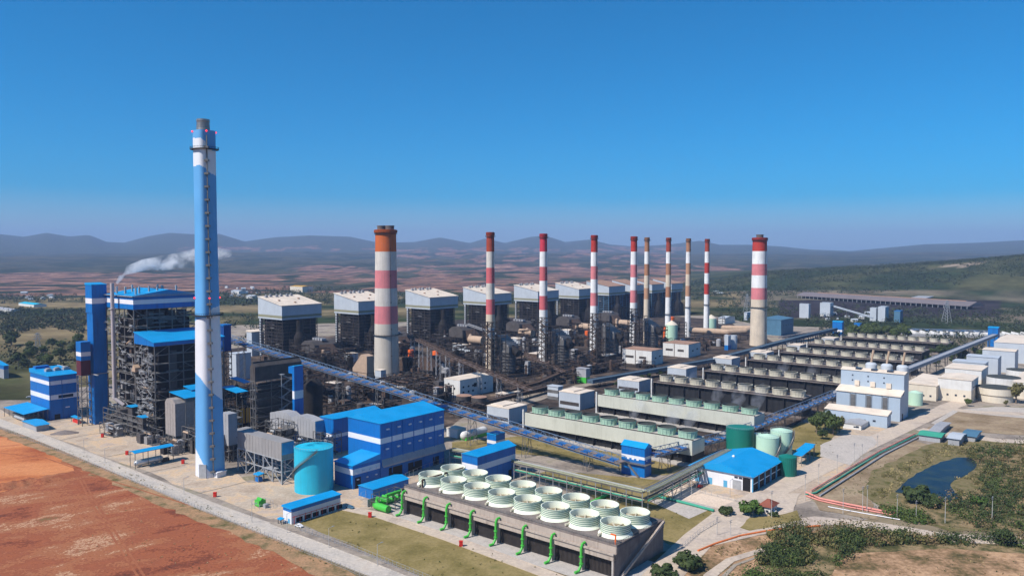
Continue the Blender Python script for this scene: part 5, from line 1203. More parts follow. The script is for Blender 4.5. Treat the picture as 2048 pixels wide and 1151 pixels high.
RK = [(655,800,50,26,14,'dark pipe rack and vessels under the middle of the blue conveyor'), (700,835,46,22,10,'pipe rack with vessels behind the shaded blue wing'), (760,790,44,26,13,'sooty pipework below the tan-faced wedge hood'),
 (820,780,46,24,14,'row of dark valves and pipes at the right foot of the thick chimney'), (860,800,38,20,14,'dark pipework left of the white plaster building'), (880,745,50,24,12,'dark pipework behind the white plaster building'),
 (950,720,44,24,16,'dark pipework left of the nearest absorber'), (1060,745,44,18,12,'dark pipework between the two nearest absorbers'), (1068,705,40,24,16,'dark pipework behind between the two nearest absorbers'),
 (1170,722,40,20,12,'dark pipework between second and third absorber'), (1165,690,40,22,14,'dark pipework behind second absorber'), (1258,705,34,18,12,'dark pipework between third and fourth absorber'),
 (1245,676,40,20,14,'dark pipework behind third absorber'), (1380,690,40,16,8,'dark pipework before the thin cream and tan chimney'), (1430,690,50,14,6,'low dark pipework under the long tan duct'),
 (600,760,44,24,14,'dark pipework below the nearest grey boiler house'), (660,735,44,26,16,'dark pipework below the second grey boiler house'), (790,708,44,26,16,'dark pipework below the third grey boiler house'),
 (560,735,30,30,14,'dark pipework at the left foot of the nearest boiler house'), (900,688,44,26,15,'dark pipework below the fourth grey boiler house'), (1010,665,40,24,15,'dark pipework below the fifth grey boiler house'), (1100,652,36,24,15,'dark pipework below the sixth grey boiler house'),
 (1310,665,40,20,10,'dark pipework before the brown-roofed boiler houses'), (610,845,24,22,13,'steel frame and pipes right behind humped duct house'), (480,815,24,30,16,'dark frame and pipes behind the yellow panels'), (930,830,30,16,9,'pipework on the yard in front of the white plaster building')]
for i, (u, v, L, W, H, lab) in enumerate(RK): rack(lab, G(u, v), L, W, H, 100+i)
for u, vb, w_, vt, lab in [(877,805,22,776,'dark squat tank left of the white plaster building front'), (897,800,14,775,'slim dark tank touching the white plaster building corner'), (928,820,32,793,'round brown-rimmed basin left of its twin before white plaster building'), (958,822,32,796,'round brown-rimmed basin right of its twin before white plaster building')]:
    tank('settling_tank', lab, u, vb, w_, vt, 'soot', .08, rail=False, conem=M['brownroof'])

rk0 = rack('low dark pipework in the coal-blackened yard between the boiler houses and the dark gallery', G(905,760), 26, 14, 11, 301)
rk0['group'] = 'low dark pipework scattered over the coal-blackened yard'
rk1 = rack(rk0['label'], G(1150,745), 18, 12, 15, 302); rk1['group'] = rk0['group']
for u, v in [(690,760),(735,800),(800,765),(845,772),(775,835),(640,775),(930,740),(985,775),(1040,780),(1090,760),(1140,765),(1190,745),(1230,740),(1085,690),(1330,690),(1400,700),(1460,685),(1350,660),(1290,735),(680,700),(740,730),(1215,690),(620,800),(590,830),(1010,700),(960,690)]:
    dup(rnd.choice((rk0, rk1)), G(u, v), rz=GA+rnd.choice((0, math.pi/2, math.pi)), scale=(rnd.uniform(.7,1.1), rnd.uniform(.7,1.2), rnd.uniform(.6,1.1)))

bldg('control_room', 'low white building under the blue conveyor beside the white and green tank', 'building', (915,876,893,932,860), ((0,1,0),), wm=('offwhite',), roof='flat', rm='creamroof', over=.2)
c = G(948, 874); t = thing('storage_vessel', 'horizontal white-topped green tank under the blue conveyor', 'tank', c)
q = MB(); q.tube((0,-10,3.2),(0,10,3.2),2.9,n=16); q.ball((0,-10,3.2),2.9,n=16,k=8); q.ball((0,10,3.2),2.9,n=16,k=8); q.build('shell', M['offwhite'], t)
q = MB(); q.box(-3,3,-11,11,0,2.2); q.build('cradle', M['green'], t)
bldg('portal_house', 'small blue portal building with white band directly under the blue conveyor', 'building', (992,896,974,1010,870), ((0,.3,0),(.3,.55,1),(.55,1,0)), roof='flat', over=.2)
for fa, lab in [((742,832,722,768,815),'tan-roofed low shed behind the large blue hall'),((668,792,650,684,768),'small brown kiosk with pale top below the middle of the conveyor'),((790,792,775,812,778),'flat tan-roofed shed between thick chimney foot and conveyor'),((1075,722,1058,1090,708),'flat tan-roofed shed between the first two lattice towers'),((1010,798,992,1040,789),'long flat tan-roofed shed left of the pump houses'),((1212,724,1196,1232,712),'flat grey-roofed shed left of the nearer stained white block')]:
    bldg('equipment_house', lab, 'equipment house', fa, ((0,1,0),), wm=('rust',), roof='flat', rm='creamroof', over=.4)
rk2 = rack('tall sooty steel frame with vessels in the coal-blackened yard', G(690,745), 20, 14, 26, 303); rk2['group'] = 'tall sooty steel frames in the coal-blackened yard'
for u, v in [(760,735),(830,745),(905,722),(640,745),(1000,712),(1050,700),(1105,700),(1150,690),(1205,685),(1240,690),(600,740),(880,700),(950,745),(1290,680),(1320,690)]: dup(rk2, G(u, v), rz=GA+rnd.choice((0, math.pi)), scale=(rnd.uniform(.6,1), rnd.uniform(.7,1.1), rnd.uniform(.6,1.15)))
# ---------------------------------------------------------------- rows of older cooling towers
def cool_row(label, fa, nfan, kind, nbay=9, f0=.5):
    c, L, W, H = fit(*fa); t = thing('cooling_tower_row', label, 'cooling tower', c, GA, 'long cooling tower rows behind the blue conveyor')
    W = max(W, 2.3*L/nfan*.43); x0, x1, y0, y1 = -L/2, L/2, -W/2, W/2
    dm = 'conc' if kind == 'g' else 'concd'
    q = MB(); q.box(x0, x1, y0, y1, H-.7, H); q.build('deck', M[dm], t)
    if kind == 'g':
        q = MB(); q.box(x0, x1, y0-.25, y0+.25, H*.42, H+.5); q.box(x0, x1, y1-.25, y1+.25, H*.42, H-.71); q.box(x1-.3, x1+.2, y0+.26, y1-.26, H*.42, H-.71); q.build('cladding', M['pgw'], t)
    q = MB(); q.box(x0+1, x1-1, y0+2.5, y1-2.5, 0, H-.71); q.build('fill_block', M['fillb'], t)
    q = MB(); n = nbay*3
    for k in range(n+1):
        x = x0+.3+(L-.6)*k/n
        for y in (y0+.5, y1-.5): q.beam((x, y, 0), (x, y, H-.7), .45 if k % 3 == 0 else .22)
    for k in range(nbay+1):
        x = x0+.3+(L-.6)*k/nbay; q.box(x-.15, x+.15, y0+.6, y1-.6, 0, H-.72)
    q.build('bay_walls', M['fillb'], t)
    q = MB(); q.box(x0-2, x1+1, y0-3.5, y1+3.5, .0, .9); q.build('basin', M['concd'] if kind != 'g' else M['conc'], t)
    q = MB(); q.box(x0-1.6, x0-.6, y0-1.0, y0, 0, H+2.6); q.build('end_post', M['offwhite'], t)
    q = MB(); q.pipe([(x0-.9, y0+1.5, H+.5), (x1, y0+1.5, H+.5)], .35, n=6); q.build('header_pipe', M['dsteel'], t)
    R0 = L/nfan*.405; hh = 4.6 if kind == 'g' else 4.8
    shared = None
    for k in range(nfan):
        x = x0+L*(k+.5)/nfan
        if shared is None:
            q = MB(); q.lathe([(R0*.97, 0), (R0*.93, .8), (R0*.93, 1.2), (R0*.97, hh-.4), (R0*1.04, hh-.3), (R0*1.04, hh), (R0*.93, hh), (R0*.9, 1.0)], n=28, mis=[0,0,0,0,0,0 if kind != 'g' else 1,1])
            for i in range(16): a = 2*math.pi*i/16; q.beam((R0*.95*math.cos(a), R0*.95*math.sin(a), .4), (R0*.99*math.cos(a), R0*.99*math.sin(a), hh-.4), .22)
            shared = o = q.build('fan_stack', [M['fang' if kind == 'g' else 'fanc'], M['fandark']], t)
            q = MB(); q.lathe([(R0*.9, hh-.9), (R0*.3, hh-1.0), (.05, hh-.7)], n=20); q.build('fan', M['fandark'], o)
            o.location = (x, 0, H)
        else:
            o = shared.copy(); C.objects.link(o); o.parent = t; o.location = (x, 0, H)
            for g in shared.children: d = g.copy(); C.objects.link(d); d.parent = o
    return t
M['pgw'] = mat('greenish_white_cladding', (.50,.50,.42), .7, .08, .05, streak=.6, dirt=.3, dirtcol=(.36,.36,.29))
M['fillb'] = mat('wet_dark_fill', (.02,.02,.022), .7, .2, .3)
cool_row('nearest low cooling row with greenish white side cladding and nine green fans', (1384,931,1050,1409,882), 9, 'g')
cool_row('second low cooling row with greenish white side cladding and nine green fans', (1508,876,1196,1529,833), 9, 'g')
cool_row('open dark cooling row with nine cream fans, directly behind the second green-fanned row', (1604,836,1306,1624,798), 9, 'c')
cool_row('open dark cooling row whose right end runs behind the tall pale blue building', (1722,812,1409,1740,773), 10, 'c')
cool_row('dark cooling row with cream fans, third behind the green-fanned rows', (1770,775,1494,1787,744), 9, 'c')
cool_row('dark cooling row with cream fans, fourth behind the green-fanned rows', (1822,752,1560,1837,725), 9, 'c')
cool_row('cooling row with ten small pale fans, second from the rear', (1843,728,1616,1860,705), 10, 'c')
cool_row('rearmost cooling row with ten small pale fans before the green trees', (1894,708,1684,1908,688), 10, 'c')
# pump houses at the row ends
def ex(t, L, W, H):
    rects(t, 'louvre_band', 'louvre', 'F', [(L*.5, H*.22, L*.9, H*.22)], L, W, .06)
    q = MB(); q.box(-L*.45, L*.1, -W*.35, W*.45, H+.5, H+1.2); q.build('roof_step', M['creamroof'], t)
ph = [((1018,850,974,1054,818),'grey pump house with louvre band beside the nearest cooling row'), ((1160,820,1118,1189,788),'grey pump house with louvre band beside the second cooling row'),
 ((1278,787,1235,1301,763),'grey pump house with louvre band beside the third cooling row'), ((1372,761,1335,1394,738),'grey pump house with louvre band beside the fourth cooling row'),
 ((1463,737,1426,1480,718),'grey pump house beside the fifth cooling row, next to dark gallery'), ((1533,722,1498,1548,706),'grey pump house beside the sixth cooling row'), ((1600,705,1573,1612,691),'small pale pump house beside the second row from the rear'), ((1668,688,1643,1678,677),'farthest tiny pump house before the green trees')]
for i, (fa, lab) in enumerate(ph): bldg('pump_house', lab, 'pump house', fa, ((0,1,0),), wm=('silver',), roof='flat', rm='creamroof', over=.2, extra=ex if i < 6 else None)
bldg('chlorine_house', 'pale open-sided frame house behind the second pump house', 'building', (1116,800,1095,1126,774), ((0,.25,0),(.25,.5,1),(.5,.75,0),(.75,1,1)), wm=('steel','silver'), roof='flat', rm='silver')
bldg('sampling_tower', 'small grey cabin on a green base below the dark gallery end', 'cabin', (1172,766,1153,1180,738), ((0,.4,0),(.4,1,1)), wm=('green','silverd'), roof='flat', rm='silverd')
# ---------------------------------------------------------------- tall pale blue building and its neighbours
c, L, W, H = fit(1799.5,843,1673,1817,794)
t = thing('ash_building', 'tall stepped pale blue building with three small chimneys on its roof', 'building', c)
top = c+EB*(-W/2+W*.42)+EA*L/2; H2 = zt(Vector((top.x, top.y, 0)), 749)
q = MB(); q.box(-L/2, L/2, -W/2, -W/2+W*.42-.01, 0, H); q.box(-L/2, L/2, -W/2+W*.42, W/2, 0, H2); q.build('wall', M['palebl'] if 'palebl' in M else mat('sky_blue_cladding', (.36,.43,.50), .5, .05, .1, streak=.25, dirtcol=(.27,.32,.38), corr=.2), t)
q = MB(); q.prism([(-W/2-.8, H+.02), (-W/2+W*.42-.02, H+3.2), (-W/2+W*.42-.02, H+3.8), (-W/2-.8, H+.6)], -L/2-.6, L/2+.6, axis='x'); q.build('lower_roof', M['creamroof'], t)
q = MB(); q.prism([(-W/2+W*.42-.6, H2+.02), (W/2+.6, H2+.02), (W*.2, H2+1.6)], -L/2-.6, L/2+.6, axis='x'); q.build('roof', M['creamroof'], t)
yb = -W/2+W*.42
for k in range(3):
    x = -L/2+L*(.27+.25*k)
    q = MB(); q.box(x-1.6, x+1.6, -W/2-.5, -W/2-.003, 3, H*.93); q.beam((x-2.2,-W/2-.6,2),(x-2.2,-W/2-.6,H),.2); q.beam((x+2.2,-W/2-.6,2),(x+2.2,-W/2-.6,H),.2); q.build('louvre_strip', M['steel'], t)
    q = MB(); q.box(x-1.8, x+1.8, yb-1.2, yb-.003, H+4.2, H+4.2+(H2-H)*.25); q.build('bay_window', M['creamroof'], t)
    for zz in (.72, .47):
        q = MB(); q.box(x-4.2, x-3.1, yb-.1, yb-.003, H+(H2-H)*zz, H+(H2-H)*zz+1.1); q.build('window', M['glass'], t)
    q = MB(); q.box(x-2.2, x+2.2, yb+2, yb+6, H2, H2+2.0); q.build('skylight', M['glass'], t)
    q = MB(); q.lathe([(4.4, H2-4), (4.4, H2+3.4), (3.2, H2+4.6), (.1, H2+5.2)], cx=x+5, cy=W/2+5, n=20); vv = q.build('vessel', M['silver'], t)
    q = MB(); q.tube((x+5, W/2+5, H2+4.5), (x+6.5, W/2+5, H2+15), .9, n=10); q.tube((x+5, W/2+5, 0), (x+5, W/2+5, H2-3), 3.5, n=12); q.build('stub_chimney', M['tan'], t)
rects(t, 'door', 'black2', 'R', [(W*.3, .05, 3, 5)], L, W)
M['palebl'] = _mc['sky_blue_cladding']
def ex(t, L, W, H):
    rects(t, 'window', 'glass', 'F', [(L*.2, H*.4, 2, 1.4), (L*.35, H*.4, 1.5, 1)], L, W); rects(t, 'window', 'white', 'R', [(W*.4, H*.3, 2, 1.5)], L, W)
bldg('store_building', 'long low pale blue building with cream roof in front of the tall stepped one', 'building', (1774,856,1650,1782,832), ((0,1,0),), wm=('palebl',), roof='sy', rise=2.6, rm='creamroof', extra=ex)
bldg('site_office', 'small white office with grey roof right of the tree clump', 'office', (1722,860,1686,1737,850), ((0,1,0),), wm=('offwhite',), roof='gy', rise=1.4, rm='silverd', extra=ex)
bldg('site_office', 'tiny office half hidden behind the tree clump', 'office', (1680,853,1655,1692,845), ((0,1,0),), wm=('cream',), roof='gy', rise=1.2, rm='silverd')
# cream and silver buildings on the right
def exb(t, L, W, H):
    rects(t, 'window', 'glass', 'F', [(L*(.2+.25*k), H*.25, 1.6, 1.6) for k in range(3)], L, W)
    rects(t, 'panel', 'louvre', 'R', [(W*.5, H*.62, W*.5, H*.04)], L, W)
bb = ((0,.55,0),(.55,1,1))
bldg('filter_plant', 'white-topped cream block nearest the road beside the round cream basin', 'building', (1942,806,1876,1957,761), bb, wm=('cream','offwhite'), roof='gy', rise=1.4, rm='creamroof', extra=exb)
bldg('filter_plant', 'low plain cream block left of the white-topped one', 'building', (1872,802,1817,1900,772), ((0,1,0),), wm=('cream',), roof='sx', rise=2, rm='creamroof', extra=exb)
bldg('filter_plant', 'upper white block rising behind the white-topped cream block', 'building', (1962,782,1890,1976,741), bb, wm=('cream','offwhite'), roof='flat', rm='creamroof')
bldg('filter_plant', 'silver-clad block, nearest of the stepped silver row at the right', 'building', (1969,768,1905,1977,727), ((0,1,0),), wm=('silver',), roof='flat', rm='silver')
bldg('filter_plant', 'silver-clad block, second of the stepped silver row', 'building', (1995,758,1933,2003,716), ((0,1,0),), wm=('silver',), roof='gx', rise=1, rm='silver')
bldg('filter_plant', 'silver-clad block with cream roof, third of the stepped silver row', 'building', (2029,746,1965,2037,703), ((0,1,0),), wm=('silver',), roof='gx', rise=1, rm='creamroof')
bldg('filter_plant', 'long silver block with cream roof cut by the right edge, farthest of its row', 'building', (2090,730,1988,2110,690), ((0,1,0),), wm=('silver',), roof='gx', rise=1.4, rm='creamroof')
bldg('filter_plant', 'cream block at the right picture edge beside the round white basin', 'building', (2075,800,2026,2100,768), bb, wm=('cream','offwhite'), roof='flat', rm='creamroof')
tank('clarifier_tank', 'dark-covered round basin farthest back at the right edge', 2040, 772, 50, 742, 'offwhite', .03, rail=False, conem=M['fandark'])
# ---------------------------------------------------------------- conveyors
def conveyor(name, label, pts, wd, hh, truss, step=4.0, legs=20, deck='belt', leg='steel', hoods=False, cat='conveyor', housed=False, legm=None):
    pts = [Vector(p) for p in pts]; o = Vector((pts[0].x, pts[0].y, 0)); t = thing(name, label, cat, o, 0)
    qd, qt, qr = MB(), MB(), MB()
    for a, b in zip(pts, pts[1:]):
        a, b = a-o, b-o; d = b-a; Ld = d.length; n = max(1, round(Ld/step)); e = d.normalized(); s = e.cross(Vector((0,0,1))).normalized()*(wd/2); up = Vector((0,0,hh))
        A = a; 
        for sg in (-1, 1):
            for zz in (0, 1): qt.beam(a+s*sg+up*zz, b+s*sg+up*zz, .32)
            qt.beam(a+s*sg*.9+up*.06, b+s*sg*.9+up*.06, .5)
        for k in range(n+1):
            p = a+d*(k/n)
            for sg in (-1, 1):
                qt.beam(p+s*sg, p+s*sg+up, .2)
                if k < n: p2 = a+d*((k+1)/n); qt.beam(p+s*sg+(up if k % 2 else up*0), p2+s*sg+(up*0 if k % 2 else up), .2)
            qt.beam(p-s, p+s, .2)
        # belt with hood plates along the middle, walkway and handrail
        vs = [a-s*.7+up*.25, a+s*.7+up*.25, b+s*.7+up*.25, b-s*.7+up*.25]; qd.add(vs+[v+up*.12 for v in vs], [(0,3,2,1),(4,5,6,7),(0,1,5,4),(1,2,6,5),(2,3,7,6),(3,0,4,7)])
        if housed:
            vs = [a-s*.99+up*.06, a+s*.99+up*.06, b+s*.99+up*.06, b-s*.99+up*.06]; u9 = up*.86
            qd.add(vs+[v+u9 for v in vs], [(0,3,2,1),(4,5,6,7),(0,1,5,4),(1,2,6,5),(2,3,7,6),(3,0,4,7)])
        else:
            for k in range(n):
                if k % 2 == 0:
                    p, p2 = a+d*((k+.1)/n), a+d*((k+1.15)/n); vs = [p-s*.96+up*.08, p+s*.96+up*.08, p2+s*.96+up*.08, p2-s*.96+up*.08]
                    qr.add(vs+[v+up*.30 for v in vs], [(0,3,2,1),(4,5,6,7),(0,1,5,4),(1,2,6,5),(2,3,7,6),(3,0,4,7)])
        for sg in (-1, 1):
            for k in range(n+1): p = a+d*(k/n)+s*sg*1.28+up; 
            qt.beam(a+s*sg*1.25+up*.95, b+s*sg*1.25+up*.95, .16); qd.add([a+s*sg+up*.3, a+s*sg*1.3+up*.3, b+s*sg*1.3+up*.3, b+s*sg+up*.3], [(0,1,2,3) if sg > 0 else (3,2,1,0)])
    qd.build('belt_deck', M[deck], t); qt.build('truss', truss if not isinstance(truss, str) else M[truss], t)
    if qr.f: tag(qr.build('belt_hoods', M['hoodb'] if hoods else M['rust'], t), None, None, kind='stuff')
    for a, b in zip(pts, pts[1:]):
        d = b-a; n = int(Vector((d.x, d.y, 0)).length/legs)
        for k in range(n):
            p = a+d*((k+.5)/max(1, n)); z = p.z-.3
            if z < 2.5: continue
            e = Vector((d.x, d.y, 0)).normalized(); s = Vector((-e.y, e.x, 0))*(wd*.42); q = MB()
            lp = Vector((p.x-o.x, p.y-o.y, 0))
            for sg in (-1, 1):
                for f in (-1, 1): q.beam(lp+s*sg*1.25+e*f*1.6, lp+s*sg+e*f*.8+Vector((0,0,z)), .32)
            m_ = max(1, int(z/5))
            for i in range(m_):
                z0, z1 = z*i/m_, z*(i+1)/m_
                for sg in (-1, 1): q.beam(lp+s*sg*1.1+e*1.2+Vector((0,0,z0)), lp+s*sg*1.1-e*1.2+Vector((0,0,z1)), .2)
                q.beam(lp-s*1.15+e*1.2+Vector((0,0,z0)), lp+s*1.15+e*1.2+Vector((0,0,z1)), .2)
            q.build('trestle', M[leg], t)
    return t
M['hoodb'] = mat('blue_belt_hood', (.008,.13,.40), .55, .25, .5, dirt=.4, dirtcol=(.06,.08,.12))
def at(u, vg, v): p = G(u, vg); return Vector((p.x, p.y, zt(p, v)))
A_ = at(456, 785, 679); B_ = at(1244, 953, 929)
conveyor('blue_conveyor', 'long blue truss conveyor sloping from boiler building down to the blue transfer tower', [A_, B_], 6.6, 4.4, 'trussb', 4.6, 46, hoods=True)
conveyor('blue_conveyor', 'blue truss conveyor from transfer tower behind green tanks to the tall pale blue building', [at(1302, 950, 912), at(1452, 898, 876), at(1506, 878, 857), at(1672, 815, 790)], 6.2, 3.8, 'trussb', 4.6, 26, hoods=True)
conveyor('blue_conveyor', 'blue housed conveyor rising from behind the tall pale blue building to a far blue tower', [at(1672, 815, 790), at(1816, 766, 741), at(1990, 695, 672)], 6.5, 3.2, 'trussb', 6, 34, deck='bluebelt' if 'bluebelt' in M else 'silverd', housed=True)
bldg('transfer_tower', 'small far blue tower at the end of the rising conveyor, right', 'tower', (1995,694,1976,2000,656), ((0,1,0),), wm=('blue',), roof='gx', rise=1.5)
bldg('transfer_tower', 'small far blue tower in the coal yard left of the green trees', 'tower', (1684,672,1665,1688,644), ((0,.3,0),(.3,.45,1),(.45,1,0)), wm=('blue','white'), roof='gx', rise=1.5)
M['gallery'] = mat('slate_gallery', (.07,.11,.15), .7, .2, .2, streak=.3, dirtcol=(.10,.09,.08))
conveyor('dark_gallery', 'long dark slate housed conveyor gallery crossing behind the cooling rows', [at(1180,775,766), at(1430,732,722), at(1590,697,679), at(1670,672,660)], 7, 3.6, 'gallery', 6, 30, deck='gallery', housed=True, leg='dsteel')
conveyor('rusty_conveyor', 'brown conveyor sloping down right from behind the thick chimney to the absorbers', [at(818,740,672), at(905,775,715), at(1062,815,782)], 4.5, 2.6, 'rust', 4, 24, leg='silverd')
conveyor('rusty_conveyor', 'sooty conveyor between the first two slim chimneys dropping to dark yard', [at(1036,740,703), at(1128,768,745)], 4, 2.4, 'rust', 4, 24, leg='dsteel')
conveyor('rusty_conveyor', 'low brown conveyor curving along the yard below the dark absorbers', [at(1010,793,786), at(1075,782,768), at(1128,762,745), at(1245,728,722)], 4, 2.4, 'rust', 4, 24, leg='dsteel', housed=True, deck='rust')
conveyor('rusty_conveyor', 'dark belt bridge low on the yard behind the nearest pump house', [at(940,828,815), at(1100,782,775)], 4.5, 2.4, 'dsteel', 4, 24, leg='dsteel', housed=True, deck='rust')
conveyor('rusty_conveyor', 'dark inclined belt between third and fourth boiler houses', [at(935,700,650), at(992,716,670)], 4, 2.4, 'dsteel', 4, 30, leg='dsteel', housed=True, deck='silverd')
conveyor('far_conveyor', 'thin far blue belt line leading left from the far blue tower', [at(1985,676,664), at(1815,668,659)], 4, 2.2, 'trussb', 8, 60, hoods=True)
conveyor('far_conveyor', 'thin pale belt rising from white coal towers toward the storage hall', [at(1745,645,636), at(1650,628,608)], 4, 2.2, 'silver', 8, 60, housed=True, deck='silver')
conveyor('far_conveyor', 'blue-grey belt pair running from coal yard tower back to the long gallery', [at(1665,668,661), at(1560,690,676)], 5, 2.4, 'trussb', 8, 40)
# ---------------------------------------------------------------- pipe racks around the transfer tower
def pipe_bridge(label, pts, wd=5.5, z=9.0, step=9.5):
    pts = [Vector((p.x, p.y, 0)) for p in pts]; o = pts[0].copy(); t = thing('pipe_bridge', label, 'pipe rack', o, 0)
    qd, qp, qf = MB(), MB(), MB()
    for a, b in zip(pts, pts[1:]):
        a, b = a-o, b-o; d = b-a; e = d.normalized(); s = Vector((-e.y, e.x, 0)); n = max(1, round(d.length/step)); U = Vector((0,0,1))
        for sg in (-1, 1):
            qd.beam(a+s*sg*wd/2+U*z, b+s*sg*wd/2+U*z, .5); qd.beam(a+s*sg*wd/2+U*(z+1.4), b+s*sg*wd/2+U*(z+1.4), .14); qd.beam(a+s*sg*wd/2+U*(z*.55), b+s*sg*wd/2+U*(z*.55), .35)
        vs = [a+s*wd*.05+U*(z+.1), b+s*wd*.05+U*(z+.1), b+s*wd*.5+U*(z+.1), a+s*wd*.5+U*(z+.1)]; qd.add(vs, [(0,1,2,3)])
        for k, (off, zz, r, mi) in enumerate([(-.40,z+.6,.42,0),(-.22,z+.5,.3,1),(-.05,z+.55,.36,0),(.2,z+.6,.25,1),(-.35,z*.55+.5,.4,2),(-.1,z*.55+.5,.3,0),(.2,z*.55+.5,.45,3)]):
            qp.tube(a+s*wd*off+U*zz, b+s*wd*off+U*zz, r, mi, 8)
        for k in range(n+1):
            p = a+d*(k/n)
            if k in (0,) and a.length > .1: continue
            for sg in (-1, 1):
                q = MB(); q.beam(p+s*sg*wd/2, p+s*sg*wd/2+U*z, .38); q.build('post', M['steell'], t)
            qf.beam(p-s*wd/2+U*z, p+s*wd/2+U*z, .4); qf.beam(p-s*wd/2+U*z*.55, p+s*wd/2+U*z*.55, .35)
            if k % 3 == 1 and k < n: qf.beam(p+s*wd/2*-1+U*.5, a+d*((k+1)/n)-s*wd/2+U*z*.9, .22); qf.beam(p-s*wd/2, p+s*wd/2+U*z*.5, .2)
    qd.build('walkway', M['steel'], t); tag(qf.build('trusswork', M['steel'], t), None, None, kind='stuff'); qp.build('pipes', [M['yelpipe'], M['steell'], M['pgreen'], M['steel']], t)
M['yelpipe'] = mat('yellowish_lagged_pipe', (.36,.36,.22), .6, .15, .3)
pipe_bridge('tall pipe bridge on grey posts turning the corner below the blue transfer tower', [G(1034,958), G(1290,1022), G(1318,1008), G(1455,932)], 5.5, 10)
pipe_bridge('pipe rack with railings running behind the large blue hall toward the blue conveyor', [G(905,925), G(1034,950)], 6, 8.5)
def lowpipe(label, pts, r, m, z=.9, name='pipeline', sup=9, cat='pipe'): return tpipe(name, label, [GP(u, v, z) for u, v in pts], r, m, cat, sup, 'conc')
lowpipe('dark green pipe lying along the foot of the pale bank', [(1318,992),(1380,1007),(1428,1020)], .7, 'pgreen')
lowpipe('two-tone green pipe stub beyond the fan deck', [(1180,1005),(1220,986)], .9, 'green')
lowpipe('green pipeline beside the road on the left of the pink one', [(1612,988),(1632,984),(1700,942),(1760,905),(1838,867)], .42, 'pgreen')
lowpipe('pink pipeline running up beside the main road', [(1622,980),(1700,934),(1760,900),(1830,866)], .36, 'pink')
lowpipe('grey pipeline farthest from the road next to the green one', [(1640,990),(1706,948),(1768,908),(1842,871)], .45, 'silverd')
lowpipe('pink pipeline crossing from road end toward the bushes', [(1612,983),(1640,996),(1700,1008),(1792,1026)], .55, 'pink', 1.2)
lowpipe('second pink pipe beside the crossing one', [(1612,990),(1640,1000),(1700,1013),(1770,1026),(1790,1030)], .4, 'pink', .7)
lowpipe('white low pipe lying below the pink pipes', [(1656,1012),(1720,1024),(1800,1038)], .25, 'white', .5)
M['orangeb'] = mat('faded_orange_paint', (.62,.17,.05), .6, .2, .5)
lowpipe('orange line of barrier curving along the gate road', [(1396,1100),(1430,1086),(1480,1070),(1530,1061),(1580,1055),(1640,1050)], .45, 'orangeb', .45, sup=0, name='road_barrier', cat='barrier')
# green valve station at the left end of the front tower
c = G(785, 1012); t = thing('valve_station', 'cluster of bright green pipes and valves at the left end of the front cooling tower', 'valve station', c)
q = MB()
for k in range(4):
    y = -6+4*k; q.pipe([(-5, y, 1), (-5, y, 5), (3, y, 5), (3, y, 8)], .7, n=10); q.ball((-5, y, 3), 1.1)
q.pipe([(-5,-8,1.6),(-5,9,1.6)], 1.2, n=12); q.pipe([(3,-7,8),(3,8,8)], .8, n=10); q.pipe([(-3,-8,1.8),(6,-8,1.8)], 1.9, n=14)
q.build('green_pipes', M['green'], t)
q = MB(); q.lattice(-7, 5, -8, 8, 0, 7, 2, 3, 2, .25, seed=2, diag=.3); q.build('frame', M['steel'], t)
q = MB(); q.box(-9,-8.7,-9,-3,0,4); q.build('gate_panel', M['steell'], t)
c = G(525, 1012); t = thing('transformer_yard', 'small fenced green machine beside the perimeter road', 'machine', c)
q = MB(); q.box(-4,0,-2,2,.3,3.2); q.tube((-4,0,3.4),(0,0,3.4),.8,n=10); q.build('casing', M['green'], t)
q = MB()
for k in range(12):
    a = 2*math.pi*k/12; q.beam((7*math.cos(a),4.5*math.sin(a),0),(7*math.cos(a),4.5*math.sin(a),2.8),.12); b = a+math.pi/6; q.beam((7*math.cos(a),4.5*math.sin(a),2.6),(7*math.cos(b),4.5*math.sin(b),2.6),.1)
q.build('fence', M['steell'], t)
q = MB(); q.box(2,4,-1,1,0,2.0); q.build('cabinet', M['steell'], t)
canopy('pump_shelter', 'tiny blue shelter over a blue pump between chimney and turquoise tank', (517,965,506,529,951), 1, .5, inner=lambda t,L,W,H: MB.build((lambda q: (q.box(-L*.3,L*.3,-W*.35,W*.35,0,H*.6), q)[1])(MB()), 'pump', M['blue'], t))
canopy('pump_shelter', 'tiny blue-green kiosk at the end of the white switchgear shed', (562,1049,554,569,1040), 1, .3)
canopy('truck_shelter', 'blue canopy on posts right of the ribbed dark green tank', (1604,932,1586,1629,912), 3, 1.5)
canopy('truck_shelter', 'upper blue canopy on posts behind the other one, near the pale tanks', (1612,920,1592,1631,903), 2, 1.2)
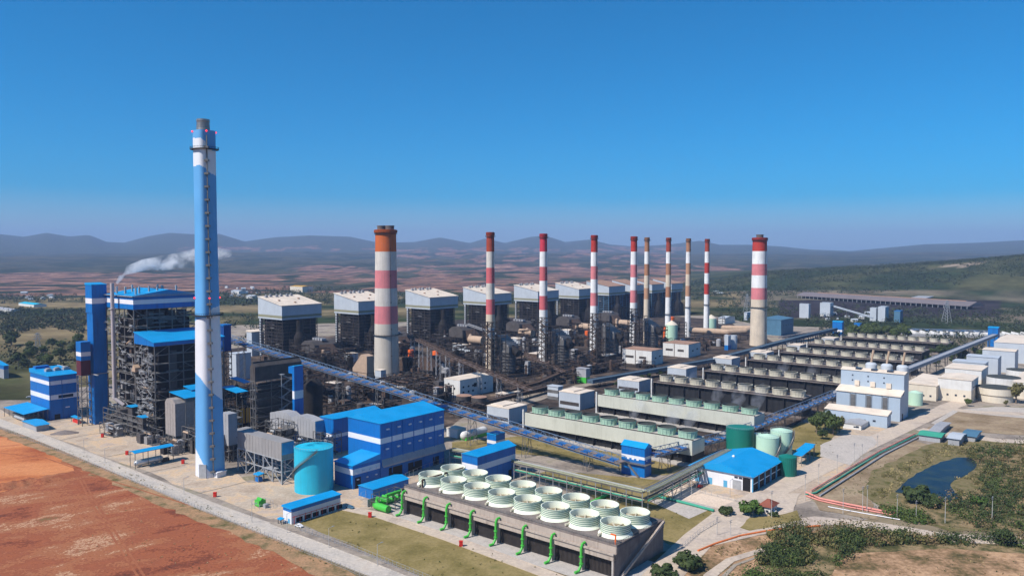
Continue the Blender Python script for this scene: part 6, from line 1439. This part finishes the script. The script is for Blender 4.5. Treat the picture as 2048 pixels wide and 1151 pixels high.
# dark coal heap and small things on the left yard
mb = MB(); n = 16; r = random.Random(3)
vs = [(0,0,2.6)]+[(math.cos(2*math.pi*i/n)*6*r.uniform(.8,1.1), math.sin(2*math.pi*i/n)*3.6*r.uniform(.8,1.1), 1.2) for i in range(n)]+[(math.cos(2*math.pi*i/n)*10*r.uniform(.85,1.1), math.sin(2*math.pi*i/n)*6*r.uniform(.85,1.1), 0) for i in range(n)]
mb.add(vs, [(0, 1+i, 1+(i+1)%n) for i in range(n)]+[(1+i, n+1+i, n+1+(i+1)%n, 1+(i+1)%n) for i in range(n)], 0, True)
o = mb.build('ash_heap', M['concd'], loc=G(130,866), rz=.2); tag(o, 'low dark grey ash heap on the yard left of the tank shelter', 'heap')
for u, v, lab in [(254,909,'red box by the left post of the tank shelter'),(205,874,'red box on the sandy yard behind the tank shelter'),(366,927,'red box beside the foot of the blue chimney'),(430,993,'red box between blue chimney and perimeter road'),(740,1034,'red box at the left corner of the lawn by the tower road'),(922,1092,'red box midway along the tower road beside the lawn')]:
    mb = MB(); mb.box(-.8,.8,-.6,.6,.2,2.4); mb.box(-.9,.9,-.7,.7,2.41,2.6); mb.box(-.3,.3,-.65,-.601,1,1.5); o = mb.build('hydrant_box', M['red'], loc=G(u,v)); tag(o, lab, 'hydrant box')
# ---------------------------------------------------------------- coal storage hall, coal towers, distant roofs
pA, pB = G(1592,596), G(1938,619); d = pB-pA; ang = math.degrees(math.atan2(d.y, d.x)); Ls = d.length; e = d.normalized(); s = Vector((-e.y, e.x, 0))
t = thing('coal_hall', 'very long open-sided coal storage hall with grey-pink roof below the green hill', 'storage hall', pA+d/2+s*30, R(ang))
q = MB(); q.prism([(-30,7),(30,7),(30,8),(0,17),(-30,8)], -Ls/2, Ls/2, axis='x'); q.build('roof', mat('faded_hall_roof', (.15,.13,.135), .8, .1, .02, dirt=.3, dirtcol=(.3,.2,.17)), t)
q = MB(); q.box(-Ls/2*.8, Ls/2*.9, -2, 2, 16.5, 18); q.build('ridge_vent', M['brownroof'], t)
for k in range(36):
    q = MB(); x = -Ls/2+5+(Ls-10)*k/35; q.beam((x,-29,0),(x,-29,7.2),1.0); q.build('post', M['silverd'], t)
q = MB(); q.prism([(-24,0),(22,0),(0,8)], -Ls/2+10, Ls/2-20, axis='x'); q.build('coal_pile', M['black'], t)
for fa, lab in [((1617,636,1599,1621,608),'pale blue tower block left in the far coal yard'),((1660,632,1640,1667,606),'pale blue block with small blue front in the far coal yard'),((1752,642,1740,1757,616),'narrow pale tower, left half of the far twin block'),((1770,643,1756,1778,614),'wider pale tower, right half of the far twin block'),
                ((1800,645,1788,1806,622),'dark blue far block right of the twin towers'),((1720,655,1708,1724,647),'low bright blue far shed before the twin towers')]:
    bldg('coal_tower', lab, 'tower', fa, ((0,1,0),), wm=('silver' if 'pale' in lab else 'dblue' if 'dark' in lab else 'blue',), roof='flat', rm='silver' if 'pale' in lab else 'blue', over=.2)
p = G(1812, 672); t = thing('sawtooth_shed', 'far shed with white saw-tooth roof beyond the rear cooling row', 'shed', p, R(-12))
q = MB(); 
for k in range(14): x = k*13; q.prism([(x,4),(x+12.8,4),(x+1,8)], 0, 30, axis='y')
q.build('roof', M['offwhite'], t); q = MB(); q.box(0, 182, 0, 30, 0, 3.98); q.build('wall', M['silverd'], t)
for i, (fa, wmx, rmx, lab) in enumerate([((68,614,37,93,609),'offwhite','turq','long far low shed with turquoise roof in the left fields'),((22,626,-10,40,620),'offwhite','silverd','pale far sheds at the left edge below turquoise roof'),((130,742,110,142,738),'offwhite','silverd','small white shed among trees left of the elevator tower'),
   ((605,584,580,626,573),'cream','yellow','far yellow-roofed building behind the first boiler houses'),((478,588,462,492,582),'offwhite','silver','far white sheds right of the blue chimney, upper'),((505,597,492,520,592),'offwhite','silver','far white sheds just left of the first boiler house'),
   ((1450,648,1436,1470,636),'offwhite','silver','far white building right of the red and white thin chimney'),((1580,690,1573,1590,683),'silverd','silver','grey low building beyond the dark gallery'),((1832,606,1800,1900,601),'offwhite','silverd','pale low far roofs right behind the coal hall')]):
    bldg('far_building', lab, 'building', fa, ((0,1,0),), wm=(wmx,), roof='gx', rise=2.5, rm=rmx, over=.5)
# houses scattered far away
i = 0
for u0, u1, v0, v1, n, area in [(440,520,572,600,12,'far houses right of the blue chimney'),(0,110,586,600,6,'far houses at the left edge'),(1430,1500,560,592,8,'far sheds behind the thick red and white chimney'),(1640,1760,628,650,8,'small sheds of the far coal yard'),(1900,2040,588,600,6,'far sheds below the hill at right')]:
    proto = None
    for k in range(n):
        u, v = rnd.uniform(u0, u1), rnd.uniform(v0, v1); p = G(u, v); s_ = rnd.uniform(5, 10)
        if proto is None:
            t = thing('far_house', 'small pale house among the '+area, 'house', p, rnd.uniform(0, 3), area); proto = t
            q = MB(); q.box(-s_, s_, -s_*.6, s_*.6, 0, 4); q.build('wall', M['offwhite'], t); q = MB(); q.prism([(-s_*.7,4.02),(s_*.7,4.02),(0,6.5)], -s_*1.1, s_*1.1, axis='x'); q.build('roof', M[['silver','roofred','silverd'][k % 3]], t)
        else: dup(proto, p, rz=rnd.uniform(0, 3), scale=rnd.uniform(.6, 1.3))
# guard house, pond sheds
def ex(t, L, W, H): rects(t, 'window', 'glass', 'F', [(L*.3, 1, 1.4, 1.2), (L*.7, 1, 1.4, 1.2)], L, W); rects(t, 'door', 'black2', 'R', [(W*.5, .05, 1.2, 2.2)], L, W)
c, L, W, H = fit(1543,1030,1514,1560,1016); t = thing('guard_house', 'little guard house with hipped red-brown tile roof at the road junction', 'house', c)
q = MB(); q.box(-L/2+1, L/2-1, -W/2+1, W/2-1, 0, H); q.build('wall', M['offwhite'], t)
q = MB(); q.add([(-L/2,-W/2,H),(L/2,-W/2,H),(L/2,W/2,H),(-L/2,W/2,H),(-L*.08,0,H+2.8),(L*.08,0,H+2.8)], [(0,1,5,4),(1,2,5),(2,3,4,5),(3,0,4),(3,2,1,0)]); q.build('roof', M['roofred'], t); ex(t, L, W, H)
for fa, m_, lab in [((1880,885,1838,1890,874),'pgreen','green-roofed open shack at the far end of the pipelines'),((1918,892,1896,1930,878),'silver','pale blue shack right of the green one'),((1950,884,1925,1962,873),'dblue','dark blue-roofed shack farthest right by the pond'),((1872,878,1855,1900,868),'silverd','grey-roofed shack behind the green one')]:
    bldg('shack', lab, 'shack', fa, ((0,1,0),), wm=('silverd',), roof='gx', rise=1.2, rm=m_, over=1)
# vehicles
def car(label, p, rz, body, cat='car', truck=False):
    t = thing('parked_truck' if truck else 'parked_car', label, cat, p, rz)
    q = MB(); q.prism([(-2.2,.45),(2.2,.45),(2.25,.85),(1.3,1.0),(.7,1.5),(-1.0,1.5),(-1.6,1.05),(-2.2,.95)], -.85, .85, axis='y'); q.build('body', M[body], t)
    q = MB(); q.prism([(1.2,1.02),(.68,1.44),(-.98,1.44),(-1.5,1.08)], -.87, .87, axis='y'); q.build('window_band', M['glass'], t)
    for x in (-1.4, 1.4):
        for y in (-.8, .8): q = MB(); q.tube((x, y-.12, .34), (x, y+.12, .34), .34, n=12); q.build('wheel', M['tyre'], t)
    return t
car('white car parked by the warehouse doors', G(1404,968), .3, 'carw'); car('white car parked under the eave of the guard house', G(1549,1026), 1.0, 'carw')
car('red forklift-sized car beside white car at the warehouse', G(1400,974), .9, 'red')
car('white car between the blue filter building and its shed, far left', G(58,795), .5, 'carw')
car('grey-white car parked at the near end of the switchgear shed', G(598,1053), -.6, 'carw'); car('dark car parked at the far end of the switchgear shed', G(700,1016), -.5, 'dblue')
# poles, lamps and fences
def pole(label, u, v, h=9, arm=False, name='utility_pole', cat='pole', z=0, lamp=False, grp=None):
    p = G(u, v); t = thing(name, label, cat, p, GA if arm else R(40), grp); q = MB(); q.lathe([(.16,0),(.10,h)], n=8, cap=True); q.build('post', M['pole'], t)
    q = MB()
    if lamp: q.beam((0,0,h-.1),(2,0,h+.3),.12); q.box(1.6,2.6,-.2,.2,h+.2,h+.42)
    else: q.beam((-1.2,0,h-.6),(1.2,0,h-.6),.16); q.beam((-1,0,h-1.5),(1,0,h-1.5),.14)
    q.build('lamp_head' if lamp else 'crossarm', M['steell'], t)
    return t
PO = [(1610,1000,14,'by the left bend of the pink pipelines'),(1686,1027,13,'standing before the pink crossing pipe'),(1725,1022,13,'left pole of the pair in front of the pond'),(1734,1024,14,'right pole of the pair in front of the pond'),(1794,1035,12,'at the right end of the pink pipes'),(1832,1040,10,'among the bushes right of the pink pipes'),(1890,1046,13,'in the bushes in front of the pond'),(1984,1040,12,'in the bushes farthest right'),
      (1543,1036,14,'in front of the guard house'),(1637,968,12,'beside the road opposite the warehouse'),(1674,948,12,'beside the pipelines above the pale bank'),(1708,930,14,'with transformer halfway up the main road'),(1724,918,10,'thin one halfway up the main road'),(1755,893,8,'far up the main road'),(1434,1070,9,'at the fence corner below the pale bank'),(1461,1072,8,'beside the left arm of the gate road')]
for u, v, h, lab in PO: pole('concrete utility pole '+lab, u, v, h, grp='concrete utility poles by the main road')
LP = [(168,905,'across from the striped blue building'),(368,988,'across from the blue chimney'),(504,1045,'left of the switchgear shed'),(574,1065,'by the switchgear shed end'),(658,1095,'before the middle of the lawn'),(755,1130,'nearest the bottom edge by the lawn'),(210,925,'before the sandy yard'),(1383,990,'on the pale bank'),(1460,993,'before the warehouse corner')]
for u, v, lab in LP: pole('slim street lamp '+lab, u, v, 9, lamp=True, name='street_lamp', cat='street lamp', grp='slim street lamps by the road')
def fence(label, px, h=2.2, step=3.0, m='steell'):
    pts = [G(u, v) for u, v in px]; o = pts[0].copy(); t = thing('wire_fence', label, 'fence', o, 0); q = MB()
    for a, b in zip(pts, pts[1:]):
        d = b-a; n = max(1, int(d.length/step))
        for z in (.3, h*.5, h-.1): q.beam(a-o+Vector((0,0,z)), b-o+Vector((0,0,z)), .07)
    q.build('wires', M[m], t); q = MB()
    for a, b in zip(pts, pts[1:]):
        d = b-a; n = max(1, int(d.length/step))
        for k in range(n): p = a+d*k/n-o; q.beam((p.x,p.y,0),(p.x,p.y,h),.13)
    tag(q.build('posts', M[m], t), None, None, kind='stuff')
fence('wire fence between the red field and the perimeter road', [(-60,835),(60,880),(180,928),(300,977),(420,1028),(545,1078),(700,1142),(800,1188)])
fence('wire fence along the near side of the lawn', [(590,1056),(700,1096),(845,1155),(900,1178)], 2.4, 2.5)
fence('wire fence behind the fan deck in front of the blue box building', [(722,1000),(850,942),(925,915)], 4.2, 4)
fence('wire fence along the top of the pale bank', [(1330,972),(1400,985),(1482,1005)])
fence('wire fence beside the diagonal road below the pad', [(1360,1100),(1400,1065),(1440,1042)])
# power pylons
def pylon(label, u, v, h):
    p = G(u, v); t = thing('power_pylon', label, 'pylon', p, .5); q = MB(); b = h*.14
    L_ = 8
    for k in range(L_):
        z0, z1 = h*k/L_, h*(k+1)/L_; w0, w1 = b*(1-z0/h)+.5, b*(1-z1/h)+.5
        for sx, sy in ((1,1),(1,-1),(-1,-1),(-1,1)): q.beam((sx*w0,sy*w0,z0),(sx*w1,sy*w1,z1),.5)
        for (sx,sy),(tx,ty) in (((1,1),(1,-1)),((1,-1),(-1,-1)),((-1,-1),(-1,1)),((-1,1),(1,1))): q.beam((sx*w0,sy*w0,z0),(tx*w1,ty*w1,z1),.3)
    for z, a in ((h*.72,h*.2),(h*.84,h*.17),(h*.95,h*.13)): q.beam((-a,0,z),(a,0,z),.6); q.beam((-a,0,z),(0,0,z+1.8),.3); q.beam((a,0,z),(0,0,z+1.8),.3)
    q.build('frame', M['steell'], t)
pylon('lattice power pylon among the dark trees below the coal hall', 1893, 646, 42)
pylon('lattice power pylon in the fields left of the elevator tower', 76, 706, 26)
pylon('lattice power pylon just left of the thick red and white chimney', 1494, 625, 40)
# ---------------------------------------------------------------- vegetation
def leafmat(name, col, col2):
    m = bpy.data.materials.new(name); m.use_nodes = True; n = m.node_tree; b = n.nodes['Principled BSDF']; b.inputs['Roughness'].default_value = .7; b.inputs['Specular IOR Level'].default_value = .15
    g = n.nodes.new('ShaderNodeNewGeometry'); mx = n.nodes.new('ShaderNodeMix'); mx.data_type = 'RGBA'
    t = n.nodes.new('ShaderNodeTexNoise'); t.inputs['Scale'].default_value = .25; t.inputs['Detail'].default_value = 4; n.links.new(g.outputs['Position'], t.inputs['Vector'])
    r = n.nodes.new('ShaderNodeMapRange'); r.inputs['From Min'].default_value = .35; r.inputs['From Max'].default_value = .65; n.links.new(t.outputs['Fac'], r.inputs['Value'])
    ad = n.nodes.new('ShaderNodeMath'); ad.operation = 'MULTIPLY_ADD'; ad.inputs[1].default_value = .5; n.links.new(g.outputs['Random Per Island'], ad.inputs[0])
    hf = n.nodes.new('ShaderNodeMath'); hf.operation = 'MULTIPLY'; hf.inputs[1].default_value = .5; n.links.new(r.outputs[0], hf.inputs[0]); n.links.new(hf.outputs[0], ad.inputs[2])
    n.links.new(ad.outputs[0], mx.inputs['Factor']); mx.inputs[6].default_value = (*col, 1); mx.inputs[7].default_value = (*col2, 1)
    n.links.new(mx.outputs[2], b.inputs['Base Color']); return m
LG = leafmat('leaves_green', (.038,.062,.014), (.10,.125,.035)); LD = leafmat('leaves_dark', (.022,.040,.012), (.065,.085,.028)); LO = leafmat('leaves_olive', (.075,.075,.022), (.17,.145,.055)); LV = leafmat('leaves_vivid', (.035,.075,.012), (.085,.135,.03))
LF = leafmat('leaves_far', (.018,.030,.012), (.055,.065,.028))
BK = mat('bark', (.16,.12,.09), .9, .2, 1.0)
def leaves(mb, c, rx, rz, n, s, r, mi=0):
    for _ in range(n):
        while True:
            d = Vector((r.uniform(-1,1), r.uniform(-1,1), r.uniform(-1,1)))
            if .05 < d.length < 1: break
        d = d.normalized()*(d.length**.35); p = Vector((c[0]+d.x*rx, c[1]+d.y*rx, c[2]+d.z*rz))
        nn = (d+Vector((r.uniform(-.7,.7), r.uniform(-.7,.7), r.uniform(-.2,.9)))).normalized(); a = nn.orthogonal().normalized()*s*r.uniform(.5,1.1); b = nn.cross(a).normalized()*s*r.uniform(.4,1.0)
        mb.add([p-a, p-b*.8, p+a, p+b], [(0,1,2,3)], mi)
def tree_proto(seed, h, spread, m, ln=85, ls=.6, lobes=11, bush=False):
    r = random.Random(seed); root = thing('tree' if not bush else 'bush', 'x', 'tree' if not bush else 'bush', (0,0,0), 0)
    q = MB(); th = h*(.38 if not bush else .15)
    q.lathe([(h*.035, 0), (h*.026, th*.6), (h*.02, th)], n=7)
    q2 = MB(); 
    for k in range(lobes):
        a = 2.4*k+r.uniform(-.4,.4); rr_ = spread*math.sqrt((k+.5)/lobes)*.75; z = h*(.62 if not bush else .40)+h*(.30 if not bush else .22)*r.uniform(-.8 if not bush else -1,1)*(1-rr_/spread*.6)
        c = (rr_*math.cos(a), rr_*math.sin(a), z); q.beam((0,0,th*.8), (c[0]*.8, c[1]*.8, c[2]-.2*h*.3), h*.018, n=5)
        leaves(q2, c, spread*r.uniform(.30,.48), h*r.uniform(.13,.22), ln, ls, r)
    q.build('trunk', BK, root); q2.build('crown', m, root); return root
TP = [tree_proto(1, 9, 3.8, LG), tree_proto(2, 8, 4.2, LD), tree_proto(3, 10, 3.2, LO), tree_proto(4, 4, 2.6, LD, 90, .42, 9, True), tree_proto(5, 3.4, 2.4, LO, 80, .40, 9, True), tree_proto(6, 4.2, 2.6, LV, 80, .42, 9, True)]
used = set()
def tree(k, u, v, hpx, label, z=0):
    p = G(u, v, z); h0 = [9,8,10,4,3.4,4.2][k]*.95; s = hpx*p.y/F/h0
    if k in used: o = dup(TP[k], p, rz=rnd.uniform(0, 6), label=label, scale=s)
    else: o = TP[k]; used.add(k); o.location = p; o['label'] = label; o.scale = (s,)*3
    return o
for k, u, v, h, lab in [(0,1633,866,38,'leafy tree, leftmost of the clump left of the small white office'),(1,1650,862,42,'tallest dark tree in the clump left of the small white office'),(0,1666,870,40,'green tree in the front middle of the clump by the small white office'),(2,1679,864,36,'olive tree at the right of the clump beside the small white office'),(1,1645,878,20,'low dark tree at the front foot of the clump by the office'),
   (5,1501,1030,40,'dense dark tree directly left of the guard house'),(3,1452,1028,24,'round bush at the fence corner beside the pale bank'),(3,1548,1032,14,'small bush in front of the guard house'),(3,1376,1137,46,'large round dark bush alone at the near end of the orange barrier'),(3,1326,1156,40,'bush at the bottom edge left of the diagonal road'),
   (2,2032,806,46,'sparse olive tree with visible trunk at the right edge before the cream block'),(2,2012,812,14,'low shrub before the round cream basin'),(0,1936,812,16,'low green shrub under the white-topped cream block'),(3,1836,1004,46,'large dark bush on the pond bank, left of the water'),(3,1862,1014,26,'smaller dark bush right of the large bank bush'),
   (4,1545,1075,22,'olive bush just right of the orange barrier bend'),(5,1958,1010,26,'bright green bush among dark ones right of the pond'),(0,1790,745,16,'tree seen between the rear cooling rows and the conveyor, nearest'),(1,2008,1090,34,'lone dark green bush on the scrub slope at the right'),(3,1545,1108,30,'dark bush at the left tip of the thicket'),(3,1590,1090,34,'bush beside the orange barrier end')]:
    tree(k, u, v, h, lab)
grp = [('trees behind the cooling rows and conveyor', [(1850+rnd.uniform(-30,130), 715+rnd.uniform(-8,18)) for _ in range(26)], 17, 'tree in the dark row under the rising blue conveyor'),
 ('trees along the dark gallery', [(1230+i*14+rnd.uniform(-5,5), 772-i*3.2+rnd.uniform(-2,2)) for i in range(12)], 11, 'small tree in the strip along the dark gallery'),
 ('trees in the left fields', [(rnd.uniform(20,165), rnd.uniform(690,735)) for _ in range(20)], 24, 'tree in the loose grove left of the elevator tower'),
 ('green trees beyond the rear cooling row', [(rnd.uniform(1694,1822), rnd.uniform(664,678)) for _ in range(30)], 20, 'bright green tree in the grove beyond the rear cooling row')]
for g, pts, h, lab in grp:
    for i, (u, v) in enumerate(pts):
        o = tree([1,1,0][i % 3] if 'green' not in g else 0, u, v, h*rnd.uniform(.75,1.2), lab); o['group'] = g
# shrub thickets and far woods: nobody could count these
def inpoly(u, v, P):
    c = False; j = len(P)-1
    for i in range(len(P)):
        if (P[i][1] > v) != (P[j][1] > v) and u < (P[j][0]-P[i][0])*(v-P[i][1])/(P[j][1]-P[i][1])+P[i][0]: c = not c
        j = i
    return c
def samp(P, n, r):
    us, vs_ = [p[0] for p in P], [p[1] for p in P]; out = []
    while len(out) < n:
        u, v = r.uniform(min(us), max(us)), r.uniform(min(vs_), max(vs_))
        if inpoly(u, v, P): out.append((u, v))
    return out
def thicket(name, polys, mats, seed, ln, ls, hpx, z=0, flat=.6, jitter=True):
    r = random.Random(seed); mb = MB()
    for P, n, mi in polys:
        for u, v in samp(P, n, r):
            p = G(u, v); 
            if jitter and N.noise(Vector((p.x*.05, p.y*.05, seed))) < (-.22 if hpx != 4.4 else -.30): continue
            h = hpx*(r.uniform(.35,1.1) if r.random() < .85 else r.uniform(1.2,1.8)) if not callable(hpx) else hpx(p, r)
            mm = mi if not isinstance(mi, tuple) else mi[int(max(0, min(.999, .5+.9*N.noise(Vector((p.x*.06, p.y*.06, seed+5)))+r.uniform(-.25,.25)))*len(mi))]
            leaves(mb, (p.x, p.y, h*.45), h*.62, h*flat, ln, ls*r.uniform(.8,1.2), r, mm)
    return tag(mb.build(name, mats), None, None, kind='stuff')
thicket('shrub_thicket', [([(1535,1100),(1600,1065),(1700,1058),(1850,1072),(2060,1078),(2150,1120),(2060,1098),(1900,1090),(1800,1088),(1690,1100),(1660,1130),(1580,1151),(1500,1160),(1480,1151)], 760, (0,1,1,2,4)),
   ([(1540,1140),(1650,1100),(1720,1098),(1640,1160),(1500,1185)], 220, (0,0,1)),
   ([(1500,1160),(1560,1120),(1640,1130),(1560,1185),(1400,1190)], 220, (3,0,2)),
   ([(1870,1000),(1960,990),(2048,985),(2250,1000),(2250,1060),(2048,1062),(1900,1052),(1850,1030)], 560, (0,1,1,4)),
   ([(1925,900),(2060,885),(2200,920),(2200,990),(2048,995),(1960,985),(1955,935)], 560, (0,1,1,2,4)),
   ([(1760,1015),(1850,1030),(1900,1050),(1780,1046)], 110, (0,3,2)),
   ([(1540,1060),(1600,1050),(1625,1065),(1560,1095)], 60, (1,2))], [LG, LD, LO, LV, mat('dry_brush', (.17,.12,.06), .9, .3, .4)], 5, 46, .5, 4.4)
thicket('pond_reeds', [([(1755,955),(1845,905),(1890,890),(1950,895),(1950,915),(1880,912),(1815,955),(1785,985),(1755,1000),(1740,985)], 420, (0,1)),([(1898,968),(1912,955),(1952,950),(1985,985),(1960,1000),(1920,990)], 220, (0,1))], [LO, mat('dry_reeds', (.30,.24,.11), .9, .2, .4)], 8, 16, .38, 1.6)
thicket('dry_scrub', [([(1100,1290),(1500,1190),(1700,1110),(2060,1100),(2300,1160),(2200,1300),(1400,1400)], 420, (0,1,2)), ([(1400,1110),(1480,1080),(1560,1070),(1520,1100),(1430,1120),(1390,1130)], 60, (0,1))], [LO, mat('dry_grass', (.34,.25,.12), .9, .2, .4), LD], 9, 10, .30, 1.0)
thicket('verge_weeds', [([(0,862),(120,902),(300,975),(540,1085),(720,1160),(700,1151),(540,1066),(300,958),(120,890),(0,850)], 300, (0,1,2)), ([(200,990),(500,1090),(760,1190),(600,1220),(150,1090)], 110, (0,1,1))], [LO, mat('dry_grass', (.34,.25,.12), .9, .2, .4), LG], 10, 9, .24, .7)
thicket('lawn_tufts', [([(600,1048),(705,1016),(1000,1108),(1150,1160),(1000,1200),(840,1148)], 60, (0,1)), ([(1180,960),(1330,965),(1420,1022),(1390,1070),(1180,990)], 40, (0,1)), ([(900,888),(1040,870),(1240,898),(1380,918),(1100,900)], 60, (0,1)), ([(1560,860),(1600,848),(1690,905),(1600,905)], 40, (0,1)), ([(1640,985),(1830,885),(1740,990)], 60, (0,1))], [LO, LG], 11, 12, .28, .8)
def hfar(p, r): return r.uniform(6, 11)
far = [([(430,585),(520,578),(600,572),(640,570),(760,585),(1000,592),(1200,578),(1260,560),(1400,562),(1440,575),(1400,600),(1180,605),(900,610),(640,610),(440,612)], 2600, 0),
 ([(0,590),(160,590),(168,606),(60,604),(0,612)], 150, 0), ([(0,618),(170,622),(170,668),(100,655),(0,672)], 800, 0), ([(0,700),(160,690),(165,740),(60,735),(0,745)], 60, 0), ([(440,620),(520,625),(520,700),(440,690)], 60, 0),
 ([(1430,600),(1560,590),(1600,620),(1560,650),(1440,640)], 260, 0), ([(1700,610),(1980,625),(2048,610),(2200,620),(2300,700),(2048,690),(2010,660),(1830,648),(1720,650),(1620,655),(1600,645)], 1100, 0),
 ([(1640,650),(1700,650),(1700,680),(1640,690)], 60, 0), ([(1830,665),(1970,668),(1960,700),(1880,705)], 120, 0), ([(2000,665),(2300,670),(2300,720),(2010,690)], 120, 0)]
thicket('far_woods', far, [LF], 21, 14, 1.9, hfar, flat=.55)
r = random.Random(44); mb = MB()
for _ in range(6500):
    y = r.uniform(2230, 3300); u = r.uniform(1370, 2300); x = (u-1024)*y/F
    if N.noise(Vector((x*.006, y*.006, 2))) < -.28: continue
    h = r.uniform(6, 12); leaves(mb, (x, y, height(x, y)+h*.3), h*.7, h*.5, 7, 2.6, r)
tag(mb.build('hill_woods', [LF]), None, None, kind='stuff')
# ---------------------------------------------------------------- smoke and steam
def plume(name, label, pts, radii, dens, col=(.92,.95,1), scale=.06, seed=0, near=55.0):
    """one closed volume body following pts; density breaks up with noise"""
    pts = [Vector(p) for p in pts]; o = pts[0]; n = 14; mb = MB(); vs = []
    for i, p in enumerate(pts):
        t_ = (pts[min(i+1, len(pts)-1)]-pts[max(i-1, 0)]).normalized(); a = t_.orthogonal().normalized(); b = t_.cross(a)
        for k in range(n):
            q_ = 2*math.pi*k/n; rr_ = radii[i]*(1+.18*N.noise(Vector((i*1.3, math.cos(q_)*2, math.sin(q_)*2+seed)))); vs.append(p-o+(a*math.cos(q_)+b*math.sin(q_))*rr_)
    m_ = len(pts); fs = [(i*n+k, i*n+(k+1) % n, (i+1)*n+(k+1) % n, (i+1)*n+k) for i in range(m_-1) for k in range(n)]
    fs += [tuple(range(n-1, -1, -1)), tuple(range((m_-1)*n, m_*n))]; mb.add(vs, fs)
    m = bpy.data.materials.new(name+'_air'); m.use_nodes = True; nn = m.node_tree; nn.nodes.clear()
    out = nn.nodes.new('ShaderNodeOutputMaterial'); v_ = nn.nodes.new('ShaderNodeVolumePrincipled'); v_.inputs['Color'].default_value = (*col, 1); v_.inputs['Anisotropy'].default_value = .2
    tc = nn.nodes.new('ShaderNodeNewGeometry'); tx = nn.nodes.new('ShaderNodeTexNoise'); tx.inputs['Scale'].default_value = scale; tx.inputs['Detail'].default_value = 5; tx.inputs['Distortion'].default_value = .8
    nn.links.new(tc.outputs['Position'], tx.inputs['Vector']); mr = nn.nodes.new('ShaderNodeMapRange'); mr.inputs['From Min'].default_value = .47; mr.inputs['From Max'].default_value = .72; mr.inputs['To Max'].default_value = dens
    ds = nn.nodes.new('ShaderNodeVectorMath'); ds.operation = 'DISTANCE'; ds.inputs[1].default_value = tuple(o); nn.links.new(tc.outputs['Position'], ds.inputs[0])
    dm = nn.nodes.new('ShaderNodeMapRange'); dm.inputs['From Max'].default_value = near; dm.inputs['To Min'].default_value = .22; dm.inputs['To Max'].default_value = .0; nn.links.new(ds.outputs['Value'], dm.inputs['Value'])
    ad = nn.nodes.new('ShaderNodeMath'); nn.links.new(tx.outputs['Fac'], ad.inputs[0]); nn.links.new(dm.outputs[0], ad.inputs[1]); nn.links.new(ad.outputs[0], mr.inputs['Value']); nn.links.new(mr.outputs[0], v_.inputs['Density']); nn.links.new(v_.outputs[0], out.inputs['Volume'])
    ob = mb.build(name, m, loc=o); tag(ob, None, None, kind='stuff'); return ob
bx = BB[2]; xp = bx-EA*(BB[5]*.53)-EB*4
def pp(u, v, extra): 
    q = xp+EA*0; D = q.y+extra; lo = G(u, 700); 
    dx, dy, dz = ray(u, v); tt = D/dy; return Vector((dx*tt, D, CZ+dz*tt))
plume('smoke_plume', None, [pp(233,567,0), pp(242,554,3), pp(258,540,8), pp(285,530,16), pp(320,526,26), pp(355,522,38), pp(390,515,52), pp(430,508,66), pp(460,506,80)], [.9,1.8,3.2,4.6,6.0,6.5,7.0,6.5,3.0], .22, scale=.13, col=(1,1,1))
for i, (u, v, w_, h_) in enumerate([(1235,800,9,9),(1265,830,8,7),(1340,845,10,8),(1375,850,8,7),(1470,810,10,9),(1510,815,9,10),(1430,800,9,8),(1560,745,9,8),(1620,745,9,7),(1380,765,8,7),(1450,770,8,8),(1330,770,7,7)]):
    p = G(u, v+16); p.z = 4
    plume('steam_wisp', None, [p, p+Vector((1,1,h_*.5)), p+Vector((3,2,h_)), p+Vector((6,3,h_*1.6)), p+Vector((9,4,h_*2.1))], [w_*.3, w_*.5, w_*.6, w_*.6, w_*.25], .05, scale=.14, seed=i, near=14.0)
